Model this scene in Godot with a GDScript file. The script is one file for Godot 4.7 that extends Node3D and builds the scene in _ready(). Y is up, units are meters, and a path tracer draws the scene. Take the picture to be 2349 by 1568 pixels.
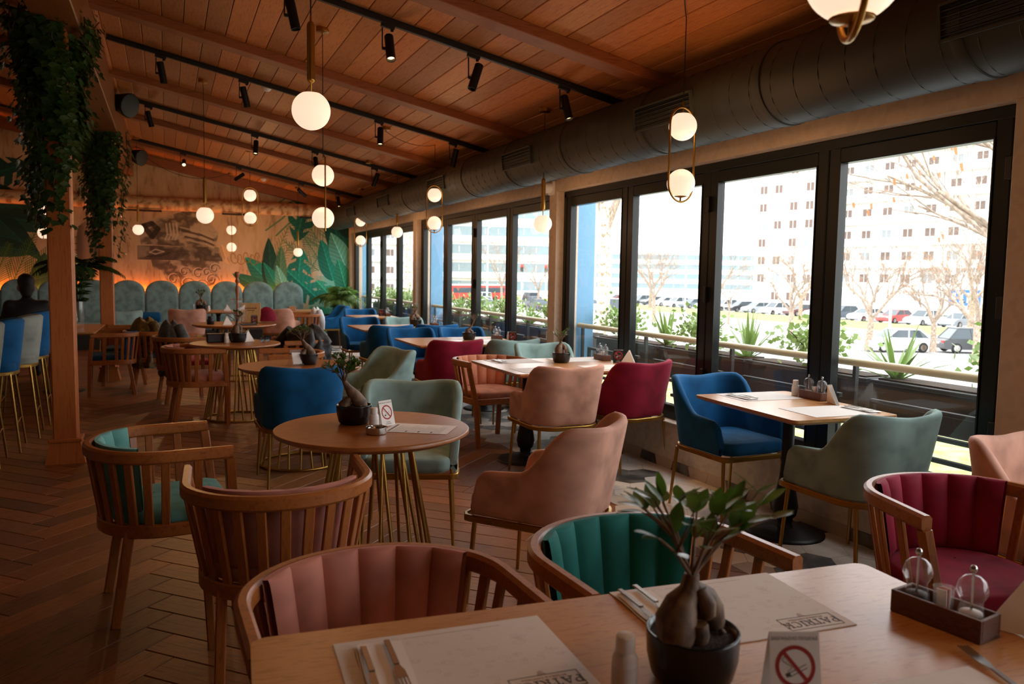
extends Node3D
# A restaurant beside a row of folding windows: x runs towards the windows, -z to the mural wall, y up, metres.
const WX := 3.531        # inner face of the window wall
const BZ := -16.92       # face of the mural wall
const CA := 3.568        # ceiling: y = CA - 0.2 x
const TAN := 0.2
const STREET := -2.8     # street level outside, below the restaurant floor

func ceil_y(x: float) -> float:
	return CA - TAN * x

func _ready() -> void:
	rng.seed = 7
	# ---- camera
	var cam := Camera3D.new()
	cam.name = "camera"
	add_child(cam)
	var at := CameraAttributesPhysical.new()
	at.frustum_focal_length = 28.02
	at.frustum_near = 0.05
	at.frustum_far = 2000.0
	at.exposure_aperture = 4.5
	at.frustum_focus_distance = 3.6
	cam.attributes = at
	cam.transform = Transform3D(Basis(Vector3(0.918295, 0.016388, 0.395557), Vector3(0.017725, 0.996439, -0.082431), Vector3(-0.395499, 0.082707, 0.914735)), Vector3(0, 1.463, 0))
	cam.current = true
	# ---- overcast sky
	var env := Environment.new()
	env.background_mode = Environment.BG_SKY
	var sm := ProceduralSkyMaterial.new()
	sm.sky_top_color = Color(0.97, 0.985, 1.0)
	sm.sky_horizon_color = Color(1.0, 1.0, 1.0)
	sm.ground_bottom_color = Color(0.55, 0.55, 0.53)
	sm.ground_horizon_color = Color(0.75, 0.75, 0.74)
	sm.sky_energy_multiplier = 1.0
	sm.ground_energy_multiplier = 1.0
	var sky := Sky.new()
	sky.sky_material = sm
	env.sky = sky
	env.background_energy_multiplier = 4.5
	env.tonemap_mode = Environment.TONE_MAPPER_LINEAR
	env.tonemap_exposure = 1.25
	env.sdfgi_enabled = true
	env.ssao_enabled = true
	env.ssil_enabled = true
	var we := WorldEnvironment.new()
	we.name = "world_environment"
	we.environment = env
	add_child(we)
	# ---- the place
	materials()
	shell()
	windows()
	ceiling_parts()
	back_wall()
	outside()
	furniture()
	lamps()
	table_items()
	plants()
	people_and_coats()
# ---------------------------------------------------------------- mesh builder
class MB:
	var v := PackedVector3Array()
	var n := PackedVector3Array()
	var uv := PackedVector2Array()
	var ix := PackedInt32Array()
	func tri(a: Vector3, b: Vector3, c: Vector3) -> void:
		var nn := (b - a).cross(c - a).normalized()
		var k := v.size()
		for p in [a, b, c]:
			v.append(p); n.append(nn); uv.append(Vector2(p.x + p.z, p.y))
		ix.append_array([k, k + 2, k + 1])
	func quad(a: Vector3, b: Vector3, c: Vector3, d: Vector3) -> void:
		var nn := (c - a).cross(d - b).normalized()
		var k := v.size()
		for p in [a, b, c, d]:
			v.append(p); n.append(nn)
		uv.append_array([Vector2(0, 1), Vector2(1, 1), Vector2(1, 0), Vector2(0, 0)])
		ix.append_array([k, k + 2, k + 1, k, k + 3, k + 2])
	func grid(rows: Array, close_u := false, close_v := false) -> void:
		var R: int = rows.size()
		var W: int = rows[0].size()
		var k := v.size()
		var nn := PackedVector3Array()
		nn.resize(R * W)
		for r in rows:
			v.append_array(r)
		var idx := PackedInt32Array()
		for i in (R if close_v else R - 1):
			var i2 := (i + 1) % R
			for j in (W if close_u else W - 1):
				var j2 := (j + 1) % W
				var a := i * W + j
				var b := i * W + j2
				var c := i2 * W + j2
				var d := i2 * W + j
				var f: Vector3 = (v[k + c] - v[k + a]).cross(v[k + d] - v[k + b])
				nn[a] += f; nn[b] += f; nn[c] += f; nn[d] += f
				idx.append_array([k + a, k + c, k + b, k + a, k + d, k + c])
		for i in R * W:
			n.append(nn[i].normalized() if nn[i].length_squared() > 1e-20 else Vector3.UP)
			uv.append(Vector2(float(i % W) / maxf(1, W - 1), float(i / W) / maxf(1, R - 1)))
		ix.append_array(idx)
	func fan(pts: PackedVector3Array) -> void:
		var c := Vector3.ZERO
		for p in pts:
			c += p
		c /= pts.size()
		for i in pts.size():
			tri(c, pts[i], pts[(i + 1) % pts.size()])
	func box(s: Vector3, x := Transform3D.IDENTITY, bev := 0.0) -> void:
		var h := s * 0.5
		if bev <= 0.0:
			var P := []
			for i in 8:
				P.append(x * Vector3(h.x if i & 1 else -h.x, h.y if i & 2 else -h.y, h.z if i & 4 else -h.z))
			for f in [[0, 2, 3, 1], [4, 5, 7, 6], [0, 4, 6, 2], [1, 3, 7, 5], [0, 1, 5, 4], [2, 6, 7, 3]]:
				quad(P[f[0]], P[f[1]], P[f[2]], P[f[3]])
			return
		var b := minf(bev, minf(h.x, minf(h.y, h.z)) * 0.98)
		var Q := {}
		for sx in [-1, 1]:
			for sy in [-1, 1]:
				for sz in [-1, 1]:
					Q[[sx, sy, sz, 0]] = x * Vector3(sx * h.x, sy * (h.y - b), sz * (h.z - b))
					Q[[sx, sy, sz, 1]] = x * Vector3(sx * (h.x - b), sy * h.y, sz * (h.z - b))
					Q[[sx, sy, sz, 2]] = x * Vector3(sx * (h.x - b), sy * (h.y - b), sz * h.z)
		var out := func(a, bb, c, d, o: Vector3):
			if (c - a).cross(d - bb).dot(o) < 0.0:
				quad(a, d, c, bb)
			else:
				quad(a, bb, c, d)
		for s1 in [-1, 1]:
			out.call(Q[[s1, -1, -1, 0]], Q[[s1, -1, 1, 0]], Q[[s1, 1, 1, 0]], Q[[s1, 1, -1, 0]], x.basis * Vector3(s1, 0, 0))
			out.call(Q[[-1, s1, -1, 1]], Q[[-1, s1, 1, 1]], Q[[1, s1, 1, 1]], Q[[1, s1, -1, 1]], x.basis * Vector3(0, s1, 0))
			out.call(Q[[-1, -1, s1, 2]], Q[[-1, 1, s1, 2]], Q[[1, 1, s1, 2]], Q[[1, -1, s1, 2]], x.basis * Vector3(0, 0, s1))
			for s2 in [-1, 1]:
				out.call(Q[[s1, s2, -1, 0]], Q[[s1, s2, 1, 0]], Q[[s1, s2, 1, 1]], Q[[s1, s2, -1, 1]], x.basis * Vector3(s1, s2, 0))
				out.call(Q[[s1, -1, s2, 0]], Q[[s1, 1, s2, 0]], Q[[s1, 1, s2, 2]], Q[[s1, -1, s2, 2]], x.basis * Vector3(s1, 0, s2))
				out.call(Q[[-1, s1, s2, 1]], Q[[1, s1, s2, 1]], Q[[1, s1, s2, 2]], Q[[-1, s1, s2, 2]], x.basis * Vector3(0, s1, s2))
				for s3 in [-1, 1]:
					var a: Vector3 = Q[[s1, s2, s3, 0]]
					var bb: Vector3 = Q[[s1, s2, s3, 1]]
					var c: Vector3 = Q[[s1, s2, s3, 2]]
					if (bb - a).cross(c - a).dot(x.basis * Vector3(s1, s2, s3)) < 0.0:
						tri(a, c, bb)
					else:
						tri(a, bb, c)
	# profile of (radius, y); a repeated point makes a crease
	func lathe(prof: Array, segs := 24, x := Transform3D.IDENTITY) -> void:
		var run := []
		for i in prof.size() + 1:
			if i == prof.size() or (i > 0 and prof[i] == prof[i - 1]):
				if run.size() > 1:
					grid(run, true)
				run = []
				if i == prof.size():
					break
			var ring := PackedVector3Array()
			for j in segs:
				var a := -TAU * j / segs
				ring.append(x * Vector3(prof[i].x * cos(a), prof[i].y, prof[i].x * sin(a)))
			run.append(ring)
	func ball(c: Vector3, r: float, segs := 16, squash := 1.0) -> void:
		var p := []
		var m := maxi(4, segs / 2)
		for i in m + 1:
			var a := -PI / 2 + PI * i / m
			p.append(Vector2(maxf(1e-5, r * cos(a)), r * squash * sin(a)))
		lathe(p, segs, Transform3D(Basis(), c))
	func tube(pts, rad, segs := 8, caps := true, closed := false) -> void:
		var N: int = pts.size()
		var up := Vector3.UP
		var t0: Vector3 = (pts[1] - pts[0]).normalized()
		if absf(t0.dot(up)) > 0.9:
			up = Vector3.RIGHT
		var side := t0.cross(up).normalized()
		var rows := []
		for i in N:
			var t: Vector3
			if closed:
				t = (pts[(i + 1) % N] - pts[(i - 1 + N) % N]).normalized()
			else:
				t = (pts[mini(i + 1, N - 1)] - pts[maxi(i - 1, 0)]).normalized()
			side = (side - t * side.dot(t)).normalized()
			var nu := side.cross(t)
			var r: float = rad[i] if rad is Array or rad is PackedFloat32Array else rad
			var ring := PackedVector3Array()
			for j in segs:
				var a := TAU * j / segs
				ring.append(pts[i] + (side * cos(a) + nu * sin(a)) * r)
			rows.append(ring)
		grid(rows, true, closed)
		if caps and not closed:
			var e: PackedVector3Array = rows[N - 1]
			fan(e)
			var s: PackedVector3Array = rows[0].duplicate()
			s.reverse()
			fan(s)
	# sweep a convex section (x across, y along "up") along a path; every section edge is a strip of its own
	func sweep(pts, sec: PackedVector2Array, up := Vector3.UP, closed := false, caps := true, smooth := false) -> void:
		var N: int = pts.size()
		var rings := []
		for i in N:
			var t: Vector3
			if closed:
				t = (pts[(i + 1) % N] - pts[(i - 1 + N) % N]).normalized()
			else:
				t = (pts[mini(i + 1, N - 1)] - pts[maxi(i - 1, 0)]).normalized()
			var side := t.cross(up).normalized()
			var u2 := side.cross(t).normalized()
			var ring := PackedVector3Array()
			for q in sec:
				ring.append(pts[i] + side * q.x + u2 * q.y)
			rings.append(ring)
		if smooth:
			grid(rings, true, closed)
		else:
			for k in sec.size():
				var k2 := (k + 1) % sec.size()
				var rows := []
				for r in rings:
					rows.append(PackedVector3Array([r[k], r[k2]]))
				grid(rows, false, closed)
		if caps and not closed:
			fan(rings[N - 1])
			var s: PackedVector3Array = rings[0].duplicate()
			s.reverse()
			fan(s)
	# extrude a polygon (x, y) to +-depth/2 along z
	func extrude(poly: PackedVector2Array, depth: float, x := Transform3D.IDENTITY, smooth_side := false) -> void:
		var p := poly
		if Geometry2D.is_polygon_clockwise(p):
			p = p.duplicate()
			p.reverse()
		var t := Geometry2D.triangulate_polygon(p)
		var h := depth * 0.5
		for i in range(0, t.size(), 3):
			var a := p[t[i]]
			var b := p[t[i + 1]]
			var c := p[t[i + 2]]
			if (b - a).cross(c - a) < 0:
				var m := b; b = c; c = m
			tri(x * Vector3(a.x, a.y, h), x * Vector3(b.x, b.y, h), x * Vector3(c.x, c.y, h))
			tri(x * Vector3(a.x, a.y, -h), x * Vector3(c.x, c.y, -h), x * Vector3(b.x, b.y, -h))
		if smooth_side:
			var r0 := PackedVector3Array()
			var r1 := PackedVector3Array()
			for q in p:
				r0.append(x * Vector3(q.x, q.y, -h)); r1.append(x * Vector3(q.x, q.y, h))
			grid([r0, r1], true)
		else:
			for i in p.size():
				var a := p[i]
				var b := p[(i + 1) % p.size()]
				quad(x * Vector3(a.x, a.y, -h), x * Vector3(b.x, b.y, -h), x * Vector3(b.x, b.y, h), x * Vector3(a.x, a.y, h))
	func add(o: MB, x := Transform3D.IDENTITY) -> void:
		var k := v.size()
		for i in o.v.size():
			v.append(x * o.v[i]); n.append((x.basis * o.n[i]).normalized())
		uv.append_array(o.uv)
		for i in o.ix:
			ix.append(k + i)
	func mesh() -> ArrayMesh:
		var A := []
		A.resize(Mesh.ARRAY_MAX)
		A[Mesh.ARRAY_VERTEX] = v; A[Mesh.ARRAY_NORMAL] = n; A[Mesh.ARRAY_TEX_UV] = uv; A[Mesh.ARRAY_INDEX] = ix
		var m := ArrayMesh.new()
		m.add_surface_from_arrays(Mesh.PRIMITIVE_TRIANGLES, A)
		return m

func T(x := 0.0, y := 0.0, z := 0.0, ry := 0.0, rx := 0.0, rz := 0.0) -> Transform3D:
	return Transform3D(Basis.from_euler(Vector3(rx, ry, rz)), Vector3(x, y, z))
func V(x, y, z) -> Vector3:
	return Vector3(x, y, z)
func rect(w: float, h: float, bev := 0.0) -> PackedVector2Array:
	var a := w / 2
	var b := h / 2
	if bev <= 0:
		return PackedVector2Array([Vector2(-a, -b), Vector2(a, -b), Vector2(a, b), Vector2(-a, b)])
	return PackedVector2Array([Vector2(-a + bev, -b), Vector2(a - bev, -b), Vector2(a, -b + bev), Vector2(a, b - bev), Vector2(a - bev, b), Vector2(-a + bev, b), Vector2(-a, b - bev), Vector2(-a, -b + bev)])

# ---------------------------------------------------------------- nodes
var taken := {}
var M := {}
var rng := RandomNumberGenerator.new()
func numbered(called: String) -> String:
	var k: int = taken.get(called, 0)
	taken[called] = k + 1
	return called if k == 0 else "%s_%03d" % [called, k]
func meta(o, label, category, group = ""):
	o.set_meta("label", label); o.set_meta("category", category)
	if group: o.set_meta("group", group)
	return o
func thing(called, label, category, at := Vector3.ZERO, turn := 0.0, group = ""):
	var o := Node3D.new()
	o.name = numbered(called)
	add_child(o)
	o.position = at
	o.rotation.y = turn
	return meta(o, label, category, group)
func part(parent, called, mb, m, label = ""):
	var o := MeshInstance3D.new()
	o.name = called
	o.mesh = mb.mesh() if mb is MB else mb
	o.material_override = m
	o.cast_shadow = GeometryInstance3D.SHADOW_CASTING_SETTING_ON
	parent.add_child(o, true)
	if label: o.set_meta("label", label)
	return o
func solo(called, label, category, mb, m, at := Vector3.ZERO, turn := 0.0, group = ""):
	var o = part(self, numbered(called), mb, m)
	o.position = at
	o.rotation.y = turn
	return meta(o, label, category, group)
func struct(called, mb, m, label = ""):
	var o = part(self, numbered(called), mb, m)
	o.set_meta("kind", "structure")
	if label: o.set_meta("label", label)
	return o
func copy(o, at: Vector3, turn: float, label := "", group := ""):
	var c = o.duplicate()
	var nm: String = o.name
	if nm.length() > 4 and nm[nm.length() - 4] == "_" and nm.right(3).is_valid_int():
		nm = nm.left(nm.length() - 4)
	c.name = numbered(nm)
	add_child(c)
	c.position = at
	c.rotation = Vector3(0, turn, 0)
	if label: c.set_meta("label", label)
	if group: c.set_meta("group", group)
	return c
# a turn about y that makes local +z point along (x, z)
func face(x: float, z: float) -> float:
	return atan2(x, z)

# ---------------------------------------------------------------- materials
func noise_tex(freq: float, size := 512, colors = null, offs = null, kind := FastNoiseLite.TYPE_SIMPLEX_SMOOTH, oct := 4, sd := 1, normal := false):
	var f := FastNoiseLite.new()
	f.noise_type = kind
	f.frequency = freq
	f.fractal_octaves = oct
	f.seed = sd
	var t := NoiseTexture2D.new()
	t.width = size; t.height = size
	t.seamless = true
	t.noise = f
	if normal:
		t.as_normal_map = true
		t.bump_strength = 4.0
	if colors:
		var g := Gradient.new()
		g.offsets = PackedFloat32Array(offs)
		g.colors = PackedColorArray(colors)
		t.color_ramp = g
	return t
func flat(c: Color, rough := 0.6, metal := 0.0) -> StandardMaterial3D:
	var m := StandardMaterial3D.new()
	m.albedo_color = c
	m.roughness = rough
	m.metallic = metal
	return m
func tri_mat(tex, scale: Vector3, rough := 0.6, world := false, tint := Color.WHITE) -> StandardMaterial3D:
	var m := StandardMaterial3D.new()
	m.albedo_texture = tex
	m.albedo_color = tint
	m.uv1_triplanar = true
	m.uv1_world_triplanar = world
	m.uv1_scale = scale
	m.roughness = rough
	return m
func hexc(s: String) -> Color:
	return Color.html(s)
func velvet(c: Color) -> StandardMaterial3D:
	# crushed pile: soft blotches a little lighter and darker than the dye
	var m := tri_mat(M.pile_tex, Vector3(0.9, 0.9, 0.9), 0.75, false, c)
	m.rim_enabled = true
	m.rim = 0.55
	m.rim_tint = 0.6
	m.metallic_specular = 0.3
	return m
func wood_tex(sd: int, a: String, b: String, c: String, freq := 0.012):
	var f := FastNoiseLite.new()
	f.noise_type = FastNoiseLite.TYPE_SIMPLEX_SMOOTH
	f.frequency = freq
	f.fractal_octaves = 5
	f.fractal_gain = 0.6
	f.seed = sd
	f.domain_warp_enabled = true
	f.domain_warp_amplitude = 18.0
	f.domain_warp_frequency = 0.008
	var t := NoiseTexture2D.new()
	t.width = 512; t.height = 512
	t.seamless = true
	t.noise = f
	var g := Gradient.new()
	g.offsets = PackedFloat32Array([0.0, 0.3, 0.45, 0.52, 0.62, 0.72, 1.0])
	g.colors = PackedColorArray([hexc(a), hexc(b), hexc(c), hexc(b), hexc(c), hexc(a), hexc(b)])
	t.color_ramp = g
	return t
func materials() -> void:
	M.signal_red = flat(Color(1, 0.25, 0.2), 0.4)
	M.signal_red.emission_enabled = true
	M.signal_red.emission = Color(1.0, 0.15, 0.1)
	M.signal_red.emission_energy_multiplier = 0.82
	M.pile_tex = noise_tex(0.012, 512, [Color(0.8, 0.8, 0.8), Color(0.93, 0.93, 0.93), Color(1, 1, 1)], [0.15, 0.5, 0.8], FastNoiseLite.TYPE_SIMPLEX_SMOOTH, 3, 4)
	var ceil_a = wood_tex(11, "a8683a", "b8763f", "c98a52", 0.01)
	var chair_w = wood_tex(12, "8a4d20", "9c5a28", "a86631", 0.012)
	var table_w = wood_tex(13, "a9713c", "ba8149", "c28c55", 0.014)
	var floor_w = wood_tex(14, "744522", "875229", "986134", 0.012)
	var post_w = wood_tex(15, "a85a28", "b5672f", "bd7238", 0.01)
	M.board = []
	for t in [Color(1, 1, 1), Color(0.9, 0.88, 0.86), Color(1.0, 0.94, 0.88), Color(0.84, 0.83, 0.82)]:
		var m = tri_mat(ceil_a, Vector3(7, 7, 0.55), 0.5, true, t)
		m.metallic_specular = 0.4
		M.board.append(m)
	M.beam = tri_mat(wood_tex(16, "7c4522", "8c5029", "985a30", 0.01), Vector3(0.5, 8, 8), 0.5, true)
	M.post = tri_mat(post_w, Vector3(9, 0.5, 9), 0.4, true)
	M.girder = tri_mat(wood_tex(17, "6a3a1a", "7a4520", "86502a", 0.01), Vector3(8, 8, 0.4), 0.4, true)
	M.chair_wood = tri_mat(chair_w, Vector3(3.0, 3.0, 3.0), 0.34)
	M.chair_wood_v = tri_mat(chair_w, Vector3(9, 1.2, 9), 0.34)
	M.table_wood = tri_mat(table_w, Vector3(1.2, 4, 6.5), 0.3)
	M.table_wood.metallic_specular = 0.55
	var gr := FastNoiseLite.new()
	gr.frequency = 0.06; gr.seed = 31; gr.fractal_octaves = 3
	var gt := NoiseTexture2D.new()
	gt.width = 512; gt.height = 512; gt.seamless = true; gt.noise = gr
	M.table_round = tri_mat(wood_tex(18, "8e531f", "9b5c25", "a4652d", 0.008), Vector3(1.3, 4, 4.5), 0.33)
	M.table_edge = tri_mat(chair_w, Vector3(2, 2, 2), 0.5, false, Color(0.72, 0.66, 0.62))
	M.plank = []
	for t in [Color(1, 1, 1), Color(0.86, 0.85, 0.84), Color(1.08, 1.04, 1.0), Color(0.94, 0.9, 0.86), Color(0.8, 0.79, 0.78)]:
		var m = tri_mat(floor_w, Vector3(0.7, 6, 7), 0.42, false, t)
		M.plank.append(m)
	M.grout = flat(hexc("5a4433"), 0.9)
	M.grout_tile = flat(hexc("b5aea4"), 0.9)
	var tw = noise_tex(0.008, 256, [hexc("d2c9bd"), hexc("e2dbd0"), hexc("d8cfc3")], [0.2, 0.5, 0.8], FastNoiseLite.TYPE_SIMPLEX_SMOOTH, 4, 21)
	var td = noise_tex(0.01, 256, [hexc("3c3a37"), hexc("5e5b55"), hexc("7d786e")], [0.25, 0.5, 0.8], FastNoiseLite.TYPE_SIMPLEX_SMOOTH, 4, 22)
	M.tile_white = tri_mat(tw, Vector3(1.1, 1.1, 1.1), 0.4, true)
	M.tile_dark = tri_mat(td, Vector3(1.6, 1.6, 1.6), 0.4, true)
	M.tile_warm = tri_mat(tw, Vector3(1.1, 1.1, 1.1), 0.4, true, hexc("e6d8c8"))
	var pl = noise_tex(0.02, 512, [hexc("cdb9a3"), hexc("d8c5b0"), hexc("d2bea8")], [0.2, 0.5, 0.8], FastNoiseLite.TYPE_SIMPLEX_SMOOTH, 5, 23)
	M.plaster = tri_mat(pl, Vector3(0.7, 0.7, 0.7), 0.85, true)
	M.sill_panel = tri_mat(noise_tex(0.015, 512, [hexc("c6b7a4"), hexc("d8cab8"), hexc("cdbda9")], [0.2, 0.5, 0.8], FastNoiseLite.TYPE_SIMPLEX_SMOOTH, 5, 24), Vector3(0.8, 0.8, 0.8), 0.6, true)
	M.frame = flat(hexc("141a1a"), 0.35)
	M.frame.metallic_specular = 0.4
	M.rubber = flat(hexc("08090a"), 0.7)
	M.glass = flat(Color(1, 1, 1, 0.03), 0.0)
	M.glass.transparency = BaseMaterial3D.TRANSPARENCY_ALPHA
	M.black = flat(hexc("101112"), 0.45)
	M.black_metal = flat(hexc("121415"), 0.42, 0.3)
	M.dark_paint = flat(hexc("262a28"), 0.55)
	M.duct = flat(hexc("34362f"), 0.55, 0.25)
	M.brass = flat(hexc("b5873f"), 0.28, 1.0)
	M.gold = flat(hexc("b08a45"), 0.34, 1.0)
	M.steel = flat(hexc("b9b6b1"), 0.22, 1.0)
	M.chrome = flat(hexc("c8c8c8"), 0.08, 1.0)
	M.white_plastic = flat(hexc("e8e2dc"), 0.5)
	M.paper = flat(hexc("e9e4de"), 0.8)
	M.paper_mat = flat(hexc("ddd6ce"), 0.75)
	M.napkin = flat(hexc("ece6de"), 0.9)
	M.ink = flat(hexc("4c4a49"), 0.8)
	M.ink_soft = flat(hexc("b9aca2"), 0.8)
	M.red_ink = flat(hexc("a3241c"), 0.7)
	M.pot = flat(hexc("101011"), 0.25)
	M.soil = tri_mat(noise_tex(0.08, 256, [hexc("1a120b"), hexc("38281a"), hexc("5a4228")], [0.3, 0.55, 0.8], FastNoiseLite.TYPE_SIMPLEX, 4, 25), Vector3(6, 6, 6), 0.95)
	M.bark = tri_mat(noise_tex(0.03, 256, [hexc("4a3626"), hexc("6e523a"), hexc("80634a")], [0.3, 0.5, 0.75], FastNoiseLite.TYPE_SIMPLEX_SMOOTH, 5, 26), Vector3(5, 2.5, 5), 0.6)
	M.leaf = flat(hexc("2f4a26"), 0.3)
	M.leaf2 = flat(hexc("3d5a2a"), 0.35)
	M.leaf_lit = flat(hexc("7d9a4a"), 0.4)
	for k in ["leaf", "leaf2", "leaf_lit"]:
		M[k].backlight_enabled = true
		M[k].backlight = Color(0.25, 0.35, 0.1)
	M.ivy = flat(hexc("2c4a24"), 0.4)
	M.ivy.backlight_enabled = true
	M.ivy.backlight = Color(0.15, 0.25, 0.08)
	M.vine = flat(hexc("4a3a22"), 0.8)
	M.palm = flat(hexc("5f7d3c"), 0.45)
	M.palm.backlight_enabled = true
	M.palm.backlight = Color(0.3, 0.4, 0.15)
	M.blue = velvet(hexc("0f5c92"))
	M.mint = velvet(hexc("93b0aa"))
	M.peach = velvet(hexc("d9a38b"))
	M.red = velvet(hexc("8f1530"))
	M.teal = velvet(hexc("1f7068"))
	M.pink = velvet(hexc("c98472"))
	M.salmon = velvet(hexc("d48a68"))
	M.aqua = velvet(hexc("6fb5b0"))
	M.bench = velvet(hexc("7fa0a0"))
	M.greyvel = velvet(hexc("9aa39a"))
	M.dark_cloth = velvet(hexc("2b5f8c"))
	M.globe = flat(Color(1.0, 0.93, 0.86), 0.4)
	M.globe.emission_enabled = true
	M.globe.emission = Color(1.0, 0.86, 0.74)
	M.globe.emission_energy_multiplier = 0.82
	M.spot_glow = flat(Color(1, 0.95, 0.88), 0.4)
	M.spot_glow.emission_enabled = true
	M.spot_glow.emission = Color(1.0, 0.83, 0.6)
	M.spot_glow.emission_energy_multiplier = 3.0
	M.led = flat(Color(1, 0.6, 0.3), 0.5)
	M.led.emission_enabled = true
	M.led.emission = Color(1.0, 0.5, 0.2)
	M.led.emission_energy_multiplier = 2.0
func clip_poly(p: PackedVector2Array, x0: float, x1: float, z0: float, z1: float) -> PackedVector2Array:
	var r := Geometry2D.intersect_polygons(p, PackedVector2Array([Vector2(x0, z0), Vector2(x1, z0), Vector2(x1, z1), Vector2(x0, z1)]))
	return r[0] if r.size() > 0 else PackedVector2Array()

func shell() -> void:
	# ---- floor slab with its pieces
	var mb := MB.new()
	mb.box(Vector3(10.0, 0.3, 21.5), T(-1.2, -0.158, -6.9))
	var fl = struct("floor", mb, M.grout, "brown wooden herringbone floor with a strip of hexagon tiles along the windows")
	# herringbone planks 0.9 x 0.15, laid at 45 degrees
	var L := 0.9
	var W := 0.15
	var planks := []
	for i in range(-95, 8):
		for j in range(-6, 6):
			for kind in 2:
				# blocks step by W along the diagonal, columns by L
				var c := Vector2(i * W + j * (L), i * W - j * (L))
				var ctr := c + (Vector2(L / 2, W / 2) if kind == 0 else Vector2(W / 2 + L, -L / 2 + W) * 1.0 - Vector2(W, 0) * 0.0)
				if kind == 1:
					ctr = c + Vector2(L + W / 2, W - L / 2)
				var w := ctr.rotated(PI / 4)
				if w.x < -4.6 or w.x > 2.95 or w.y > -0.6 or w.y < -17.4:
					continue
				planks.append([w, kind])
	planks.sort_custom(func(a, b): return a[0].length() < b[0].length())
	var pm := MB.new()
	pm.box(Vector3(L - 0.004, 0.012, W - 0.004), Transform3D.IDENTITY, 0.0025)
	var pmesh := pm.mesh()
	var far := []
	for k in M.plank.size():
		far.append(MB.new())
	# those nearest the eye and in view are pieces of their own, the rest one mesh for each tone
	var count := 0
	for p in planks:
		var w: Vector2 = p[0]
		var turn: float = -PI / 4 + (0.0 if p[1] == 0 else PI / 2)
		var tone: int = int(abs(hash(Vector2i(int(w.x * 31.0), int(w.y * 57.0))))) % M.plank.size()
		var x := T(w.x, -0.006, w.y, turn)
		var seen: bool = w.y < -2.2 and w.x > -0.16 * -w.y - 1.0 and w.x < 2.95
		if seen and count < 300:
			count += 1
			var o = part(fl, "plank", pmesh, M.plank[tone])
			o.transform = x
		else:
			far[tone].box(Vector3(L - 0.004, 0.012, W - 0.004), x)
	for k in far.size():
		if far[k].v.size():
			var o = part(fl, "far_planks", far[k], M.plank[k])
			o.set_meta("kind", "stuff")
	# hexagon tiles in four columns beside the wall, corners pointing along x
	var Rh := 0.13
	var hx := PackedVector2Array()
	for k in 6:
		hx.append(Vector2(Rh * 0.985, 0).rotated(k * PI / 3))
	var hm := MB.new()
	hm.extrude(hx, 0.012, Transform3D(Basis(Vector3.RIGHT, -PI / 2), Vector3.ZERO))
	var hmesh := hm.mesh()
	var bed := MB.new()
	bed.box(Vector3(0.98, 0.012, 19.0), T(3.13, -0.0055, -7.4))
	part(fl, "tile_bed", bed, M.grout_tile)
	var zp := Rh * sqrt(3.0)
	count = 0
	var restw := MB.new()
	var restd := MB.new()
	for r in range(0, 76):
		for c in 5:
			var x := WX - 0.07 - c * 1.5 * Rh
			var z := -2.2 - r * zp - (zp * 0.5 if c % 2 else 0.0) + 0.9
			if z < BZ + 0.1:
				continue
			if c == 4 and rng.randf() < 0.45:
				continue
			var dark := rng.randf() < 0.3
			if c == 4: dark = rng.randf() < 0.4
			var tile_x := Transform3D(Basis(), Vector3(x, -0.004, z))
			if count < 300:
				count += 1
				var o = part(fl, "tile", hmesh, M.tile_dark if dark else M.tile_white)
				o.transform = tile_x
			else:
				(restd if dark else restw).add(hm, tile_x)
	for q in [[restw, M.tile_white], [restd, M.tile_dark]]:
		if q[0].v.size():
			var o = part(fl, "far_tiles", q[0], q[1])
			o.set_meta("kind", "stuff")
	# ---- window wall: sill wall, lintel, pillars
	var OP := [[-2.32, 2.31], [-7.118, -2.483], [-11.96, -7.279], [-16.76, -12.12]]
	mb = MB.new()
	mb.box(Vector3(0.25, 0.52, 20.5), T(WX + 0.125, 0.354 - 0.26, -6.8))
	var wl = struct("wall_right", mb, M.sill_panel, "plastered wall with four wide window openings")
	var lint := MB.new()
	lint.box(Vector3(0.25, 1.0, 20.5), T(WX + 0.125, 2.294 + 0.5, -6.8))
	part(wl, "lintel", lint, M.plaster)
	for z in [[2.31, 3.45], [-2.483, -2.32], [-7.279, -7.118], [-12.12, -11.96], [-17.05, -16.76]]:
		var p := MB.new()
		p.box(Vector3(0.25, 1.942, z[1] - z[0]), T(WX + 0.125, 1.324, (z[0] + z[1]) / 2), 0.004)
		part(wl, "pillar", p, M.plaster)
	var cap := MB.new()
	cap.box(Vector3(0.13, 0.012, 20.0), T(WX + 0.05, 0.358, -6.8), 0.003)
	part(wl, "sill_cap", cap, M.sill_panel)
	# skirting of cut hexagons up the wall, every piece its own
	var z := -1.0
	var k := 0
	while z > BZ + 0.3:
		var up := k % 2 == 0
		var wd := 0.19
		var a := 0.055
		var q := PackedVector2Array([Vector2(-wd / 2 - (a if up else 0.0) / 2, 0), Vector2(wd / 2 + (a if up else 0.0) / 2, 0), Vector2(wd / 2 + (0.0 if up else a) / 2, 0.076), Vector2(-wd / 2 - (0.0 if up else a) / 2, 0.076)])
		for e in 4:
			q[e].x *= 0.985
		var t := MB.new()
		t.extrude(q, 0.012, Transform3D(Basis(Vector3.UP, -PI / 2), Vector3(WX - 0.006, 0, z)))
		var dark := (k * 7) % 5 < 2
		part(wl, "skirting_tile", t, M.tile_dark if dark else M.tile_warm)
		z -= wd + a / 2
		k += 1
	# ---- other walls, closing the room
	mb = MB.new()
	mb.box(Vector3(0.25, 5.6, 21.0), T(-6.1, 2.4, -7.0))
	struct("wall_left", mb, M.plaster)
	mb = MB.new()
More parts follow.
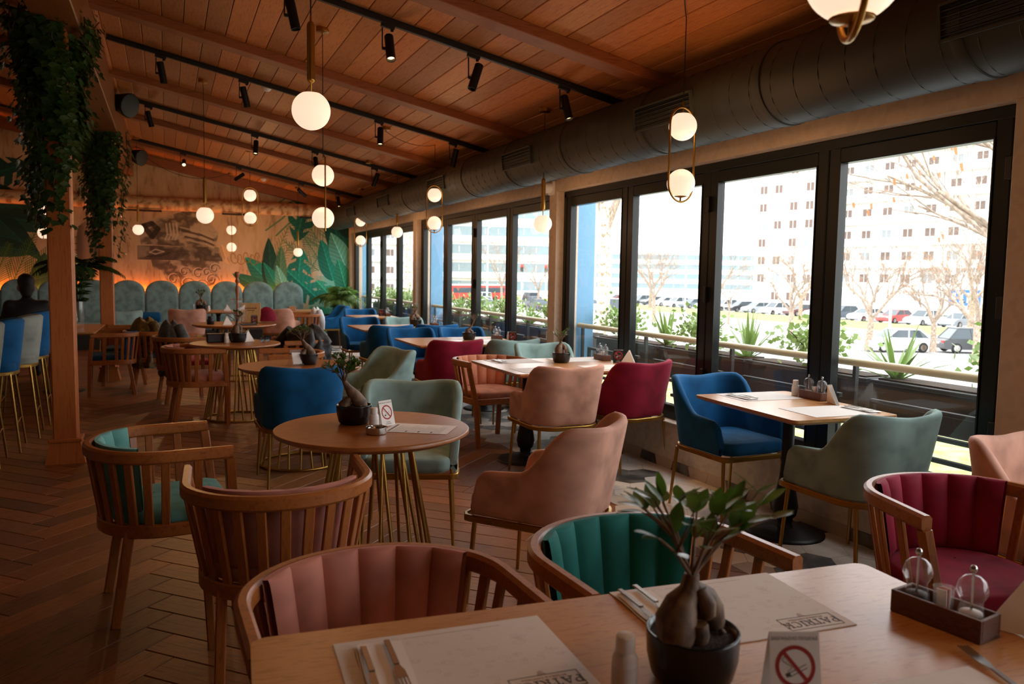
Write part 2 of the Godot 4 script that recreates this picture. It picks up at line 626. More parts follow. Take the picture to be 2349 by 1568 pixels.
	mb.box(Vector3(10.2, 5.6, 0.25), T(-1.2, 2.4, 3.5))
	struct("wall_front", mb, M.plaster)

# every window opening holds four folding leaves in a dark frame
func windows() -> void:
	var FX := WX + 0.125
	var ops := [[-2.32, 2.31], [-7.118, -2.483], [-11.96, -7.279], [-16.76, -12.12]]
	for n in ops.size():
		var z0: float = ops[n][0]
		var z1: float = ops[n][1]
		var zc := (z0 + z1) / 2
		var f := MB.new()
		f.box(Vector3(0.085, 0.06, z1 - z0), T(FX, 2.294 - 0.03, zc), 0.004)
		f.box(Vector3(0.085, 0.05, z1 - z0), T(FX, 0.366 + 0.025, zc), 0.004)
		for s in [z0 + 0.028, z1 - 0.028]:
			f.box(Vector3(0.085, 1.88, 0.056), T(FX, 1.33, s), 0.004)
		var wn = struct("window_%d" % (n + 1), f, M.frame, "wide dark framed folding window of four tall leaves")
		var lw := (z1 - z0 - 0.12) / 4
		for i in 4:
			var a := z0 + 0.06 + lw * i
			var b := a + lw
			var lf := MB.new()
			var st := 0.086
			for e in [[a + st / 2 + 0.003], [b - st / 2 - 0.003]]:
				lf.box(Vector3(0.066, 1.82, st), T(FX - 0.006, 1.33, e[0]), 0.006)
			lf.box(Vector3(0.066, 0.086, lw - 2 * st), T(FX - 0.006, 2.19, (a + b) / 2), 0.005)
			lf.box(Vector3(0.066, 0.06, lw - 2 * st), T(FX - 0.006, 0.442, (a + b) / 2), 0.005)
			# glazing bead, a narrow proud lip round the pane
			for e in [a + st + 0.006, b - st - 0.006]:
				lf.box(Vector3(0.02, 1.69, 0.008), T(FX - 0.034, 1.31, e))
			var leaf = part(wn, "leaf", lf, M.frame)
			var g := MB.new()
			var za := a + st - 0.01
			var zb := b - st + 0.01
			g.quad(V(FX, 0.46, zb), V(FX, 0.46, za), V(FX, 2.16, za), V(FX, 2.16, zb))
			part(leaf, "pane", g, M.glass, "clear glass pane")
			var h := MB.new()
			if i % 2 == 1:
				for y in [0.75, 1.35, 2.0]:
					h.box(Vector3(0.03, 0.11, 0.035), T(FX - 0.05, y, b), 0.004)
				part(leaf, "hinge", h, M.black)

func ceiling_parts() -> void:
	var z0 := BZ
	var z1 := 3.4
	var zl := z1 - z0
	var dirx := Vector3(1, -TAN, 0).normalized()
	var bas := Basis(dirx, Vector3(TAN, 1, 0).normalized(), Vector3.BACK)
	var mb := MB.new()
	mb.box(Vector3(10.3, 0.2, zl + 0.6), Transform3D(bas, Vector3(-1.2, ceil_y(-1.2) + 0.135, (z0 + z1) / 2)))
	var ce = struct("ceiling", mb, M.rubber, "sloping ceiling of brown boards between exposed beams")
	# boards 16.7 cm wide run along the room; three lengths each, so joints fall where the beams hide them
	var bm := MB.new()
	bm.box(Vector3(0.1626 * 1.02, 0.022, zl), Transform3D.IDENTITY, 0.004)
	var bmesh := bm.mesh()
	var x := -0.004 * 0.944 + 0.0833
	var i := -36
	while i < 21:
		var cx := x + 0.16665 * i
		if cx > -6.0 and cx < 3.6:
			var o = part(ce, "board", bmesh, M.board[abs(hash(i * 13)) % 4])
			o.transform = Transform3D(bas, Vector3(cx, ceil_y(cx) + 0.011, (z0 + z1) / 2))
		i += 1
	# cross beams
	var n := 0
	for bz in [-2.36, -4.93, -7.46, -10.0, -12.6, -15.2]:
		var b := MB.new()
		var wdt := 0.17
		b.box(Vector3(4.1, 0.075, wdt), Transform3D(bas, Vector3(1.46, ceil_y(1.46) - 0.037, bz - wdt / 2)), 0.005)
		solo("ceiling_beam", ["brown cross beam under the boards above the foreground table", "brown cross beam in front of the track holding four black spotlights", "brown cross beam just past the first window pillar", "brown cross beam over the middle of the room", "brown cross beam near the second window pillar", "brown cross beam close to the last black track before the mural"][n], "beam", b, M.beam, Vector3.ZERO, 0.0, "ceiling beams")
		n += 1
	for bz in [-4.93, -7.46, -10.0, -12.6, -15.2]:
		var b := MB.new()
		b.box(Vector3(4.6, 0.09, 0.17), Transform3D(bas, Vector3(-3.1, ceil_y(-3.1) - 0.044, bz - 0.085)), 0.005)
		solo("ceiling_beam", "brown cross beam left of the heavy ridge girder", "beam", b, M.beam, Vector3.ZERO, 0.0, "beams beyond the girder")
	var wp := MB.new()
	wp.box(Vector3(9.4, 0.17, 0.12), Transform3D(bas, Vector3(-1.16, ceil_y(-1.16) - 0.09, BZ + 0.07)), 0.004)
	solo("wall_plate", "brown wall plate where ceiling boards meet the mural wall", "beam", wp, M.beam)
	# ridge girder along the room
	var g := MB.new()
	g.box(Vector3(0.29, 0.455, zl - 0.3), T(-0.69, 3.2 + 0.2275, (z0 + z1) / 2), 0.008)
	solo("girder", "heavy dark brown girder along the room on two ivy covered posts", "beam", g, M.girder)
	var tr := MB.new()
	tr.box(Vector3(0.03, 0.03, zl - 0.1), T(-0.53, ceil_y(-0.53) - 0.016, (z0 + z1) / 2), 0.004)
	struct("trim_1", tr, M.post)
	# posts with flared feet
	for p in [[-6.86, "square wooden post with a flared foot beside the bar stools"], [-11.75, "square wooden post with a flared foot near the mural wall"]]:
		var t = thing("wooden_post", p[1], "post", Vector3(-0.725, 0, p[0]), 0.0, "posts under the girder")
		var s := MB.new()
		s.box(Vector3(0.165, 3.2, 0.165), T(0, 1.6, 0), 0.01)
		part(t, "shaft", s, M.post)
		var f := MB.new()
		var lo := 0.135
		var hi := 0.1
		var P := []
		for q in [[lo, 0.0], [hi, 0.16]]:
			P.append(PackedVector3Array([V(-q[0], q[1], -q[0]), V(-q[0], q[1], q[0]), V(q[0], q[1], q[0]), V(q[0], q[1], -q[0])]))
		for e in 4:
			f.quad(P[0][e], P[0][(e + 1) % 4], P[1][(e + 1) % 4], P[1][e])
		f.quad(P[1][0], P[1][1], P[1][2], P[1][3])
		f.box(Vector3(0.225, 0.025, 0.225), T(0, 0.17, 0), 0.005)
		part(t, "foot", f, M.post)
	# ---- air duct along the windows
	var dc := Vector3(3.25, 2.571, 0)
	var t2 = thing("air_duct", "large dark grey spiral ventilation duct above the windows", "duct", dc)
	var d := MB.new()
	d.lathe([Vector2(0.23, 0), Vector2(0.23, 19.6)], 40, Transform3D(Basis(Vector3.RIGHT, -PI / 2), Vector3(0, 0, 2.9)))
	d.lathe([Vector2(0.001, 0), Vector2(0.23, 0)], 40, Transform3D(Basis(Vector3.RIGHT, -PI / 2), Vector3(0, 0, -16.7)))
	part(t2, "pipe", d, M.duct)
	var seam := MB.new()
	var pts := PackedVector3Array()
	var turns := 112
	for k in turns * 20:
		var a := TAU * k / 20.0
		pts.append(V(cos(a) * 0.2305, sin(a) * 0.2305, 2.8 - k * (19.4 / (turns * 20))))
	seam.tube(pts, 0.0028, 4, false)
	part(t2, "spiral_seam", seam, M.duct)
	var zz := -1.2
	while zz > -16.5:
		var c := MB.new()
		c.lathe([Vector2(0.231, -0.03), Vector2(0.236, -0.028), Vector2(0.236, 0.028), Vector2(0.231, 0.03)], 40, Transform3D(Basis(Vector3.RIGHT, -PI / 2), Vector3(0, 0, zz)))
		part(t2, "joint_band", c, M.duct)
		zz -= 1.22
	for vz in [-2.15, -4.55, -6.95, -9.4, -12.0, -14.3]:
		var gr := MB.new()
		var gx := Transform3D(Basis(Vector3.FORWARD, -0.12), Vector3(-0.235, -0.02, vz))
		gr.box(Vector3(0.02, 0.012, 0.66), gx * T(0, 0.074, 0))
		gr.box(Vector3(0.02, 0.012, 0.66), gx * T(0, -0.074, 0))
		gr.box(Vector3(0.02, 0.16, 0.012), gx * T(0, 0, 0.325))
		gr.box(Vector3(0.02, 0.16, 0.012), gx * T(0, 0, -0.325))
		var gp = part(t2, "grille", gr, M.duct)
		for s in 5:
			var sl := MB.new()
			sl.box(Vector3(0.022, 0.005, 0.64), gx * T(0.002, -0.05 + s * 0.025, 0, 0, 0, 0.5))
			part(gp, "slat", sl, M.dark_paint)
		var bk := MB.new()
		bk.box(Vector3(0.004, 0.15, 0.64), gx * T(0.016, 0, 0))
		part(gp, "opening", bk, M.rubber)
	# small things on ceiling, girder and wall
	for q in [[-0.49, 3.53, -11.2, "black loudspeaker on the girder between the two posts"], [-0.49, 3.53, -16.2, "black loudspeaker on the girder close to the mural"]]:
		var s = thing("loudspeaker", q[3], "loudspeaker", V(q[0], q[1], q[2]), face(0.75, 0.65), "black loudspeakers")
		var c := MB.new()
		c.lathe([Vector2(0.001, -0.02), Vector2(0.09, -0.02), Vector2(0.11, 0.06), Vector2(0.145, 0.2), Vector2(0.15, 0.23), Vector2(0.14, 0.235)], 20, Transform3D(Basis(Vector3.RIGHT, PI / 2 + 0.25), V(0, 0, -0.08)))
		part(s, "cabinet", c, M.black)
		var gl := MB.new()
		gl.lathe([Vector2(0.14, 0.236), Vector2(0.1, 0.245), Vector2(0.001, 0.248)], 20, Transform3D(Basis(Vector3.RIGHT, PI / 2 + 0.25), V(0, 0, -0.08)))
		part(s, "speaker_grille", gl, M.dark_paint)
		var br := MB.new()
		br.box(Vector3(0.03, 0.03, 0.2), T(0, 0.05, -0.08), 0.004)
		part(s, "bracket", br, M.black)
	var al = thing("wall_alarm", "white round alarm sounder on the window pillar", "alarm", V(WX - 0.002, 2.335, -7.2))
	var ab := MB.new()
	ab.box(Vector3(0.03, 0.14, 0.12), T(-0.015, 0, 0), 0.01)
	part(al, "base_plate", ab, M.white_plastic)
	var ad := MB.new()
	ad.lathe([Vector2(0.055, 0), Vector2(0.055, 0.05), Vector2(0.045, 0.07), Vector2(0.03, 0.075), Vector2(0.03, 0.06), Vector2(0.001, 0.06)], 20, Transform3D(Basis(Vector3.BACK, PI / 2), V(-0.03, 0, 0)))
	part(al, "horn", ad, M.white_plastic)
	for q in [[0.98, -8.75, "small white smoke detector on the ceiling boards by the black track"], [1.72, -16.0, "small white smoke detector near the mural wall"]]:
		var sd = thing("smoke_detector", q[2], "smoke detector", V(q[0], ceil_y(q[0]) - 0.002, q[1]), 0.0, "smoke detectors")
		var b := MB.new()
		b.lathe([Vector2(0.001, -0.05), Vector2(0.03, -0.05), Vector2(0.045, -0.03), Vector2(0.055, -0.015), Vector2(0.055, 0.0)], 20)
		part(sd, "body", b, M.white_plastic)
		var led := MB.new()
		led.box(Vector3(0.008, 0.006, 0.008), T(0.03, -0.046, 0))
		part(sd, "indicator", led, M.black)
	var cab = thing("ceiling_cable", "thin dark cable hanging slack below the ceiling near the mural", "cable")
	var cp := PackedVector3Array()
	for k in 17:
		var u := k / 16.0
		cp.append(V(-0.45 + 1.55 * u, ceil_y(-0.45 + 1.55 * u) - 0.05 - 0.42 * 4 * u * (1 - u) * 0.6, -16.2))
	var cm := MB.new()
	cm.tube(cp, 0.005, 5)
	part(cab, "cord", cm, M.black)
# ---------------------------------------------------------------- the mural: paint on the plaster, 9.6 m x 4.2 m
const MW := 1536
const MH := 704
const MX0 := -6.0
const MX1 := 3.531
const MY1 := 4.4
var mur: Image
func mpx(x: float, y: float) -> Vector2:
	return Vector2((x - MX0) / (MX1 - MX0) * MW, (MY1 - y) / MY1 * MH)
func dab(px: int, py: int, c: Color, a: float) -> void:
	if px < 0 or py < 0 or px >= MW or py >= MH:
		return
	mur.set_pixel(px, py, mur.get_pixel(px, py).lerp(c, a))
# a leaf from base to tip: kind 0 broad (banana), 1 split (monstera), 2 narrow
func mleaf(b: Vector2, t: Vector2, w: float, c: Color, kind := 0, a := 0.95) -> void:
	var B := mpx(b.x, b.y)
	var Tt := mpx(t.x, t.y)
	var ax := Tt - B
	var ln := ax.length()
	ax /= ln
	var sd := Vector2(-ax.y, ax.x)
	var wp := w / (MX1 - MX0) * MW
	var r := Rect2(B, Vector2.ZERO).expand(Tt).grow(wp + 2)
	for py in range(int(r.position.y), int(r.end.y)):
		for px in range(int(r.position.x), int(r.end.x)):
			var d := Vector2(px, py) - B
			var u := d.dot(ax) / ln
			if u < 0 or u > 1:
				continue
			var s := d.dot(sd) / wp
			var ww := pow(sin(PI * pow(u, 0.75)), 0.8)
			if kind == 1:
				ww = pow(sin(PI * pow(u, 0.55)), 0.6)
				if absf(s) > 0.3 and sin(u * 26.0 + absf(s) * 5.0) > 0.55:
					continue
			if absf(s) > ww:
				continue
			var k := 0.92 + 0.16 * sin((u * 9.0 - absf(s) * 2.2) * 6.0) * 0.4 + (0.12 if s > 0 else -0.06)
			if absf(s) < 0.045:
				k += 0.35
			dab(px, py, Color(c.r * k, c.g * k, c.b * k), a)
func mstroke(pts: Array, w: float, c: Color, a := 0.8) -> void:
	for i in pts.size() - 1:
		var A := mpx(pts[i].x, pts[i].y)
		var B := mpx(pts[i + 1].x, pts[i + 1].y)
		var wp := maxf(0.8, w / (MX1 - MX0) * MW)
		var r := Rect2(A, Vector2.ZERO).expand(B).grow(wp + 1)
		for py in range(int(r.position.y), int(r.end.y) + 1):
			for px in range(int(r.position.x), int(r.end.x) + 1):
				var p := Vector2(px, py)
				var q := Geometry2D.get_closest_point_to_segment(p, A, B)
				var d := p.distance_to(q)
				if d < wp:
					dab(px, py, c, a * clampf(wp - d, 0, 1))
func mfrond(b: Vector2, t: Vector2, c: Color, n := 12, ln := 0.35) -> void:
	mstroke([b, t], 0.012, c)
	for i in n:
		var u := 0.2 + 0.8 * i / n
		var p := b.lerp(t, u)
		var d := (t - b).normalized()
		for s in [-1, 1]:
			var e: Vector2 = p + d.rotated(s * 0.6) * ln * (1.15 - u)
			mstroke([p, (p + e) / 2 + Vector2(0, 0.015), e], 0.011, c, 0.75)
func mpoly(pts: Array, f: Callable) -> void:
	var P := PackedVector2Array()
	for p in pts:
		P.append(mpx(p.x, p.y))
	var r := Rect2(P[0], Vector2.ZERO)
	for p in P:
		r = r.expand(p)
	for py in range(int(r.position.y), int(r.end.y) + 1):
		for px in range(int(r.position.x), int(r.end.x) + 1):
			if Geometry2D.is_point_in_polygon(Vector2(px, py), P):
				var q = f.call(MX0 + (MX1 - MX0) * px / MW, MY1 - MY1 * py / MH)
				if q != null:
					dab(px, py, q, 0.9)
func mural() -> ImageTexture:
	mur = Image.create_empty(MW, MH, false, Image.FORMAT_RGB8)
	var n1 := FastNoiseLite.new()
	n1.frequency = 0.012; n1.fractal_octaves = 4; n1.seed = 3
	var n2 := FastNoiseLite.new()
	n2.frequency = 0.05; n2.fractal_octaves = 3; n2.seed = 5
	var base := hexc("c9ab86")
	var dark := hexc("9c7c58")
	for py in MH:
		for px in MW:
			var a := n1.get_noise_2d(px * 1.6, py * 0.5)
			var b := n2.get_noise_2d(px * 1.5, py * 0.35)
			var k := clampf(0.25 + a * 0.75 + b * 0.35, 0, 1)
			var c := base.lerp(dark, k * 0.7)
			if b > 0.33 and a > 0.05:
				c = c.lerp(hexc("7a624a"), 0.35)
			mur.set_pixel(px, py, c)
	# right side: pale wash under the jungle
	for py in MH:
		for px in range(int(mpx(2.2, 0).x), MW):
			var x := MX0 + (MX1 - MX0) * px / MW
			var y := MY1 - MY1 * py / MH
			var k: float = clampf((x - 2.3) * 1.3 - (y - 0.6) * 0.5 + n1.get_noise_2d(px, py) * 0.5, 0, 0.85)
			dab(px, py, hexc("d3e6dd"), k)
			if y < 1.4:
				dab(px, py, hexc("3aa78d"), clampf(k * 0.75, 0, 0.6))
	var g0 := hexc("0c5a49")
	var g1 := hexc("14806a")
	var g2 := hexc("2f9a78")
	var g3 := hexc("0a4034")
	var g4 := hexc("6fb9a0")
	var g5 := hexc("4f7a56")
	# feathery fronds first
	for q in [[3.0, 1.9, 2.35, 2.45], [3.1, 1.8, 2.5, 2.75], [3.2, 1.9, 2.9, 2.9], [2.9, 1.5, 2.2, 2.1], [3.0, 1.6, 2.6, 2.2], [2.6, 1.3, 2.95, 1.9]]:
		mfrond(Vector2(q[0], q[1]), Vector2(q[2], q[3]), g5, 9, 0.3)
	for q in [[1.95, 1.5, 2.45, 2.15], [1.95, 1.6, 2.3, 2.4]]:
		mfrond(Vector2(q[0], q[1]), Vector2(q[2], q[3]), hexc("7d7a4c"), 8, 0.22)
	# hanging strands below the pipe
	for q in [[2.55, 3.0, 2.0, 2.6], [2.5, 2.9, 1.85, 2.3], [2.55, 2.6, 2.05, 2.2], [2.7, 3.1, 2.1, 2.85]]:
		mstroke([Vector2(q[0], q[1]), Vector2((q[0] + q[2]) / 2, q[3] + 0.25), Vector2(q[2], q[3])], 0.018, g5, 0.85)
	# broad leaves
	for q in [[3.45, 1.6, 3.05, 3.1, 0.24, g0, 0], [3.5, 2.2, 3.3, 2.95, 0.16, g3, 0], [3.2, 1.3, 2.95, 2.15, 0.2, g1, 0], [3.5, 1.5, 3.15, 2.3, 0.22, g4, 0], [3.5, 1.0, 3.3, 1.75, 0.2, g2, 0],
		[2.65, 2.95, 2.45, 2.1, 0.3, g0, 1], [2.95, 3.05, 2.45, 2.95, 0.2, g3, 1], [3.1, 3.2, 2.6, 3.05, 0.16, g3, 1], [2.45, 1.1, 2.55, 1.95, 0.26, g1, 1], [2.9, 0.9, 2.25, 1.5, 0.26, g1, 1], [3.3, 0.8, 2.85, 1.3, 0.2, g2, 1],
		[2.05, 1.1, 1.45, 1.75, 0.2, g1, 0], [1.95, 1.05, 1.9, 2.15, 0.17, g3, 0], [2.1, 1.0, 2.15, 2.0, 0.14, g5, 0], [1.95, 1.0, 1.2, 1.42, 0.16, g0, 0], [2.2, 0.9, 1.8, 1.65, 0.14, g1, 0], [2.25, 0.9, 2.05, 1.6, 0.13, g4, 0], [3.4, 0.4, 2.7, 0.75, 0.16, g2, 0], [3.0, 0.2, 3.4, 0.9, 0.14, g4, 0]]:
		mleaf(Vector2(q[0], q[1]), Vector2(q[2], q[3]), q[4], q[5], q[6])
	# left side: dark jungle
	for q in [[-3.1, 3.0, -2.3, 3.35, 0.3, g3, 1], [-2.4, 3.3, -1.75, 2.95, 0.22, g3, 1], [-3.0, 2.9, -2.1, 2.35, 0.22, g3, 0], [-2.9, 2.4, -1.5, 2.2, 0.2, g3, 0], [-3.0, 2.6, -2.1, 1.6, 0.2, g3, 0], [-3.2, 1.9, -2.15, 1.75, 0.18, g3, 0], [-2.2, 1.0, -2.05, 1.75, 0.17, g3, 0], [-1.7, 1.0, -1.62, 1.65, 0.1, g3, 0], [-4.2, 2.0, -3.4, 3.2, 0.3, g0, 1], [-4.6, 1.0, -3.6, 2.2, 0.25, g3, 0]]:
		mleaf(Vector2(q[0], q[1]), Vector2(q[2], q[3]), q[4], q[5], q[6])
	for q in [[-2.7, 0.9, -2.2, 2.1], [-3.0, 0.9, -2.6, 1.9], [-2.5, 1.0, -1.85, 1.95], [-2.9, 1.1, -3.3, 1.9]]:
		mfrond(Vector2(q[0], q[1]), Vector2(q[2], q[3]), hexc("4a6a2a"), 16, 0.4)
	for q in [[-1.9, 3.3, -2.2, 2.7], [-2.3, 3.4, -1.6, 2.75], [-2.2, 3.2, -1.95, 2.75]]:
		mstroke([Vector2(q[0], q[1]), Vector2(q[2], q[3])], 0.016, g3, 0.85)
	# faint old town: dome and rows of small windows
	mpoly([Vector2(-1.55, 2.0), Vector2(-1.5, 2.25), Vector2(-1.3, 2.42), Vector2(-1.05, 2.25), Vector2(-0.95, 1.95), Vector2(-0.95, 1.6), Vector2(-1.55, 1.6)], func(x, y):
		var k: float = 0.55 + 0.2 * sin(x * 22.0)
		return Color(0.62 * k + 0.15, 0.5 * k + 0.12, 0.4 * k + 0.1))
	for i in 5:
		for j in 4:
			mstroke([Vector2(-2.0 + i * 0.11, 2.05 - j * 0.12), Vector2(-1.95 + i * 0.11, 2.05 - j * 0.12)], 0.014, hexc("5a4632"), 0.7)
	# grey-brown classical figure, split in shifted slabs: a plain generic study in drapery and curls
	var sh := FastNoiseLite.new()
	sh.frequency = 1.6; sh.seed = 9; sh.fractal_octaves = 3; sh.domain_warp_enabled = true; sh.domain_warp_amplitude = 0.4; sh.domain_warp_frequency = 1.2
	var stone := func(x, y, off):
		var k: float = 0.5 + 0.5 * sin(sh.get_noise_2d(x + off, y * 1.3) * 6.0)
		var c := hexc("54473a").lerp(hexc("b39f86"), k)
		return c
	mpoly([Vector2(-0.45, 1.95), Vector2(-0.5, 2.2), Vector2(-0.3, 2.42), Vector2(0.0, 2.5), Vector2(0.35, 2.62), Vector2(0.75, 2.6), Vector2(0.8, 2.4), Vector2(0.95, 2.2), Vector2(0.9, 2.0), Vector2(0.75, 1.92)], func(x, y): return stone.call(x, y, 0.0))
	mpoly([Vector2(-0.52, 1.66), Vector2(-0.52, 1.93), Vector2(0.95, 1.93), Vector2(1.02, 1.66)], func(x, y): return stone.call(x, y, 2.0).darkened(0.22))
	mpoly([Vector2(-0.28, 1.66), Vector2(-0.24, 1.48), Vector2(-0.1, 1.46), Vector2(-0.02, 1.28), Vector2(0.15, 1.14), Vector2(0.6, 1.1), Vector2(0.85, 1.2), Vector2(0.95, 1.45), Vector2(0.95, 1.66)], func(x, y): return stone.call(x, y, 4.0))
	# curls along the lower edge and an eye-like almond, a brow and fingers as strokes
	for q in [[0.1, 1.3, 0.12], [0.35, 1.22, 0.13], [0.6, 1.2, 0.12], [0.8, 1.3, 0.13], [0.85, 1.52, 0.1], [0.55, 1.42, 0.12], [0.3, 1.45, 0.1], [0.7, 1.45, 0.08]]:
		var c := []
		for k in 14:
			var a := k * 0.5
			c.append(Vector2(q[0], q[1]) + Vector2(cos(a), sin(a)) * q[2] * (1.0 - k * 0.055))
		mstroke(c, 0.014, hexc("c3b095"), 0.8)
		mstroke(c.map(func(p): return p + Vector2(0.02, -0.015)), 0.01, hexc("3d3127"), 0.7)
	mstroke([Vector2(-0.3, 1.8), Vector2(-0.2, 1.86), Vector2(-0.05, 1.82), Vector2(-0.2, 1.77), Vector2(-0.3, 1.8)], 0.016, hexc("bfae95"))
	mstroke([Vector2(-0.35, 1.72), Vector2(-0.1, 1.74), Vector2(0.05, 1.8)], 0.018, hexc("3a2f25"))
	mstroke([Vector2(-0.4, 2.3), Vector2(-0.25, 2.35), Vector2(-0.15, 2.25), Vector2(-0.25, 2.1), Vector2(-0.4, 2.3)], 0.05, hexc("352a20"))
	for q in [[0.0, 2.35], [0.06, 2.36], [0.12, 2.36], [0.18, 2.36]]:
		mstroke([Vector2(q[0], q[1]), Vector2(q[0] + 0.02, q[1] - 0.2), Vector2(q[0] - 0.02, q[1] - 0.3)], 0.022, hexc("c7b59b"))
	for i in 5:
		mstroke([Vector2(0.25 + i * 0.03, 2.3 - i * 0.06), Vector2(0.6 + i * 0.03, 2.22 - i * 0.06), Vector2(0.85, 2.12 - i * 0.05)], 0.02, hexc("b9a68c") if i % 2 == 0 else hexc("4a3d31"))
	# golden script flourish, faded beyond reading, and a small winged mark
	for q in [[1.2, 1.72], [1.32, 1.7], [1.44, 1.74], [1.56, 1.7], [1.66, 1.74]]:
		var c := []
		for k in 12:
			var a := k * 0.6
			c.append(Vector2(q[0] + cos(a) * 0.06 + k * 0.006, q[1] + sin(a) * 0.1))
		mstroke(c, 0.012, hexc("9a6a34"), 0.7)
	mleaf(Vector2(1.08, 1.72), Vector2(1.0, 1.98), 0.1, hexc("e0b27a"), 0, 0.7)
	mleaf(Vector2(1.08, 1.72), Vector2(1.14, 1.6), 0.05, hexc("e0b27a"), 0, 0.7)
	return ImageTexture.create_from_image(mur)

func back_wall() -> void:
	var wm := StandardMaterial3D.new()
	wm.albedo_texture = mural()
	wm.roughness = 0.85
	M.mural = wm
	var mb := MB.new()
	# the painted face, uv from top left to bottom right
	mb.quad(V(MX0, 0, BZ), V(MX1, 0, BZ), V(MX1, MY1, BZ), V(MX0, MY1, BZ))
	var wb = struct("wall_back", mb, wm, "plaster wall painted with a mural of jungle leaves and a classical sculpture")
	var core := MB.new()
	core.box(Vector3(10.0, 5.6, 0.25), T(-1.2, 2.4, BZ - 0.128))
	part(wb, "masonry", core, M.plaster)
	# plaster-coloured pipe along the mural
	var t = thing("wall_pipe", "plaster coloured ventilation pipe across the mural wall", "pipe", V(0, 2.722, BZ + 0.14))
	var pm := tri_mat(noise_tex(0.014, 512, [hexc("8f6d4a"), hexc("c7a57c"), hexc("d4b58d")], [0.2, 0.5, 0.8], FastNoiseLite.TYPE_SIMPLEX_SMOOTH, 5, 41), Vector3(0.9, 0.9, 0.9), 0.8)
	var d := MB.new()
	d.lathe([Vector2(0.125, 0), Vector2(0.125, 9.0)], 28, Transform3D(Basis(Vector3.BACK, PI / 2), V(3.05, 0, 0)))
	d.lathe([Vector2(0.001, 0), Vector2(0.125, 0)], 28, Transform3D(Basis(Vector3.BACK, PI / 2), V(3.05, 0, 0)))
	part(t, "pipe", d, pm)
	for x in [-1.35, 0.36, 1.45]:
		var c := MB.new()
		c.lathe([Vector2(0.125, -0.04), Vector2(0.132, -0.038), Vector2(0.132, 0.038), Vector2(0.125, 0.04)], 28, Transform3D(Basis(Vector3.BACK, PI / 2), V(x, 0, 0)))
		part(t, "joint_band", c, pm)
	var sp := PackedVector3Array()
	for k in 40 * 16:
		var a := TAU * k / 16.0
		sp.append(V(2.9 - k * 8.6 / 640.0, cos(a) * 0.1255, sin(a) * 0.1255))
	var sm := MB.new()
	sm.tube(sp, 0.002, 4, false)
	part(t, "spiral_seam", sm, pm)
	# slim black picture lights below the pipe
	for q in [[-0.38, "slim black bar light under the pipe, beside the ivy post"], [1.32, "slim black bar light under the pipe, right of the painted sculpture"], [2.8, "slim black bar light under the pipe over the painted monstera leaf"]]:
		var b := MB.new()
		b.box(Vector3(0.62, 0.035, 0.04), T(0, 0, 0), 0.005)
		b.box(Vector3(0.03, 0.03, 0.16), T(0, 0, -0.09))
		solo("bar_light", q[1], "light", b, M.black, V(q[0], 2.575, BZ + 0.2), 0.0, "bar lights below the pipe")
	# ---- banquette with arched back panels
	var bn = thing("banquette", "long mint velvet banquette with arched back panels along the mural", "bench", V(0, 0, BZ + 0.12))
	var px := [2.556]
	while px[px.size() - 1] > -5.6:
		px.append(px[px.size() - 1] - 0.589)
	for i in px.size() - 1:
		var x1: float = px[i]
		var w := 0.589
		var poly := PackedVector2Array([Vector2(-w / 2 + 0.002, 0.3), Vector2(w / 2 - 0.002, 0.3)])
		for k in 13:
			var a := PI * k / 12.0
			poly.append(Vector2(cos(a) * (w / 2 - 0.002), 1.04 + sin(a) * 0.225))
		# a padded panel: front inset rows give the rounded edge
		var pad := MB.new()
		var rows := []
		for q in [[0.0, 0.0], [0.06, 0.0], [0.085, 0.012], [0.098, 0.035], [0.1, 0.07]]:
			var row := PackedVector3Array()
			for p in poly:
				var c := Vector2(0, 0.75)
				var dd: Vector2 = (c - p)
				var e: Vector2 = p + dd.normalized() * q[1]
				row.append(V(e.x, e.y, q[0]))
			rows.append(row)
		pad.grid(rows, true)
		pad.fan(rows[4])
		var o = part(bn, "back_panel", pad, M.bench)
		o.position = V(x1 - w / 2, 0, 0)
		var seat := MB.new()
		seat.box(Vector3(w - 0.006, 0.14, 0.5), T(0, 0.4, 0.33), 0.03)
		var s = part(bn, "seat_pad", seat, M.bench)
		s.position = V(x1 - w / 2, 0, 0)
	var pl := MB.new()
	pl.box(Vector3(2.556 + 5.6, 0.33, 0.5), T((2.556 - 5.6) / 2, 0.165, 0.3), 0.004)
	part(bn, "plinth", pl, M.dark_paint)
	# warm light strip hidden behind the arches, shining up the wall
	var ls = thing("light_strip", "warm orange light strip behind the arched banquette panels", "light strip", V(0, 1.02, BZ + 0.06))
	var lm := MB.new()
	lm.box(Vector3(7.2, 0.012, 0.02), T(-1.3, 0, 0))
	part(ls, "glowing_tube", lm, M.led)
	for xx in [-4.0, -2.2, -0.4, 1.2]:
		var al := AreaLight3D.new()
		al.name = "strip_light"
		al.area_size = Vector2(1.75, 0.03)
		al.light_color = Color(1.0, 0.5, 0.2)
		al.light_energy = 1.0
		al.area_normalize_energy = true
		al.shadow_enabled = true
		ls.add_child(al, true)
		al.transform = Transform3D(Basis(Vector3.RIGHT, PI / 2 ), V(xx, 0.012, 0))
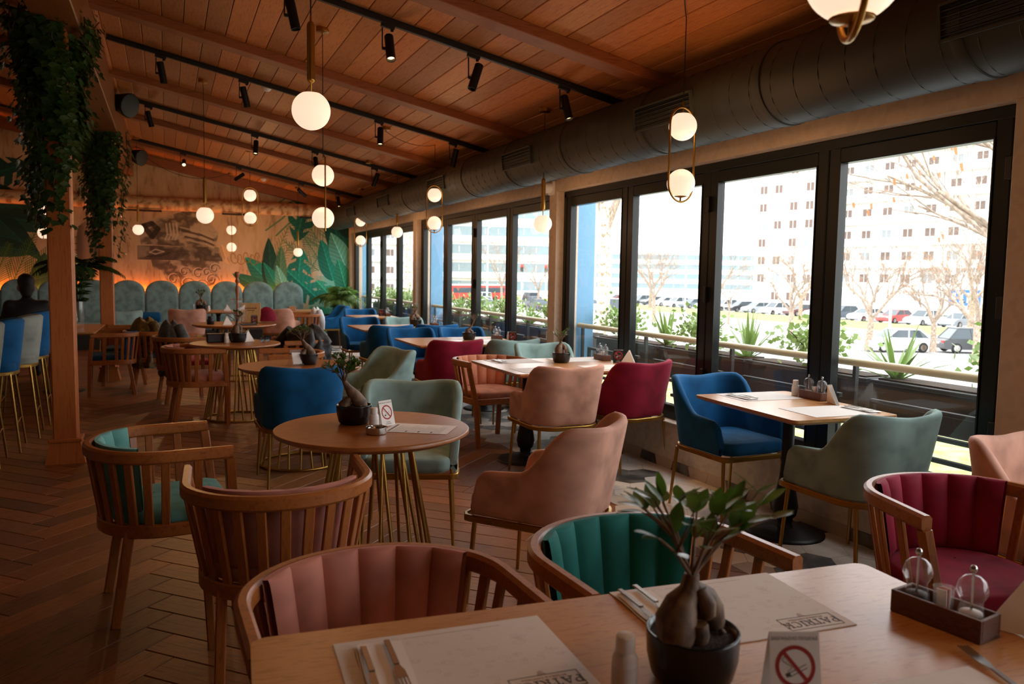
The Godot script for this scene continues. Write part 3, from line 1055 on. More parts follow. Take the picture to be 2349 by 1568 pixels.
# ---------------------------------------------------------------- outside
func bare_tree(called, label, at: Vector3, h: float, spread: float, trunk_r: float, sd: int, depth: int, group, fork := 0.3, leaves := 0):
	var r := RandomNumberGenerator.new()
	r.seed = sd
	var t = thing(called, label, "tree", at, 0.0, group)
	var trunk := MB.new()
	var br := MB.new()
	var lf := MB.new()
	var stack := []
	var top := V(r.randf_range(-0.1, 0.1), h * fork, r.randf_range(-0.1, 0.1))
	trunk.tube([V(0, -0.1, 0), V(0, h * fork * 0.3, 0), top * 0.7 + V(0.03, 0, 0), top], [trunk_r * 1.25, trunk_r, trunk_r * 0.9, trunk_r * 0.8], 8)
	var n0 := 5
	for k in n0:
		var a := TAU * k / n0 + r.randf_range(-0.4, 0.4)
		stack.append([top - V(0, r.randf() * h * fork * 0.25, 0), (V(cos(a) * spread, 1.0, sin(a) * spread)).normalized(), h * 0.36, trunk_r * 0.5, 0])
	while stack.size():
		var s = stack.pop_back()
		var p: Vector3 = s[0]
		var d: Vector3 = s[1]
		var len: float = s[2]
		var rr: float = s[3]
		var m := p + d * len * 0.5 + V(r.randf_range(-1, 1), r.randf_range(-0.4, 0.6), r.randf_range(-1, 1)) * len * 0.09
		var e := p + d * len
		br.tube([p, m, e], [rr, rr * 0.75, rr * 0.5], 5 if s[4] < 2 else 3, false)
		if s[4] >= depth:
			if leaves > 0 and r.randf() < 0.02:
				var q := e
				lf.quad(q, q + V(0.07, 0.02, 0), q + V(0.07, -0.1, 0.02), q + V(0, -0.1, 0.03))
			continue
		for k in (3 if s[4] < depth - 1 else 4):
			var ax := V(r.randf_range(-1, 1), r.randf_range(-1, 1), r.randf_range(-1, 1)).normalized()
			var nd := (d + ax * 0.62 + V(0, 0.12, 0)).normalized()
			var u := r.randf_range(0.45, 1.0)
			stack.append([p + d * len * u, nd, len * r.randf_range(0.5, 0.72), rr * 0.5, s[4] + 1])
	part(t, "trunk", trunk, M.tree_bark)
	var b = part(t, "branches", br, M.tree_bark)
	if leaves > 0 and lf.v.size():
		part(t, "dead_leaves", lf, M.dead_leaf).set_meta("kind", "stuff")
	return t

func car(label, at: Vector3, turn: float, paint: Color, group, kind := 0):
	var t = thing("parked_car", label, "car", at, turn, group)
	var pm := flat(paint, 0.25)
	pm.clearcoat_enabled = true
	var hgt := [0.0, 0.14, 0.55][kind] as float
	var b := MB.new()
	var prof := PackedVector2Array([Vector2(-2.05, 0.3), Vector2(-2.1, 0.6), Vector2(-2.0, 0.82), Vector2(-1.5, 0.9), Vector2(0.8, 0.92), Vector2(1.75, 0.8), Vector2(2.08, 0.62), Vector2(2.1, 0.35), Vector2(1.9, 0.22), Vector2(-1.9, 0.22)])
	b.extrude(prof, 1.72)
	part(t, "body", b, pm)
	var c := MB.new()
	var lo := [V(-1.75, 0.88, 0.8), V(1.05, 0.9, 0.8), V(1.05, 0.9, -0.8), V(-1.75, 0.88, -0.8)]
	var hi := [V(-1.2, 1.38 + hgt, 0.62), V(0.3, 1.4 + hgt, 0.62), V(0.3, 1.4 + hgt, -0.62), V(-1.2, 1.38 + hgt, -0.62)]
	if kind == 2:
		hi[0].x = -1.85; hi[3].x = -1.85; hi[1].x = 0.6; hi[2].x = 0.6
	for k in 4:
		c.quad(lo[k], lo[(k + 1) % 4], hi[(k + 1) % 4], hi[k])
	part(t, "windows", c, M.car_glass)
	var rf := MB.new()
	rf.box(Vector3(hi[1].x - hi[0].x + 0.06, 0.05, 1.28), T((hi[0].x + hi[1].x) / 2, 1.4 + hgt, 0), 0.02)
	for s in [-1, 1]:
		for k in [[lo[0], hi[0]], [lo[1], hi[1]], [(lo[0] + lo[1]) / 2, (hi[0] + hi[1]) / 2]]:
			var pa: Vector3 = k[0]
			var pb: Vector3 = k[1]
			rf.tube([V(pa.x, pa.y, pa.z * s), V(pb.x, pb.y, pb.z * s)], 0.04, 4)
	part(t, "roof", rf, pm)
	for x in [-1.3, 1.3]:
		for z in [-0.8, 0.8]:
			var w := MB.new()
			w.lathe([Vector2(0.001, -0.1), Vector2(0.3, -0.1), Vector2(0.32, -0.06), Vector2(0.32, 0.06), Vector2(0.3, 0.1), Vector2(0.001, 0.1)], 14, Transform3D(Basis(Vector3.RIGHT, PI / 2), V(x, 0.31, z)))
			var wo = part(t, "wheel", w, M.rubber)
			var hb := MB.new()
			hb.lathe([Vector2(0.2, -0.105), Vector2(0.001, -0.11)], 10, Transform3D(Basis(Vector3.RIGHT, PI / 2), V(x, 0.31, z)))
			hb.lathe([Vector2(0.2, 0.105), Vector2(0.001, 0.11)], 10, Transform3D(Basis(Vector3.RIGHT, PI / 2), V(x, 0.31, z)))
			part(wo, "hub_cap", hb, M.steel)
	for z in [-0.62, 0.62]:
		var l := MB.new()
		l.box(Vector3(0.08, 0.14, 0.36), T(-2.06, 0.7, z), 0.01)
		part(t, "tail_light", l, M.car_red)
		var f := MB.new()
		f.box(Vector3(0.08, 0.12, 0.32), T(2.04, 0.64, z), 0.01)
		part(t, "head_light", f, M.white_plastic)
	var pl := MB.new()
	pl.box(Vector3(0.02, 0.11, 0.5), T(-2.11, 0.6, 0))
	part(t, "number_plate", pl, M.white_plastic)
	return t

func facade_block(label, at: Vector3, turn: float, size: Vector3, floors: int, cols: int, style: int, skip := 0):
	var t = thing("apartment_building" if style < 2 else "office_building", label, "building", at, turn)
	var w := MB.new()
	w.box(size, T(0, size.y / 2, -size.z / 2))
	part(t, "wall", w, M.bld_white)
	var fh := size.y / floors
	var cw := size.x / cols
	var wm := MB.new()
	if style == 2:
		wm.box(Vector3(size.x * 0.98, fh * 0.5, 0.12), Transform3D.IDENTITY)
	else:
		wm.box(Vector3(minf(1.35, cw * 0.6), 1.35, 0.14), Transform3D.IDENTITY, 0.02)
	var wmesh := wm.mesh()
	var pn := MB.new()
	pn.box(Vector3(0.09, 1.3, 0.16))
	var pmesh := pn.mesh()
	for f in range(skip, floors):
		var y := fh * (f + 0.5)
		if style == 2:
			var o = part(t, "window_band", wmesh, M.bld_glass)
			o.position = V(0, y, 0.02)
			for c in cols:
				var m = part(o, "glazing_bar", pmesh, M.bld_white)
				m.position = V(-size.x / 2 + cw * (c + 0.5), 0, 0.02)
			var led := MB.new()
			led.box(Vector3(size.x + 0.6, 0.35, 0.9), T(0, fh * (f + 0.95), 0.3), 0.02)
			part(t, "ledge", led, M.bld_white)
			continue
		for c in cols:
			if style == 0 and (c * 5 + f * 3) % 7 == 0:
				continue
			var o = part(t, "window", wmesh, M.bld_window if (c * 3 + f * 5) % 4 else M.bld_window2)
			o.position = V(-size.x / 2 + cw * (c + 0.5), y, 0.0)
			var m = part(o, "glazing_bar", pmesh, M.bld_white)
			m.position = V(0.05, 0, 0.0)
		if style == 1:
			var led := MB.new()
			led.box(Vector3(size.x, 1.0, 0.12), T(0, fh * f + 0.55, 1.25), 0.02)
			led.box(Vector3(size.x, 0.16, 1.3), T(0, fh * f + 0.05, 0.62), 0.02)
			part(t, "balcony", led, M.bld_white)
	return t

func yucca(called, label, at: Vector3, n: int, len: float, m, group, sd: int, up := 0.8):
	var r := RandomNumberGenerator.new()
	r.seed = sd
	var t = thing(called, label, "plant", at, 0.0, group)
	for k in n:
		var a := r.randf() * TAU
		var tilt := r.randf_range(0.1, 1.1)
		var d := V(cos(a) * sin(tilt), cos(tilt) * up + 0.1, sin(a) * sin(tilt))
		var s := V(-sin(a), 0, cos(a))
		var l := len * r.randf_range(0.7, 1.1)
		var b := MB.new()
		var rows := []
		for q in 6:
			var u := q / 5.0
			var p := d * l * u + V(0, -0.25 * l * u * u * sin(tilt), 0)
			var w := 0.018 * (1.0 - u * u) + 0.0015
			rows.append(PackedVector3Array([p - s * w, p + V(0, -w * 0.4, 0), p + s * w]))
		b.grid(rows)
		part(t, "leaf", b, m)
	return t

func bush(called, label, at: Vector3, rad: Vector3, n: int, leafsize: float, m, group, sd: int):
	var r := RandomNumberGenerator.new()
	r.seed = sd
	var t = thing(called, label, "plant", at, 0.0, group)
	var st := MB.new()
	for k in 7:
		var a := TAU * k / 7
		st.tube([V(0, 0, 0), V(cos(a) * rad.x * 0.3, rad.y, sin(a) * rad.z * 0.3), V(cos(a) * rad.x * 0.7, rad.y * 1.6, sin(a) * rad.z * 0.7)], [0.008, 0.006, 0.003], 4)
	part(t, "stems", st, M.vine)
	var b := MB.new()
	for k in n:
		var p := V(r.randfn(), r.randfn(), r.randfn()) * 0.45
		p = V(p.x * rad.x, rad.y * 1.1 + p.y * rad.y, p.z * rad.z)
		var d := V(r.randf_range(-1, 1), r.randf_range(-0.3, 1), r.randf_range(-1, 1)).normalized()
		var s := d.cross(V(r.randf_range(-1, 1), 0.4, r.randf_range(-1, 1))).normalized() * leafsize * 0.4
		b.quad(p, p + d * leafsize * 0.5 + s, p + d * leafsize, p + d * leafsize * 0.5 - s)
	part(t, "foliage", b, m).set_meta("kind", "stuff")
	return t

func outside() -> void:
	M.tree_bark = tri_mat(noise_tex(0.03, 256, [hexc("7a6a5a"), hexc("9a8877"), hexc("b3a493")], [0.25, 0.5, 0.75], FastNoiseLite.TYPE_SIMPLEX_SMOOTH, 4, 51), Vector3(1.5, 0.7, 1.5), 0.9)
	M.plane_bark = tri_mat(noise_tex(0.02, 256, [hexc("8a7a66"), hexc("c9bfae"), hexc("ded6c8")], [0.35, 0.5, 0.6], FastNoiseLite.TYPE_SIMPLEX_SMOOTH, 4, 52), Vector3(1.0, 0.6, 1.0), 0.9)
	M.dead_leaf = flat(hexc("a86a3c"), 0.8)
	M.car_glass = flat(hexc("3a464c"), 0.1)
	M.car_red = flat(hexc("b52d22"), 0.3)
	M.bld_white = tri_mat(noise_tex(0.01, 256, [hexc("d8d6d2"), hexc("e8e6e3"), hexc("dedcd8")], [0.2, 0.5, 0.8], FastNoiseLite.TYPE_SIMPLEX_SMOOTH, 4, 53), Vector3(0.06, 0.06, 0.06), 0.8, true)
	M.bld_window = flat(hexc("6e5a50"), 0.4)
	M.bld_window2 = flat(hexc("8d9496"), 0.3)
	M.bld_glass = flat(hexc("7f959b"), 0.2)
	M.asphalt = tri_mat(noise_tex(0.03, 512, [hexc("a5a4a2"), hexc("b8b7b4"), hexc("adacaa")], [0.2, 0.5, 0.8], FastNoiseLite.TYPE_SIMPLEX_SMOOTH, 4, 54), Vector3(0.05, 0.05, 0.05), 0.9, true)
	M.lawn = tri_mat(noise_tex(0.04, 512, [hexc("77803f"), hexc("949a5a"), hexc("a7a56c")], [0.2, 0.5, 0.8], FastNoiseLite.TYPE_SIMPLEX_SMOOTH, 4, 55), Vector3(0.08, 0.08, 0.08), 0.95, true)
	M.paving = flat(hexc("bdb9b2"), 0.9)
	M.blue_wall = flat(hexc("6fa2c6"), 0.6)
	M.pipe_cream = flat(hexc("c9b98f"), 0.35)
	M.grassy = flat(hexc("7d9457"), 0.5)
	M.grassy.backlight_enabled = true
	M.grassy.backlight = Color(0.35, 0.45, 0.2)
	M.bushy = flat(hexc("8aa063"), 0.6)
	M.bushy.backlight_enabled = true
	M.bushy.backlight = Color(0.35, 0.45, 0.2)
	M.planter = flat(hexc("2b2723"), 0.6)
	M.pole = flat(hexc("c3c5c4"), 0.5)
	# ground in bands that run along the building
	var g := MB.new()
	g.quad(V(4, STREET - 0.12, 120), V(700, STREET - 0.12, 120), V(700, STREET - 0.12, -700), V(4, STREET - 0.12, -700))
	g.quad(V(-300, STREET - 0.12, -30), V(4, STREET - 0.12, -30), V(4, STREET - 0.12, -700), V(-300, STREET - 0.12, -700))
	struct("ground", g, M.asphalt, "pale asphalt street and car park below the windows")
	for q in [[14.5, 22.5, 0.1, "lawn", "strip of short lawn below the restaurant windows"], [57.0, 68.5, 0.1, "lawn", "lawn strip between the road and the parked cars"]]:
		var l := MB.new()
		l.box(Vector3(q[1] - q[0], 0.1, 320), T((q[0] + q[1]) / 2, STREET - 0.07 + q[2] * 0.3, -80))
		meta(part(self, numbered(q[3]), l, M.lawn), q[4], "lawn").set_meta("kind", "stuff")
	for q in [[22.5, 24.2, "pale kerb path beside the near lawn"], [55.5, 57.0, "pale pavement beside the far lawn"]]:
		var l := MB.new()
		l.box(Vector3(q[1] - q[0], 0.14, 320), T((q[0] + q[1]) / 2, STREET - 0.05, -80))
		struct("pavement", l, M.paving, q[2])
	# blue outer pillars beside each window
	for z in [-7.2, -12.04, -16.86, -2.4]:
		var f := MB.new()
		f.box(Vector3(0.22, 2.7, 0.16), T(WX + 0.25 + 0.085, 1.1, z), 0.004)
		struct("trim_2", f, M.blue_wall, "blue painted outer pillar beside the windows")
	# railing outside each window: cream handrail over a meander of dark flat bars
	var ops := [[-2.32, 2.31], [-7.118, -2.483], [-11.96, -7.279], [-16.76, -12.12]]
	var rl := ["cream handrail and dark meander railing outside the window beside the foreground table", "cream handrail and dark meander railing outside the window by the blue and mint chairs", "cream handrail and dark meander railing outside the middle window", "cream handrail and dark meander railing outside the window next to the mural"]
	for n in 4:
		var z0: float = ops[n][0]
		var z1: float = ops[n][1]
		var t = thing("railing", rl[n], "railing", V(3.80, 0, z0), 0.0, "window railings")
		var ln := z1 - z0
		var h := MB.new()
		h.tube([V(0, 0.978, 0.02), V(0, 0.978, ln - 0.02)], 0.024, 14)
		part(t, "handrail", h, M.pipe_cream)
		var bars := func(z_a, z_b, y_a, y_b):
			var b := MB.new()
			b.box(Vector3(0.03, absf(y_b - y_a) + 0.025, absf(z_b - z_a) + 0.025), T(0.03, (y_a + y_b) / 2, (z_a + z_b) / 2), 0.002)
			part(t, "bar", b, M.dark_paint)
		var u := ln / 4
		for k in 4:
			var a := u * k + 0.05
			bars.call(a, a, 0.3, 0.96)
			bars.call(a + 0.14, a + u - 0.12, 0.76, 0.76)
			bars.call(a + 0.14, a + 0.14, 0.35, 0.76)
			bars.call(a + u - 0.12, a + u - 0.12, 0.35, 0.62)
			bars.call(a + 0.3, a + u - 0.12, 0.62, 0.62)
			bars.call(a + 0.3, a + 0.3, 0.35, 0.5)
			bars.call(a + 0.42, a + u - 0.25, 0.5, 0.5)
			bars.call(a + u - 0.25, a + u - 0.25, 0.35, 0.5)
		bars.call(0.03, ln - 0.03, 0.33, 0.33)
		# planter boxes hung outside
		for k in 4:
			var p = thing("planter_box", "long dark planter box hung outside the %s" % ["window beside the foreground table", "window by the blue and mint chairs", "middle window", "window next to the mural"][n], "planter", V(4.12, 0.6, z0 + u * (k + 0.5)), 0.0, "planter boxes outside window %d" % (n + 1))
			var b := MB.new()
			b.box(Vector3(0.24, 0.24, u - 0.05), T(0, 0.12, 0), 0.006)
			part(p, "box", b, M.planter)
			var rim := MB.new()
			rim.box(Vector3(0.27, 0.025, u - 0.03), T(0, 0.25, 0), 0.004)
			part(p, "rim", rim, M.dark_paint)
			var so := MB.new()
			so.box(Vector3(0.2, 0.02, u - 0.1), T(0, 0.262, 0))
			part(p, "soil", so, M.soil)
	var where := ["beside the foreground table window", "outside the first window", "outside the middle window", "outside the last window"]
	var i := 0
	for n in [1, 2, 3]:
		var z0: float = ops[n][0]
		var z1: float = ops[n][1]
		var m := 7
		for k in m:
			var z := z0 + (z1 - z0) * (k + 0.5 + rng.randf_range(-0.2, 0.2)) / m
			i += 1
			if (k + n) % 2 == 0:
				yucca("spiky_plant", "spiky green yucca in a planter box %s" % where[n], V(4.12, 0.85, z), 26, 0.42, M.grassy, "yuccas %s" % where[n], 100 + i)
			else:
				bush("leafy_bush", "loose pale green bush in a planter box %s" % where[n], V(4.12, 0.85, z), V(0.2, 0.16, 0.32), 420, 0.05, M.bushy, "bushes %s" % where[n], 200 + i)
	# trees
	var st := V(0, STREET, 0)
	for q in [[40.3, -36.9, 7.2, 0.75, 0.22, 6, "bare street tree with forked trunk before the white car", 61], [43.4, -34.8, 6.8, 0.8, 0.18, 6, "bare street tree between the white and the black car", 62], [40.4, -29.6, 7.6, 0.9, 0.28, 6, "bare street tree with thick trunk beside the silver car", 63], [42.3, -46.0, 7.6, 0.7, 0.2, 6, "bare round crowned street tree before the lawn strip", 64], [43.5, -65.9, 8.6, 0.55, 0.2, 6, "bare upright street tree left of the lamp post", 65], [48.2, -60.5, 6.0, 0.6, 0.12, 5, "thin bare young tree on the lawn", 66],
		[62.0, -66.0, 9.5, 0.7, 0.22, 5, "bare tree on the far lawn behind the round crowned tree", 67], [62.0, -80.0, 9.5, 0.7, 0.22, 5, "bare tree on the far lawn by the lamp post", 68], [63.0, -47.0, 11.0, 0.8, 0.25, 5, "bare tree on the far lawn before the tall apartment block", 69], [64.0, -98.0, 10.0, 0.7, 0.22, 5, "bare tree on the far lawn towards the low building", 70], [41.6, -100.0, 10.5, 0.5, 0.2, 5, "slender bare tree seen through the middle window", 71], [45.0, -95.6, 9.0, 0.7, 0.18, 5, "bare tree beside the traffic light", 72], [60.0, -36.0, 11.0, 0.9, 0.25, 5, "bare wide tree before the right end of the apartment block", 73]]:
		bare_tree("bare_tree", q[6], V(q[0], STREET + 0.1, q[1]), q[2], q[3], q[4], q[7], q[5], "bare trees outside", 0.28, 1)
	var pt = bare_tree("plane_tree", "pale patchy plane tree trunk close outside the window", V(17.5, STREET, -30.5), 15.0, 0.5, 0.3, 74, 5, "plane trees", 0.5, 1)
	pt.get_node("trunk").material_override = M.plane_bark
	var pt2 = bare_tree("plane_tree", "pale plane tree trunk seen through the window by the mural", V(16.5, STREET, -58.0), 17.0, 0.5, 0.32, 75, 5, "plane trees", 0.55)
	pt2.get_node("trunk").material_override = M.plane_bark
	# a leafy twigged branch reaching across the last pane
	bare_tree("bare_tree", "bare tree with long low branches close to the right window pane", V(14.5, STREET, -8.6), 9.5, 1.1, 0.16, 76, 6, "bare trees outside", 0.4, 1)
	# cars
	car("white saloon car parked between two bare trees", V(42.3, STREET - 0.1, -36.6), face(-0.3, 0.95) + PI, hexc("e9e9e8"), "cars on the street")
	car("dark estate car with red tail lights facing away", V(46.6, STREET - 0.1, -34.6), face(1, 0.15) - 1.9, hexc("2a2e31"), "cars on the street", 1)
	car("silver car behind the thick tree trunk", V(46.5, STREET - 0.1, -31.0), 1.2, hexc("a9adaf"), "cars on the street", 1)
	car("black van standing on the road beyond the plane tree", V(46.2, STREET - 0.1, -78.0), 1.9, hexc("2b3036"), "cars on the street", 2)
	car("pale blue car parked right below the window", V(10.5, STREET - 0.1, -8.0), 1.7, hexc("c7d6df"), "cars below the window")
	car("silver car parked below the window, second from the pale blue car", V(9.8, STREET - 0.1, -13.2), 1.6, hexc("d7dadb"), "cars below the window", 1)
	var cols := ["e6e6e4", "c9cccc", "30353a", "8c9296", "e6e6e4", "b0302a", "d8d8d6", "4a5560", "e2e2e0", "5a2a28", "e6e6e4", "9aa0a4", "23272b", "dcdcda", "e6e6e4", "6a7880"]
	var names := {"e6e6e4": "white", "c9cccc": "silver", "30353a": "charcoal", "8c9296": "grey", "b0302a": "bright red", "d8d8d6": "off white", "4a5560": "slate blue", "e2e2e0": "cream white", "5a2a28": "maroon", "9aa0a4": "pale grey", "23272b": "black", "dcdcda": "chalk white", "6a7880": "steel blue"}
	for k in 22:
		var c: String = cols[k % cols.size()]
		car("%s car in the row parked beyond the far lawn" % names[c], V(71.5 + rng.randf_range(-0.4, 0.4), STREET - 0.1, -44.0 - k * 3.6), PI + rng.randf_range(-0.1, 0.1), hexc(c), "%s cars beyond the lawn" % names[c], k % 3 if k % 3 < 2 else 0)
	for k in 9:
		var c: String = cols[(k * 5 + 3) % cols.size()]
		car("%s car on the road seen through the middle window" % names[c], V(36.0 + k * 2.6, STREET - 0.1, -92.0 - (k * 7) % 20), 1.5, hexc(c), "%s cars on the far road" % names[c], k % 3)
	# bus, lamp posts, traffic light, road sign
	var bus = thing("city_bus", "red and white city bus behind the traffic", "bus", V(46, STREET - 0.1, -122), 0.35)
	var bb := MB.new()
	bb.box(Vector3(11.5, 2.3, 2.4), T(0, 1.55, 0), 0.12)
	part(bus, "body", bb, flat(hexc("b8372e"), 0.4))
	var bw := MB.new()
	bw.box(Vector3(11.0, 0.85, 2.44), T(0, 1.95, 0), 0.03)
	part(bus, "windows", bw, M.car_glass)
	var br := MB.new()
	br.box(Vector3(11.3, 0.18, 2.3), T(0, 2.78, 0), 0.05)
	part(bus, "roof", br, M.bld_white)
	for x in [-3.6, 3.4]:
		var w := MB.new()
		w.lathe([Vector2(0.001, -1.22), Vector2(0.48, -1.22), Vector2(0.48, 1.22), Vector2(0.001, 1.22)], 14, Transform3D(Basis(Vector3.RIGHT, PI / 2), V(x, 0.48, 0)))
		part(bus, "wheels", w, M.rubber)
	for q in [[53.9, -75.4, 8.4, "tall pale lamp post on the lawn by the bare trees"], [59.8, -52.5, 10.0, "tall pale lamp post before the apartment block"], [30.0, -76.0, 9.0, "pale lamp post near the middle window traffic"]]:
		var t = thing("lamp_post", q[3], "lamp post", V(q[0], STREET, q[1]), 0.0, "street lamp posts")
		var p := MB.new()
		p.tube([V(0, -0.1, 0), V(0, q[2], 0)], [0.12, 0.06], 8)
		part(t, "pole", p, M.pole)
		var a := MB.new()
		a.tube([V(0, q[2], 0), V(0.5, q[2] + 0.3, 0.2), V(1.4, q[2] + 0.35, 0.6)], 0.045, 6)
		part(t, "arm", a, M.pole)
		var hd := MB.new()
		hd.box(Vector3(0.6, 0.12, 0.25), T(1.6, q[2] + 0.35, 0.65, -0.4), 0.03)
		part(t, "head", hd, M.pole)
	for q in [[43.2, -97.0, "traffic light on a pale pole showing red beside the bare tree"], [47.0, -97.5, "second traffic light showing red nearer the white van"]]:
		var t = thing("traffic_light", q[2], "traffic light", V(q[0], STREET, q[1]), 0.0, "traffic lights")
		var p := MB.new()
		p.tube([V(0, -0.1, 0), V(0, 5.2, 0)], 0.07, 6)
		part(t, "pole", p, M.pole)
		var h := MB.new()
		h.box(Vector3(0.35, 1.0, 0.3), T(0, 5.3, 0), 0.03)
		part(t, "housing", h, M.black)
		var l := MB.new()
		l.ball(V(-0.1, 5.6, 0.16), 0.2, 10)
		var lamp = part(t, "red_lamp", l, M.signal_red)
	car("white delivery van near the traffic lights", V(52.5, STREET - 0.1, -101.0), 1.5, hexc("ececea"), "delivery vans", 2)
	var sg = thing("road_sign", "blue road sign on two pale posts by the parked cars", "sign", V(68.0, STREET, -51.5), -0.9)
	for x in [-0.9, 0.9]:
		var p := MB.new()
		p.tube([V(x, -0.1, 0), V(x, 3.2, 0)], 0.05, 6)
		part(sg, "post", p, M.pole)
	var sp := MB.new()
	sp.box(Vector3(2.6, 1.5, 0.06), T(0, 2.9, 0.06), 0.02)
	part(sg, "panel", sp, flat(hexc("3f6fb5"), 0.5))
	for k in 4:
		var sl := MB.new()
		sl.box(Vector3(0.28, 0.9, 0.02), T(-0.9 + k * 0.6, 2.9, 0.1))
		part(sg, "white_bar", sl, M.white_plastic)
	# buildings
	facade_block("tall white apartment block with rows of brown windows and balcony bands", V(95, STREET, -62), -PI / 2 + 0.12, Vector3(64, 34, 14), 11, 20, 1, 1)
	facade_block("lower white wing of the apartment block with paired brown windows", V(98, STREET, -107), -PI / 2 + 0.25, Vector3(15, 24.5, 14), 8, 5, 0, 0)
	facade_block("long low pale building on the horizon", V(150, STREET, -235), -0.6, Vector3(110, 13, 12), 4, 26, 2, 0)
	facade_block("modern office block with bands of glass beyond the middle window", V(58, STREET, -168), -0.25, Vector3(52, 28, 16), 7, 18, 2, 0)
	facade_block("white apartment block with balconies seen through the window by the mural", V(30, STREET, -150), -0.1, Vector3(36, 36, 14), 11, 10, 1, 0)
	facade_block("slim pale tower block behind the plane tree", V(98, STREET, -190), -0.5, Vector3(15, 30, 14), 10, 4, 0, 0)
# ---------------------------------------------------------------- furniture
var G := {}   # shared meshes
func rrect(w: float, d: float, r: float, n := 5) -> PackedVector2Array:
	var p := PackedVector2Array()
	for c in [[w / 2 - r, d / 2 - r, 0.0], [-w / 2 + r, d / 2 - r, PI / 2], [-w / 2 + r, -d / 2 + r, PI], [w / 2 - r, -d / 2 + r, PI * 1.5]]:
		for k in n + 1:
			var a: float = c[2] + PI / 2 * k / n
			p.append(Vector2(c[0] + r * cos(a), c[1] + r * sin(a)))
	return p
# a cushion: outline in (x, z), rounded all round, with a slightly domed top
func cushion(out: PackedVector2Array, y0: float, y1: float, e: float, dome := 0.012) -> MB:
	var mb := MB.new()
	var c := Vector2.ZERO
	for p in out:
		c += p
	c /= out.size()
	var rows := []
	for q in [[0.75, 0.0], [0.2, 0.12], [0.0, 0.35], [0.0, 0.65], [0.1, 0.82], [0.35, 0.93], [0.8, 0.99], [2.2, 1.0]]:
		var row := PackedVector3Array()
		for p in out:
			var d := (c - p)
			var s := p + d.normalized() * minf(e * q[0], d.length() * 0.9)
			row.append(V(s.x, lerpf(y0, y1, q[1]) + (dome * 0.5 if q[0] > 2 else 0.0), s.y))
		row.reverse()
		rows.append(row)
	mb.grid(rows, true)
	var last: PackedVector3Array = rows[rows.size() - 1]
	var cc := V(c.x, y1 + dome, c.y)
	var mid := PackedVector3Array()
	for p in last:
		mid.append(p.lerp(cc, 0.5) + V(0, dome * 0.3, 0))
	var tip := PackedVector3Array()
	for p in last:
		tip.append(p.lerp(cc, 0.98))
	mb.grid([last, mid, tip], true)
	return mb

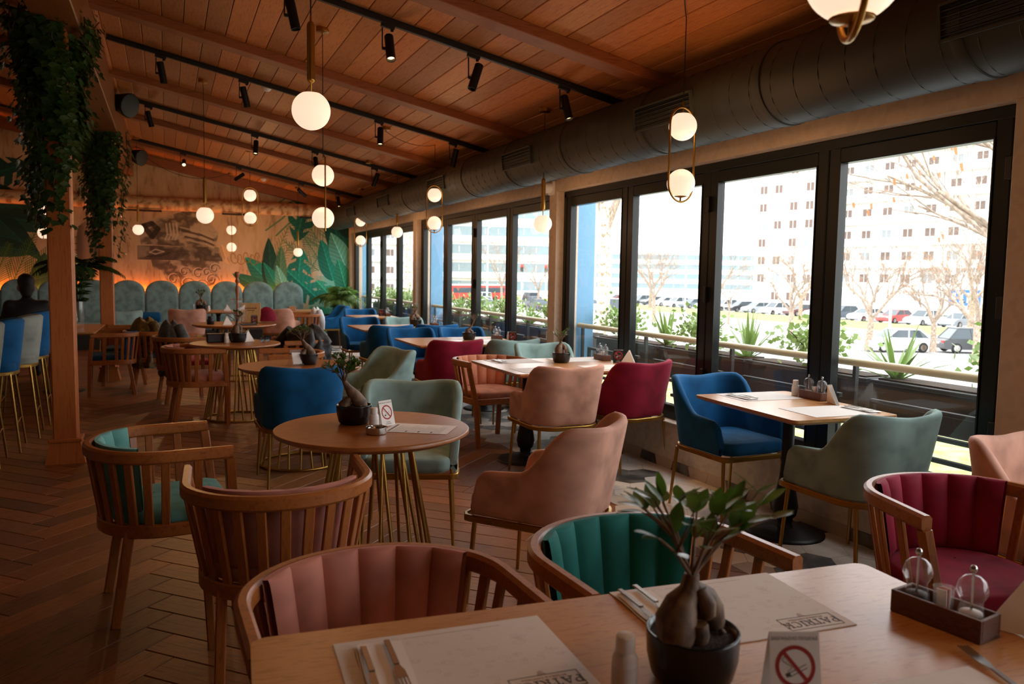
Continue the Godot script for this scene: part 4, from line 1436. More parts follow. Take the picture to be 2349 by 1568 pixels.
# ---- velvet armchair: curved shell rising from low arms to the back, seat pad, gold ring and four gold legs; faces +z
func shell_plan(s: float, hw: float) -> Array:
	# s: length from the front end of an arm; returns [x, z, nx, nz] on the +x side
	var z0 := 0.235
	var r := 0.17
	var side := z0 + 0.10
	if s < side:
		return [hw, z0 - s, 1.0, 0.0]
	var a := (s - side) / r
	if a < PI / 2:
		return [hw - r + r * cos(a), -0.10 - r * sin(a), cos(a), -sin(a)]
	return [hw - r - (s - side - r * PI / 2), -0.27, 0.0, -1.0]
func armchair_meshes() -> void:
	var hw := 0.272
	var half := 0.335 + 0.17 * PI / 2 + hw - 0.17
	var rows := []
	var N := 46
	for i in N + 1:
		var u := 2.0 * half * i / N
		var s := u if u <= half else 2 * half - u
		var sx := 1.0 if u <= half else -1.0
		var q := shell_plan(s, hw)
		var h := 0.0
		if s < 0.085:
			h = 0.475 + 0.145 * sqrt(1.0 - pow(1.0 - s / 0.085, 2.0))
		elif s < 0.23:
			h = 0.62 + 0.012 * (s - 0.085) / 0.145
		elif s < 0.47:
			h = 0.632 + 0.213 * smoothstep(0.0, 1.0, (s - 0.23) / 0.24)
		else:
			h = 0.845 - 0.018 * smoothstep(0.0, 1.0, (s - 0.47) / (half - 0.47))
		var th := 0.05
		var row := PackedVector3Array()
		var pt := func(y: float, off: float) -> Vector3:
			var t := maxf(0.0, (y - 0.41) / 0.43)
			var o: float = off + (0.02 + 0.05 * clampf(-q[3], 0, 1)) * t - 0.012 * (1.0 - t) * (1.0 - t)
			return V(sx * (q[0] + q[2] * o), y, q[1] + q[3] * o)
		for y in [0.412, 0.425, 0.47, 0.5 * (0.47 + h), h - 0.055, h - 0.022]:
			row.append(pt.call(minf(y, h - 0.02), 0.0 if y > 0.415 else -0.012))
		row.append(pt.call(h - 0.006, -0.008))
		row.append(pt.call(h, -th * 0.5))
		row.append(pt.call(h - 0.006, -th + 0.008))
		for y in [h - 0.022, h - 0.055, 0.5 * (0.47 + h), 0.47, 0.44]:
			row.append(pt.call(minf(y, h - 0.02), -th))
		rows.append(row)
	var mb := MB.new()
	mb.grid(rows)
	var c0: PackedVector3Array = rows[0]
	mb.fan(c0)
	var c1: PackedVector3Array = rows[N].duplicate()
	c1.reverse()
	mb.fan(c1)
	G.shell = mb.mesh()
	# seat pad
	var o := PackedVector2Array()
	for p in rrect(0.455, 0.50, 0.07, 4):
		o.append(p + Vector2(0, 0.035))
	G.seat = cushion(o, 0.412, 0.492, 0.03).mesh()
	# gold ring
	var ring := PackedVector3Array()
	for k in 40:
		var u := 2.0 * half * k / 39
		var s := u if u <= half else 2 * half - u
		var q := shell_plan(s, hw - 0.012)
		ring.append(V(q[0] * (1.0 if u <= half else -1.0), 0.397, q[1]))
	for p in [V(-0.255, 0.397, 0.262), V(-0.225, 0.397, 0.282), V(0.225, 0.397, 0.282), V(0.255, 0.397, 0.262)]:
		ring.append(p)
	mb = MB.new()
	mb.sweep(ring, rect(0.02, 0.03, 0.004), Vector3.UP, true)
	G.ring = mb.mesh()
	for k in 4:
		var sx := 1.0 if k & 1 else -1.0
		var sz := 1.0 if k & 2 else -1.0
		mb = MB.new()
		mb.tube([V(sx * 0.225, 0.385, 0.235 if sz > 0 else -0.215), V(sx * 0.245, 0.0, 0.262 if sz > 0 else -0.255)], [0.0115, 0.009], 10)
		G["vleg%d" % k] = mb.mesh()
	mb = MB.new()
	var oval := PackedVector3Array()
	for k in 20:
		oval.append(V(0.2715, 0.397 + 0.011 * sin(TAU * k / 20), 0.15 + 0.032 * cos(TAU * k / 20)))
	mb.tube(oval, 0.0018, 5, false, true)
	var oval2 := PackedVector3Array()
	for p in oval:
		oval2.append(V(-p.x, p.y, p.z))
	mb.tube(oval2, 0.0018, 5, false, true)
	G.badge = mb.mesh()
func armchair(m, label, x: float, z: float, dx: float, dz: float, group, badge := false):
	var t = thing("velvet_armchair", label, "armchair", V(x, 0, z), face(dx, dz), group)
	part(t, "shell", G.shell, m)
	part(t, "seat", G.seat, m)
	var f = part(t, "base_frame", G.ring, M.gold, "gold metal ring under the seat")
	if badge:
		part(f, "oval_badge", G.badge, M.brass)
		for s in [-1, 1]:
			var tm := TextMesh.new()
			tm.text = "CASTLA"
			tm.font = sans
			tm.font_size = 16
			tm.pixel_size = 0.0008
			tm.depth = 0.0006
			var o = part(f, "badge_lettering", tm, M.brass)
			o.transform = Transform3D(Basis(Vector3.UP, s * PI / 2), V(s * 0.2722, 0.397, 0.15))
	for k in 4:
		part(t, "leg", G["vleg%d" % k], M.gold)
	return t

# ---- barrel chair: bent wooden rail on upright slats, seat pad and fluted back pad; faces +z
const RH := 0.735
func barrel_path(rx: float, rz: float, zf: float, n := 24) -> PackedVector3Array:
	var p := PackedVector3Array()
	for k in 5:
		p.append(V(rx, 0, zf * (1.0 - k / 4.0) - 0.02 * k / 4.0))
	for k in range(1, n):
		var a := PI * k / n
		p.append(V(rx * cos(a), 0, -0.02 - (rz - 0.02) * sin(a)))
	for k in 5:
		p.append(V(-rx, 0, zf * k / 4.0 - 0.02 * (1.0 - k / 4.0)))
	return p
func barrel_meshes() -> void:
	var top := barrel_path(0.315, 0.305, 0.225, 28)
	var bot := barrel_path(0.262, 0.262, 0.235, 28)
	var mb := MB.new()
	var a := PackedVector3Array()
	for p in top:
		a.append(p + V(0, RH - 0.026, 0))
	mb.sweep(a, rect(0.036, 0.052, 0.009), Vector3.UP)
	G.rail = mb.mesh()
	mb = MB.new()
	a = PackedVector3Array()
	for p in bot:
		a.append(p + V(0, 0.392, 0))
	a.append(V(-0.24, 0.392, 0.245)); a.append(V(0.24, 0.392, 0.245))
	mb.sweep(a, rect(0.028, 0.055, 0.005), Vector3.UP, true)
	G.bframe = mb.mesh()
	# slats: walk both rings at equal fractions of the path
	G.slats = []
	var nS := 17
	for k in range(1, nS - 1):
		var u := float(k) / (nS - 1) * (top.size() - 1)
		var i := int(u)
		var f := u - i
		var pb := bot[i].lerp(bot[mini(i + 1, bot.size() - 1)], f)
		var pt := top[i].lerp(top[mini(i + 1, top.size() - 1)], f)
		var tang := (top[mini(i + 1, top.size() - 1)] - top[maxi(i - 1, 0)]).normalized()
		var outn := tang.cross(Vector3.UP)
		mb = MB.new()
		mb.sweep([pb + V(0, 0.41, 0), pt + V(0, RH - 0.045, 0)], rect(0.034, 0.015, 0.003), outn)
		G.slats.append(mb.mesh())
	for s in [-1, 1]:
		mb = MB.new()
		mb.sweep([V(s * 0.235, 0, 0.25), V(s * 0.255, 0.38, 0.238), V(s * 0.313, RH - 0.05, 0.212)], rect(0.042, 0.034, 0.005), V(s, 0.15, 0))
		G["bleg_f%d" % s] = mb.mesh()
		mb = MB.new()
		mb.sweep([V(s * 0.215, 0, -0.225), V(s * 0.2, 0.39, -0.165)], rect(0.04, 0.036, 0.005), V(s, 0.1, 0))
		G["bleg_b%d" % s] = mb.mesh()
	var o := PackedVector2Array()
	for p in barrel_path(0.242, 0.235, 0.22, 20):
		o.append(Vector2(p.x, p.z))
	o.append(Vector2(-0.21, 0.25)); o.append(Vector2(0.21, 0.25))
	o.reverse()
	G.bseat = cushion(o, 0.405, 0.475, 0.03, 0.016).mesh()
	# fluted back pad
	var NC := 6
	G.flutes = []
	for c in NC:
		mb = MB.new()
		var rows := []
		for yk in [[0.47, -0.004], [0.475, 0.4], [0.5, 1.0], [0.6, 1.0], [0.7, 1.0], [0.733, 0.8], [0.742, 0.3], [0.741, -0.1]]:
			var y: float = yk[0]
			var fr := clampf((y - 0.4) / 0.33, 0, 1)
			var rx := lerpf(0.242, 0.292, fr)
			var rz := lerpf(0.222, 0.276, fr)
			var row := PackedVector3Array()
			for j in 9:
				var u := (c + j / 8.0) / NC
				var an := PI * 0.5 + (0.5 - u) * 1.32 * 2.0 * 0.5 * PI / 1.9
				var bul: float = 0.012 + 0.028 * pow(maxf(0.0, sin(PI * clampf(j / 8.0, 0.02, 0.98))), 0.45) * yk[1]
				row.append(V((rx - bul) * cos(an), y, -0.02 - (rz - 0.02 - bul) * sin(an)))
			rows.append(row)
		mb.grid(rows)
		G.flutes.append(mb.mesh())
	mb = MB.new()
	var r2 := []
	for y in [0.47, 0.6, 0.741]:
		var fr := clampf((y - 0.4) / 0.33, 0, 1)
		var row := PackedVector3Array()
		for j in 25:
			var an := PI * 0.5 + (0.5 - j / 24.0) * 1.32 * PI / 1.9
			row.append(V((lerpf(0.242, 0.292, fr)) * cos(an), y, -0.02 - (lerpf(0.222, 0.276, fr) - 0.02) * sin(an)))
		r2.append(row)
	mb.grid(r2)
	mb.grid([r2[2], PackedVector3Array(Array(r2[2]).map(func(p): return V(p.x * 0.955, p.y, (p.z + 0.02) * 0.95 - 0.02)))])
	G.padback = mb.mesh()
func barrel(m, label, x: float, z: float, dx: float, dz: float, group = "", pad := true):
	var t = thing("barrel_chair", label, "chair", V(x, 0, z), face(dx, dz), group)
	part(t, "top_rail", G.rail, M.chair_wood)
	part(t, "seat_frame", G.bframe, M.chair_wood)
	for s in G.slats:
		part(t, "slat", s, M.chair_wood_v)
	for s in [-1, 1]:
		part(t, "leg", G["bleg_f%d" % s], M.chair_wood_v)
		part(t, "leg", G["bleg_b%d" % s], M.chair_wood_v)
	part(t, "seat", G.bseat, m)
	if pad:
		var b = part(t, "back_pad", G.padback, m)
		for f in G.flutes:
			part(b, "flute", f, m)
	return t

func round_table(label, x: float, z: float, r: float):
	var t = thing("round_table", label, "table", V(x, 0, z), 0.0, "round wooden tables on gold rod cages")
	var mb := MB.new()
	mb.lathe([Vector2(0.001, 0.755), Vector2(r - 0.006, 0.755), Vector2(r, 0.751), Vector2(r, 0.738), Vector2(r, 0.738), Vector2(r - 0.05, 0.715), Vector2(0.001, 0.715)], 64)
	part(t, "tabletop", mb, M.table_round)
	mb = MB.new()
	var rb := 0.3
	var ring := PackedVector3Array()
	for k in 40:
		ring.append(V(cos(TAU * k / 40) * rb, 0.012, sin(TAU * k / 40) * rb))
	mb.tube(ring, 0.011, 8, false, true)
	part(t, "base_ring", mb, M.gold)
	for k in 22:
		var a := TAU * k / 22
		var b := a + (0.16 if k % 2 else -0.16)
		mb = MB.new()
		mb.tube([V(cos(a) * rb, 0.015, sin(a) * rb), V(cos(b) * 0.17, 0.715, sin(b) * 0.17)], 0.0085, 8)
		part(t, "rod", mb, M.gold)
	return t

func square_table(label, x: float, z: float, w: float, d: float, turn: float, group, col := 1):
	var t = thing("square_table", label, "table", V(x, 0, z), turn, group)
	var mb := MB.new()
	# top with rounded corners and an edge cut back underneath
	var rows := []
	for q in [[0.0, 0.755], [0.0, 0.74], [0.035, 0.722]]:
		var row := PackedVector3Array()
		for p in rrect(w - 2 * q[0], d - 2 * q[0], 0.03, 4):
			row.append(V(p.x, q[1], p.y))
		rows.append(row)
	var lid := MB.new()
	mb.fan(PackedVector3Array(Array(rows[0])))
	mb.v.clear(); mb.n.clear(); mb.uv.clear(); mb.ix.clear()
	var tp: PackedVector3Array = rows[0].duplicate()
	tp.reverse()
	mb.fan(tp)
	mb.grid([rows[0], rows[1]], true)
	mb.grid([rows[1], rows[2]], true)
	mb.fan(rows[2])
	part(t, "tabletop", mb, M.table_wood)
	for c in col:
		var ox := 0.0 if col == 1 else (-0.3 + 0.6 * c) * w / 1.2
		mb = MB.new()
		mb.lathe([Vector2(0.001, 0.722), Vector2(0.15, 0.722), Vector2(0.15, 0.71), Vector2(0.15, 0.71), Vector2(0.045, 0.7), Vector2(0.034, 0.66), Vector2(0.034, 0.45), Vector2(0.037, 0.44), Vector2(0.037, 0.43), Vector2(0.034, 0.42), Vector2(0.04, 0.33), Vector2(0.062, 0.22), Vector2(0.072, 0.16), Vector2(0.062, 0.11), Vector2(0.042, 0.09), Vector2(0.046, 0.08), Vector2(0.04, 0.06), Vector2(0.05, 0.035)], 28, T(ox, 0, 0))
		part(t, "pedestal", mb, M.black_metal)
		mb = MB.new()
		mb.lathe([Vector2(0.05, 0.04), Vector2(0.09, 0.034), Vector2(0.2, 0.02), Vector2(0.225, 0.012), Vector2(0.225, 0.0)], 36, T(ox, 0, 0))
		part(t, "base_disc", mb, M.black_metal)
	return t

func bar_stool(m, label, x: float, z: float, dx: float, dz: float):
	var t = thing("bar_stool", label, "bar stool", V(x, 0, z), face(dx, dz))
	var mb := MB.new()
	var rows := []
	for i in 17:
		var u := i / 16.0
		var a := PI * (0.5 + (u - 0.5) * 0.95)
		var row := PackedVector3Array()
		var hh := 1.06 - 0.04 * pow(absf(u - 0.5) * 2, 4)
		for q in [[0.64, 0.2, 0.0], [0.75, 0.215, 0.0], [0.9, 0.235, 0.0], [hh - 0.02, 0.25, 0.0], [hh, 0.23, 0.0], [hh - 0.02, 0.205, 0.0], [0.9, 0.19, 0.0], [0.72, 0.17, 0.0]]:
			row.append(V(cos(a) * q[1] * 0.98, q[0], -sin(a) * q[1]))
		rows.append(row)
	mb.grid(rows)
	mb.fan(rows[0])
	var l: PackedVector3Array = rows[16].duplicate()
	l.reverse()
	mb.fan(l)
	part(t, "backrest", mb, m)
	part(t, "seat", cushion(rrect(0.38, 0.38, 0.12, 5), 0.64, 0.72, 0.03), m)
	mb = MB.new()
	var ring := PackedVector3Array()
	for p in rrect(0.38, 0.38, 0.14, 5):
		ring.append(V(p.x, 0.628, p.y))
	mb.sweep(ring, rect(0.018, 0.028, 0.003), Vector3.UP, true)
	part(t, "base_frame", mb, M.gold)
	for sx in [-1, 1]:
		for sz in [-1, 1]:
			mb = MB.new()
			mb.tube([V(sx * 0.15, 0.625, sz * 0.15), V(sx * 0.21, 0, sz * 0.21)], [0.011, 0.009], 8)
			part(t, "leg", mb, M.gold)
	mb = MB.new()
	var fr := PackedVector3Array()
	for q in [[-1, -1], [1, -1], [1, 1], [-1, 1]]:
		fr.append(V(q[0] * 0.188, 0.23, q[1] * 0.188))
	for k in 4:
		mb.tube([fr[k], fr[(k + 1) % 4]], 0.007, 6)
	part(t, "foot_rest", mb, M.gold)
	return t

var sans: SystemFont
var serif: SystemFont
func furniture() -> void:
	sans = SystemFont.new()
	sans.font_names = PackedStringArray(["Droid Sans"])
	serif = SystemFont.new()
	serif.font_names = PackedStringArray(["Droid Serif"])
	armchair_meshes()
	barrel_meshes()
	# tables
	var ft = square_table("long wooden foreground table laid with paper placemats and a bonsai", 0.838, -1.11, 1.47, 0.8, -0.075, "", 2)
	square_table("wooden table corner beside the red barrel chair and the window", 2.86, -1.2, 0.9, 0.8, 0.3, "")
	square_table("wooden pedestal table between the blue and the mint armchair by the window", 3.27, -3.53, 0.68, 0.92, -0.06, "")
	square_table("wooden table for four with peach, red, mint and salmon seats", 2.9, -5.72, 1.18, 0.98, 0.0, "", 2)
	square_table("wooden table for four beside the second window pillar with a twisted bonsai", 2.88, -8.1, 1.18, 0.96, 0.0, "", 2)
	square_table("wooden table for four with three blue armchairs and a mint one", 2.82, -10.4, 1.15, 1.0, 0.0, "", 2)
	square_table("small wooden table by the last window with a blue armchair behind it", 3.12, -13.1, 0.72, 0.8, 0.0, "")
	square_table("dark wooden table in front of the banquette holding a thin bonsai", 0.83, -15.15, 0.82, 0.9, 0.0, "")
	square_table("wooden table at the right end of the banquette with a small box", 2.2, -15.25, 0.7, 0.9, 0.0, "")
	square_table("long dark table beside the wooden post, in shade", -1.55, -10.8, 1.6, 1.5, 0.0, "", 2)
	round_table("round table with black potted bonsai, ashtray and printed sheet", 0.862, -3.6, 0.445)
	round_table("round table behind the blue armchair with bonsai and clear stand", 0.92, -6.2, 0.45)
	round_table("round table between slatted chairs with bonsai and black box", 0.615, -8.35, 0.43)
	round_table("large round table with tall glass jar and turned wooden stick", 0.83, -11.4, 0.54)
	# barrel chairs
	barrel(M.pink, "wooden barrel chair with dusty pink fluted back at the foreground table", 0.455, -1.77, 0.03, 1, "")
	barrel(M.teal, "wooden barrel chair with dark teal fluted back at the foreground table", 1.2, -1.8, 0.05, 1, "")
	barrel(M.pink, "wooden barrel chair with pink pad, its slatted back turned away from the round ashtray table", 0.36, -2.95, 0.05, -1, "")
	barrel(M.aqua, "wooden barrel chair with aqua seat and fluted pad, standing alone on the planks", -0.02, -3.78, 1, -0.12, "")
	barrel(M.red, "wooden barrel chair with wine red seat beside the condiment tray", 2.54, -1.86, -0.27, 0.96, "")
	barrel(M.pink, "wooden barrel chair with pink seat left of the round table holding the black box", 0.25, -8.28, 1, -0.08, "")
	barrel(M.dark_cloth, "wooden barrel chair with blue seat at the shaded table, nearer the post", -0.6, -10.45, -1, 0.05, "")
	barrel(M.dark_cloth, "wooden barrel chair with blue seat at the shaded table, by the mural side", -0.5, -11.35, -1, 0.0, "")
	barrel(M.greyvel, "wooden barrel chair with pale grey seat between two round tables", 1.02, -7.55, -1, 0.02, "", false)
	barrel(M.salmon, "wooden barrel chair with salmon fluted leather back at the four seat table", 2.6, -6.5, 0.12, 1, "")
	barrel(M.blue, "wooden barrel chair by the banquette table with a pale jacket on it", 2.22, -14.45, -1, 0.0, "")
	barrel(M.blue, "wooden barrel chair covered by a black coat beside the large round table", 1.32, -9.0, -1, 0.1, "", false)
	barrel(M.red, "wooden barrel chair under the charcoal jacket left of the large round table", 0.15, -9.65, 1, -0.2, "", false)
	barrel(M.dark_cloth, "wooden barrel chair under the olive coat near the second post", -0.18, -10.6, 1, -0.1, "", false)
	barrel(M.greyvel, "wooden barrel chair behind the bar stools near the seated person", -1.78, -13.9, 0.4, -1, "", false)
	# velvet armchairs
	armchair(M.peach, "peach velvet armchair pulled up to the round ashtray table", 1.56, -3.2, -0.62, -0.78, "", true)
	armchair(M.peach, "peach velvet armchair at the four seat table beside the red one", 2.6, -5.2, 0.0, -1, "", true)
	armchair(M.red, "wine red velvet armchair at the four seat table next to the window", 3.26, -5.33, -0.2, -1, "", true)
	armchair(M.blue, "deep blue velvet armchair by the window facing a mint armchair", 3.24, -4.03, 0.03, 1, "", true)
	armchair(M.mint, "mint velvet armchair by the window facing a deep blue armchair", 3.22, -2.98, 0.0, -1, "", true)
	armchair(M.blue, "deep blue velvet armchair with its back to the ashtray table", 0.83, -5.68, -0.03, -1, "", true)
	armchair(M.mint, "mint velvet armchair behind the round ashtray table", 1.24, -4.28, -0.33, 0.94, "", true)
	armchair(M.mint, "mint velvet armchair turned sideways beside the second round table", 1.52, -6.42, -0.95, 0.25, "", true)
	armchair(M.peach, "pale peach velvet armchair between the red barrel chair and the window wall", 3.22, -1.92, 0.0, 1, "", true)
	armchair(M.mint, "mint velvet armchair at the four seat table beside the salmon chair", 3.2, -6.48, 0.0, 1, "", true)
	armchair(M.red, "wine red velvet armchair at the table with the twisted bonsai", 2.56, -7.5, -0.05, -1, "", true)
	armchair(M.mint, "mint velvet armchair at the table with the twisted bonsai", 3.15, -7.45, -0.05, -1, "", true)
	armchair(M.blue, "blue velvet armchair opposite the wine red one at the twisted bonsai table", 2.58, -8.75, 0.0, 1, "", true)
	armchair(M.blue, "blue velvet armchair opposite the mint one at the twisted bonsai table", 3.2, -8.75, 0.0, 1, "", true)
	armchair(M.blue, "blue velvet armchair on the aisle corner of the three blue seats table", 2.5, -9.75, -0.1, -1, "", true)
	armchair(M.blue, "blue velvet armchair on the window corner of the three blue seats table", 3.12, -9.8, 0.0, -1, "", true)
	armchair(M.blue, "blue velvet armchair opposite the aisle one at the three blue seats table", 2.5, -11.08, 0.0, 1, "", true)
	armchair(M.mint, "mint velvet armchair at the table with three blue armchairs", 3.15, -11.08, 0.0, 1, "", true)
	armchair(M.blue, "blue velvet armchair behind the small table at the last window", 3.1, -13.72, 0.0, 1, "", true)
	armchair(M.blue, "blue velvet armchair standing sideways next to the big black basket planter", 2.85, -15.3, -1, 0.1, "")
	armchair(M.peach, "peach velvet armchair seen over the large round table, facing the banquette end", 1.8, -14.3, 0.5, -0.85, "")
	armchair(M.peach, "peach velvet armchair facing the banquette behind the charcoal jacket", 0.3, -14.2, 0.05, -1, "")
	armchair(M.mint, "mint velvet armchair facing the banquette next to the second post", -0.68, -13.6, -0.3, -1, "")
	# bar stools
	bar_stool(M.greyvel, "grey velvet bar stool next to the wooden post", -1.25, -8.02, -1, 0.05)
	bar_stool(M.blue, "blue velvet bar stool in the row beside the wooden post", -1.31, -7.45, -1, 0.05)
	bar_stool(M.greyvel, "grey velvet bar stool in front of the blue bar stool", -1.36, -6.9, -1, 0.05)
	bar_stool(M.blue, "blue velvet bar stool in deep shade behind the grey one", -1.25, -8.7, -1, 0.05)
	# bar counter the stools face, mostly out of frame
	var bc = thing("bar_counter", "dark bar counter the velvet stools stand at", "counter", V(-2.1, 0, -7.9))
	var mb := MB.new()
	mb.box(Vector3(0.45, 0.95, 3.0), T(0, 0.475, 0), 0.01)
	part(bc, "body", mb, M.dark_paint)
	mb = MB.new()
	mb.box(Vector3(0.7, 0.045, 3.1), T(0.05, 0.973, 0), 0.008)
	part(bc, "worktop", mb, M.table_edge)
	# blue bolster on the banquette
	mb = MB.new()
	mb.lathe([Vector2(0.001, -0.3), Vector2(0.08, -0.295), Vector2(0.1, -0.26), Vector2(0.1, 0.26), Vector2(0.08, 0.295), Vector2(0.001, 0.3)], 20, Transform3D(Basis(Vector3.BACK, PI / 2), Vector3.ZERO))
	solo("bolster_cushion", "round blue bolster cushion lying on the banquette", "cushion", mb, M.blue, V(-0.42, 0.575, BZ + 0.5))
# ---------------------------------------------------------------- lamps
func globe_light(parent, p: Vector3, e := 0.11):
	var l := OmniLight3D.new()
	l.name = "globe_light"
	l.light_color = Color(1.0, 0.74, 0.5)
	l.light_energy = e
	l.light_size = 0.08
	l.omni_range = 14.0
	l.omni_attenuation = 2.0
	l.shadow_enabled = true
	parent.add_child(l, true)
	l.position = p
func globe_mesh(r: float) -> MB:
	var mb := MB.new()
	# opal glass ball with a small flat cut
	var p := []
	for i in 19:
		var a := -PI / 2 + (PI - 0.5) * i / 18.0
		p.append(Vector2(maxf(1e-4, r * cos(a)), r * sin(a)))
	p.append(Vector2(1e-4, p[18].y))
	mb.lathe(p, 28)
	return mb
func canopy(t, p: Vector3):
	var mb := MB.new()
	mb.lathe([Vector2(0.05, 0.0), Vector2(0.05, -0.03), Vector2(0.048, -0.034), Vector2(0.008, -0.036), Vector2(0.006, -0.05), Vector2(0.001, -0.05)], 20, Transform3D(Basis(), p))
	part(t, "ceiling_rose", mb, M.brass)
# kind 0: one globe under a brass rod; 1: two globes beside a rod; 2: two globes in an oval hoop
func pendant(kind: int, label, x: float, z: float, ys: Array, r: float, turn := 0.0, rose = null, e := 0.11):
	var t = thing("pendant_lamp", label, "pendant lamp", V(x, 0, z), turn)
	var top := ceil_y(x)
	var mb := MB.new()
	if kind == 0:
		var y: float = ys[0]
		var g = part(t, "globe", globe_mesh(r), M.globe)
		g.position = V(0, y, 0)
		mb.lathe([Vector2(0.001, y + r + 0.02), Vector2(0.004, y + r - 0.01), Vector2(0.004, y + r + 0.035), Vector2(0.016, y + r + 0.045), Vector2(0.019, y + r + 0.055), Vector2(0.019, y + r + 0.3), Vector2(0.014, y + r + 0.315), Vector2(0.005, y + r + 0.32), Vector2(0.005, y + r + 0.345), Vector2(0.001, y + r + 0.346)], 16)
		part(t, "brass_rod", mb, M.brass)
		mb = MB.new()
		mb.tube([V(0, y + r + 0.34, 0), V(0, top, 0)], 0.0035, 6)
		part(t, "cord", mb, M.black)
		globe_light(t, V(0, y, 0), e)
	else:
		for k in 2:
			var y: float = ys[k]
			var g = part(t, "globe", globe_mesh(r), M.globe)
			g.position = V(0, y, 0)
			if k == 1:
				g.rotation.x = PI
			globe_light(t, V(0, y, 0), e)
		if kind == 1:
			mb.tube([V(0, ys[1] - r - 0.02, r + 0.012), V(0, ys[0] + r + 0.04, r + 0.012), V(0, ys[0] + r + 0.06, r * 0.5), V(0, ys[0] + r + 0.075, 0)], 0.006, 8)
			for y in ys:
				mb.box(Vector3(0.01, 0.01, 0.03), T(0, y, r))
		else:
			var pts := PackedVector3Array()
			var ra := r + 0.028
			for k in 17:
				var a := PI * k / 16
				pts.append(V(cos(a) * ra, ys[0] + sin(a) * ra, 0))
			for k in 17:
				var a := PI + PI * k / 16
				pts.append(V(cos(a) * ra, ys[1] + sin(a) * ra, 0))
			mb.tube(pts, 0.0065, 8, false, true)
			mb.lathe([Vector2(0.001, ys[1] - r * 0.97), Vector2(0.04, ys[1] - r * 0.93), Vector2(0.036, ys[1] - r * 0.98), Vector2(0.006, ys[1] - r - 0.004), Vector2(0.006, ys[1] - ra)], 16)
			mb.lathe([Vector2(0.006, ys[0] + ra), Vector2(0.006, ys[0] + ra + 0.035), Vector2(0.001, ys[0] + ra + 0.036)], 10)
			mb.lathe([Vector2(0.005, ys[0] + r * 0.95), Vector2(0.005, ys[0] + ra)], 8)
		part(t, "brass_frame", mb, M.brass)
		mb = MB.new()
		mb.tube([V(0, ys[0] + r + 0.05, 0), V(0, top, 0)], 0.003, 6)
		part(t, "cord", mb, M.black)
	if rose == null:
		canopy(t, V(0, top + 0.004, 0))
	else:
		# the cord swags across the ceiling from a rose to a hook
		var q: Vector3 = t.transform.affine_inverse() * V(rose[0], ceil_y(rose[0]), rose[1])
		canopy(t, q)
		mb = MB.new()
		var a := V(0, top - 0.01, 0)
		var pts := PackedVector3Array()
		for k in 9:
			var u := k / 8.0
			pts.append(a.lerp(q + V(0, -0.05, 0), u) + V(0, -0.12 * 4 * u * (1 - u) * 0.5, 0))
		mb.tube(pts, 0.003, 6)
		part(t, "swagged_cord", mb, M.black)
	return t

func track_spot(label, x: float, z: float, lit: bool, aim: Vector3, e := 1.2):
	var y := ceil_y(x) - 0.06
	var t = thing("track_spotlight", label, "spotlight", V(x, y, z), 0.0)
	var mb := MB.new()
	mb.box(Vector3(0.1, 0.035, 0.03), T(0.02, -0.005, 0, 0, 0, -0.197), 0.004)
	mb.lathe([Vector2(0.012, -0.04), Vector2(0.012, -0.015)], 8, T(0.05, 0, 0))
	part(t, "adapter", mb, M.black)
	mb = MB.new()
	mb.tube([V(-0.02, -0.02, 0), V(-0.025, -0.17, 0.02)], 0.005, 6)
	mb.box(Vector3(0.035, 0.02, 0.02), T(-0.01, -0.17, 0.02), 0.003)
	part(t, "arm", mb, M.black)
	var d := aim.normalized()
	var c := V(0.03, -0.16, 0.02)
	var up := V(0, 0, 1) if absf(d.z) < 0.9 else V(1, 0, 0)
	var zx := up.cross(-d).normalized()
	var bas := Basis(zx, -d, zx.cross(-d))
	mb = MB.new()
	mb.lathe([Vector2(0.001, 0.1), Vector2(0.03, 0.1), Vector2(0.033, 0.094), Vector2(0.033, -0.1), Vector2(0.033, -0.1), Vector2(0.029, -0.1), Vector2(0.027, -0.075), Vector2(0.026, -0.075)], 20, Transform3D(bas, c))
	part(t, "barrel", mb, M.black_metal)
	mb = MB.new()
	mb.lathe([Vector2(0.027, -0.078), Vector2(0.001, -0.076)], 16, Transform3D(bas, c))
	part(t, "lens", mb, M.spot_glow if lit else M.dark_paint, "glowing lens" if lit else "dark lens")
	if lit:
		var s := SpotLight3D.new()
		s.name = "spot_light"
		s.light_color = Color(1.0, 0.78, 0.52)
		s.light_energy = e
		s.light_size = 0.025
		s.spot_angle = 24.0
		s.spot_angle_attenuation = 0.6
		s.spot_range = 14.0
		s.spot_attenuation = 2.0
		s.shadow_enabled = true
		t.add_child(s, true)
		s.transform = Transform3D(Basis(bas.x, bas.z * -1.0, bas.y), c + d * 0.103)
	return t

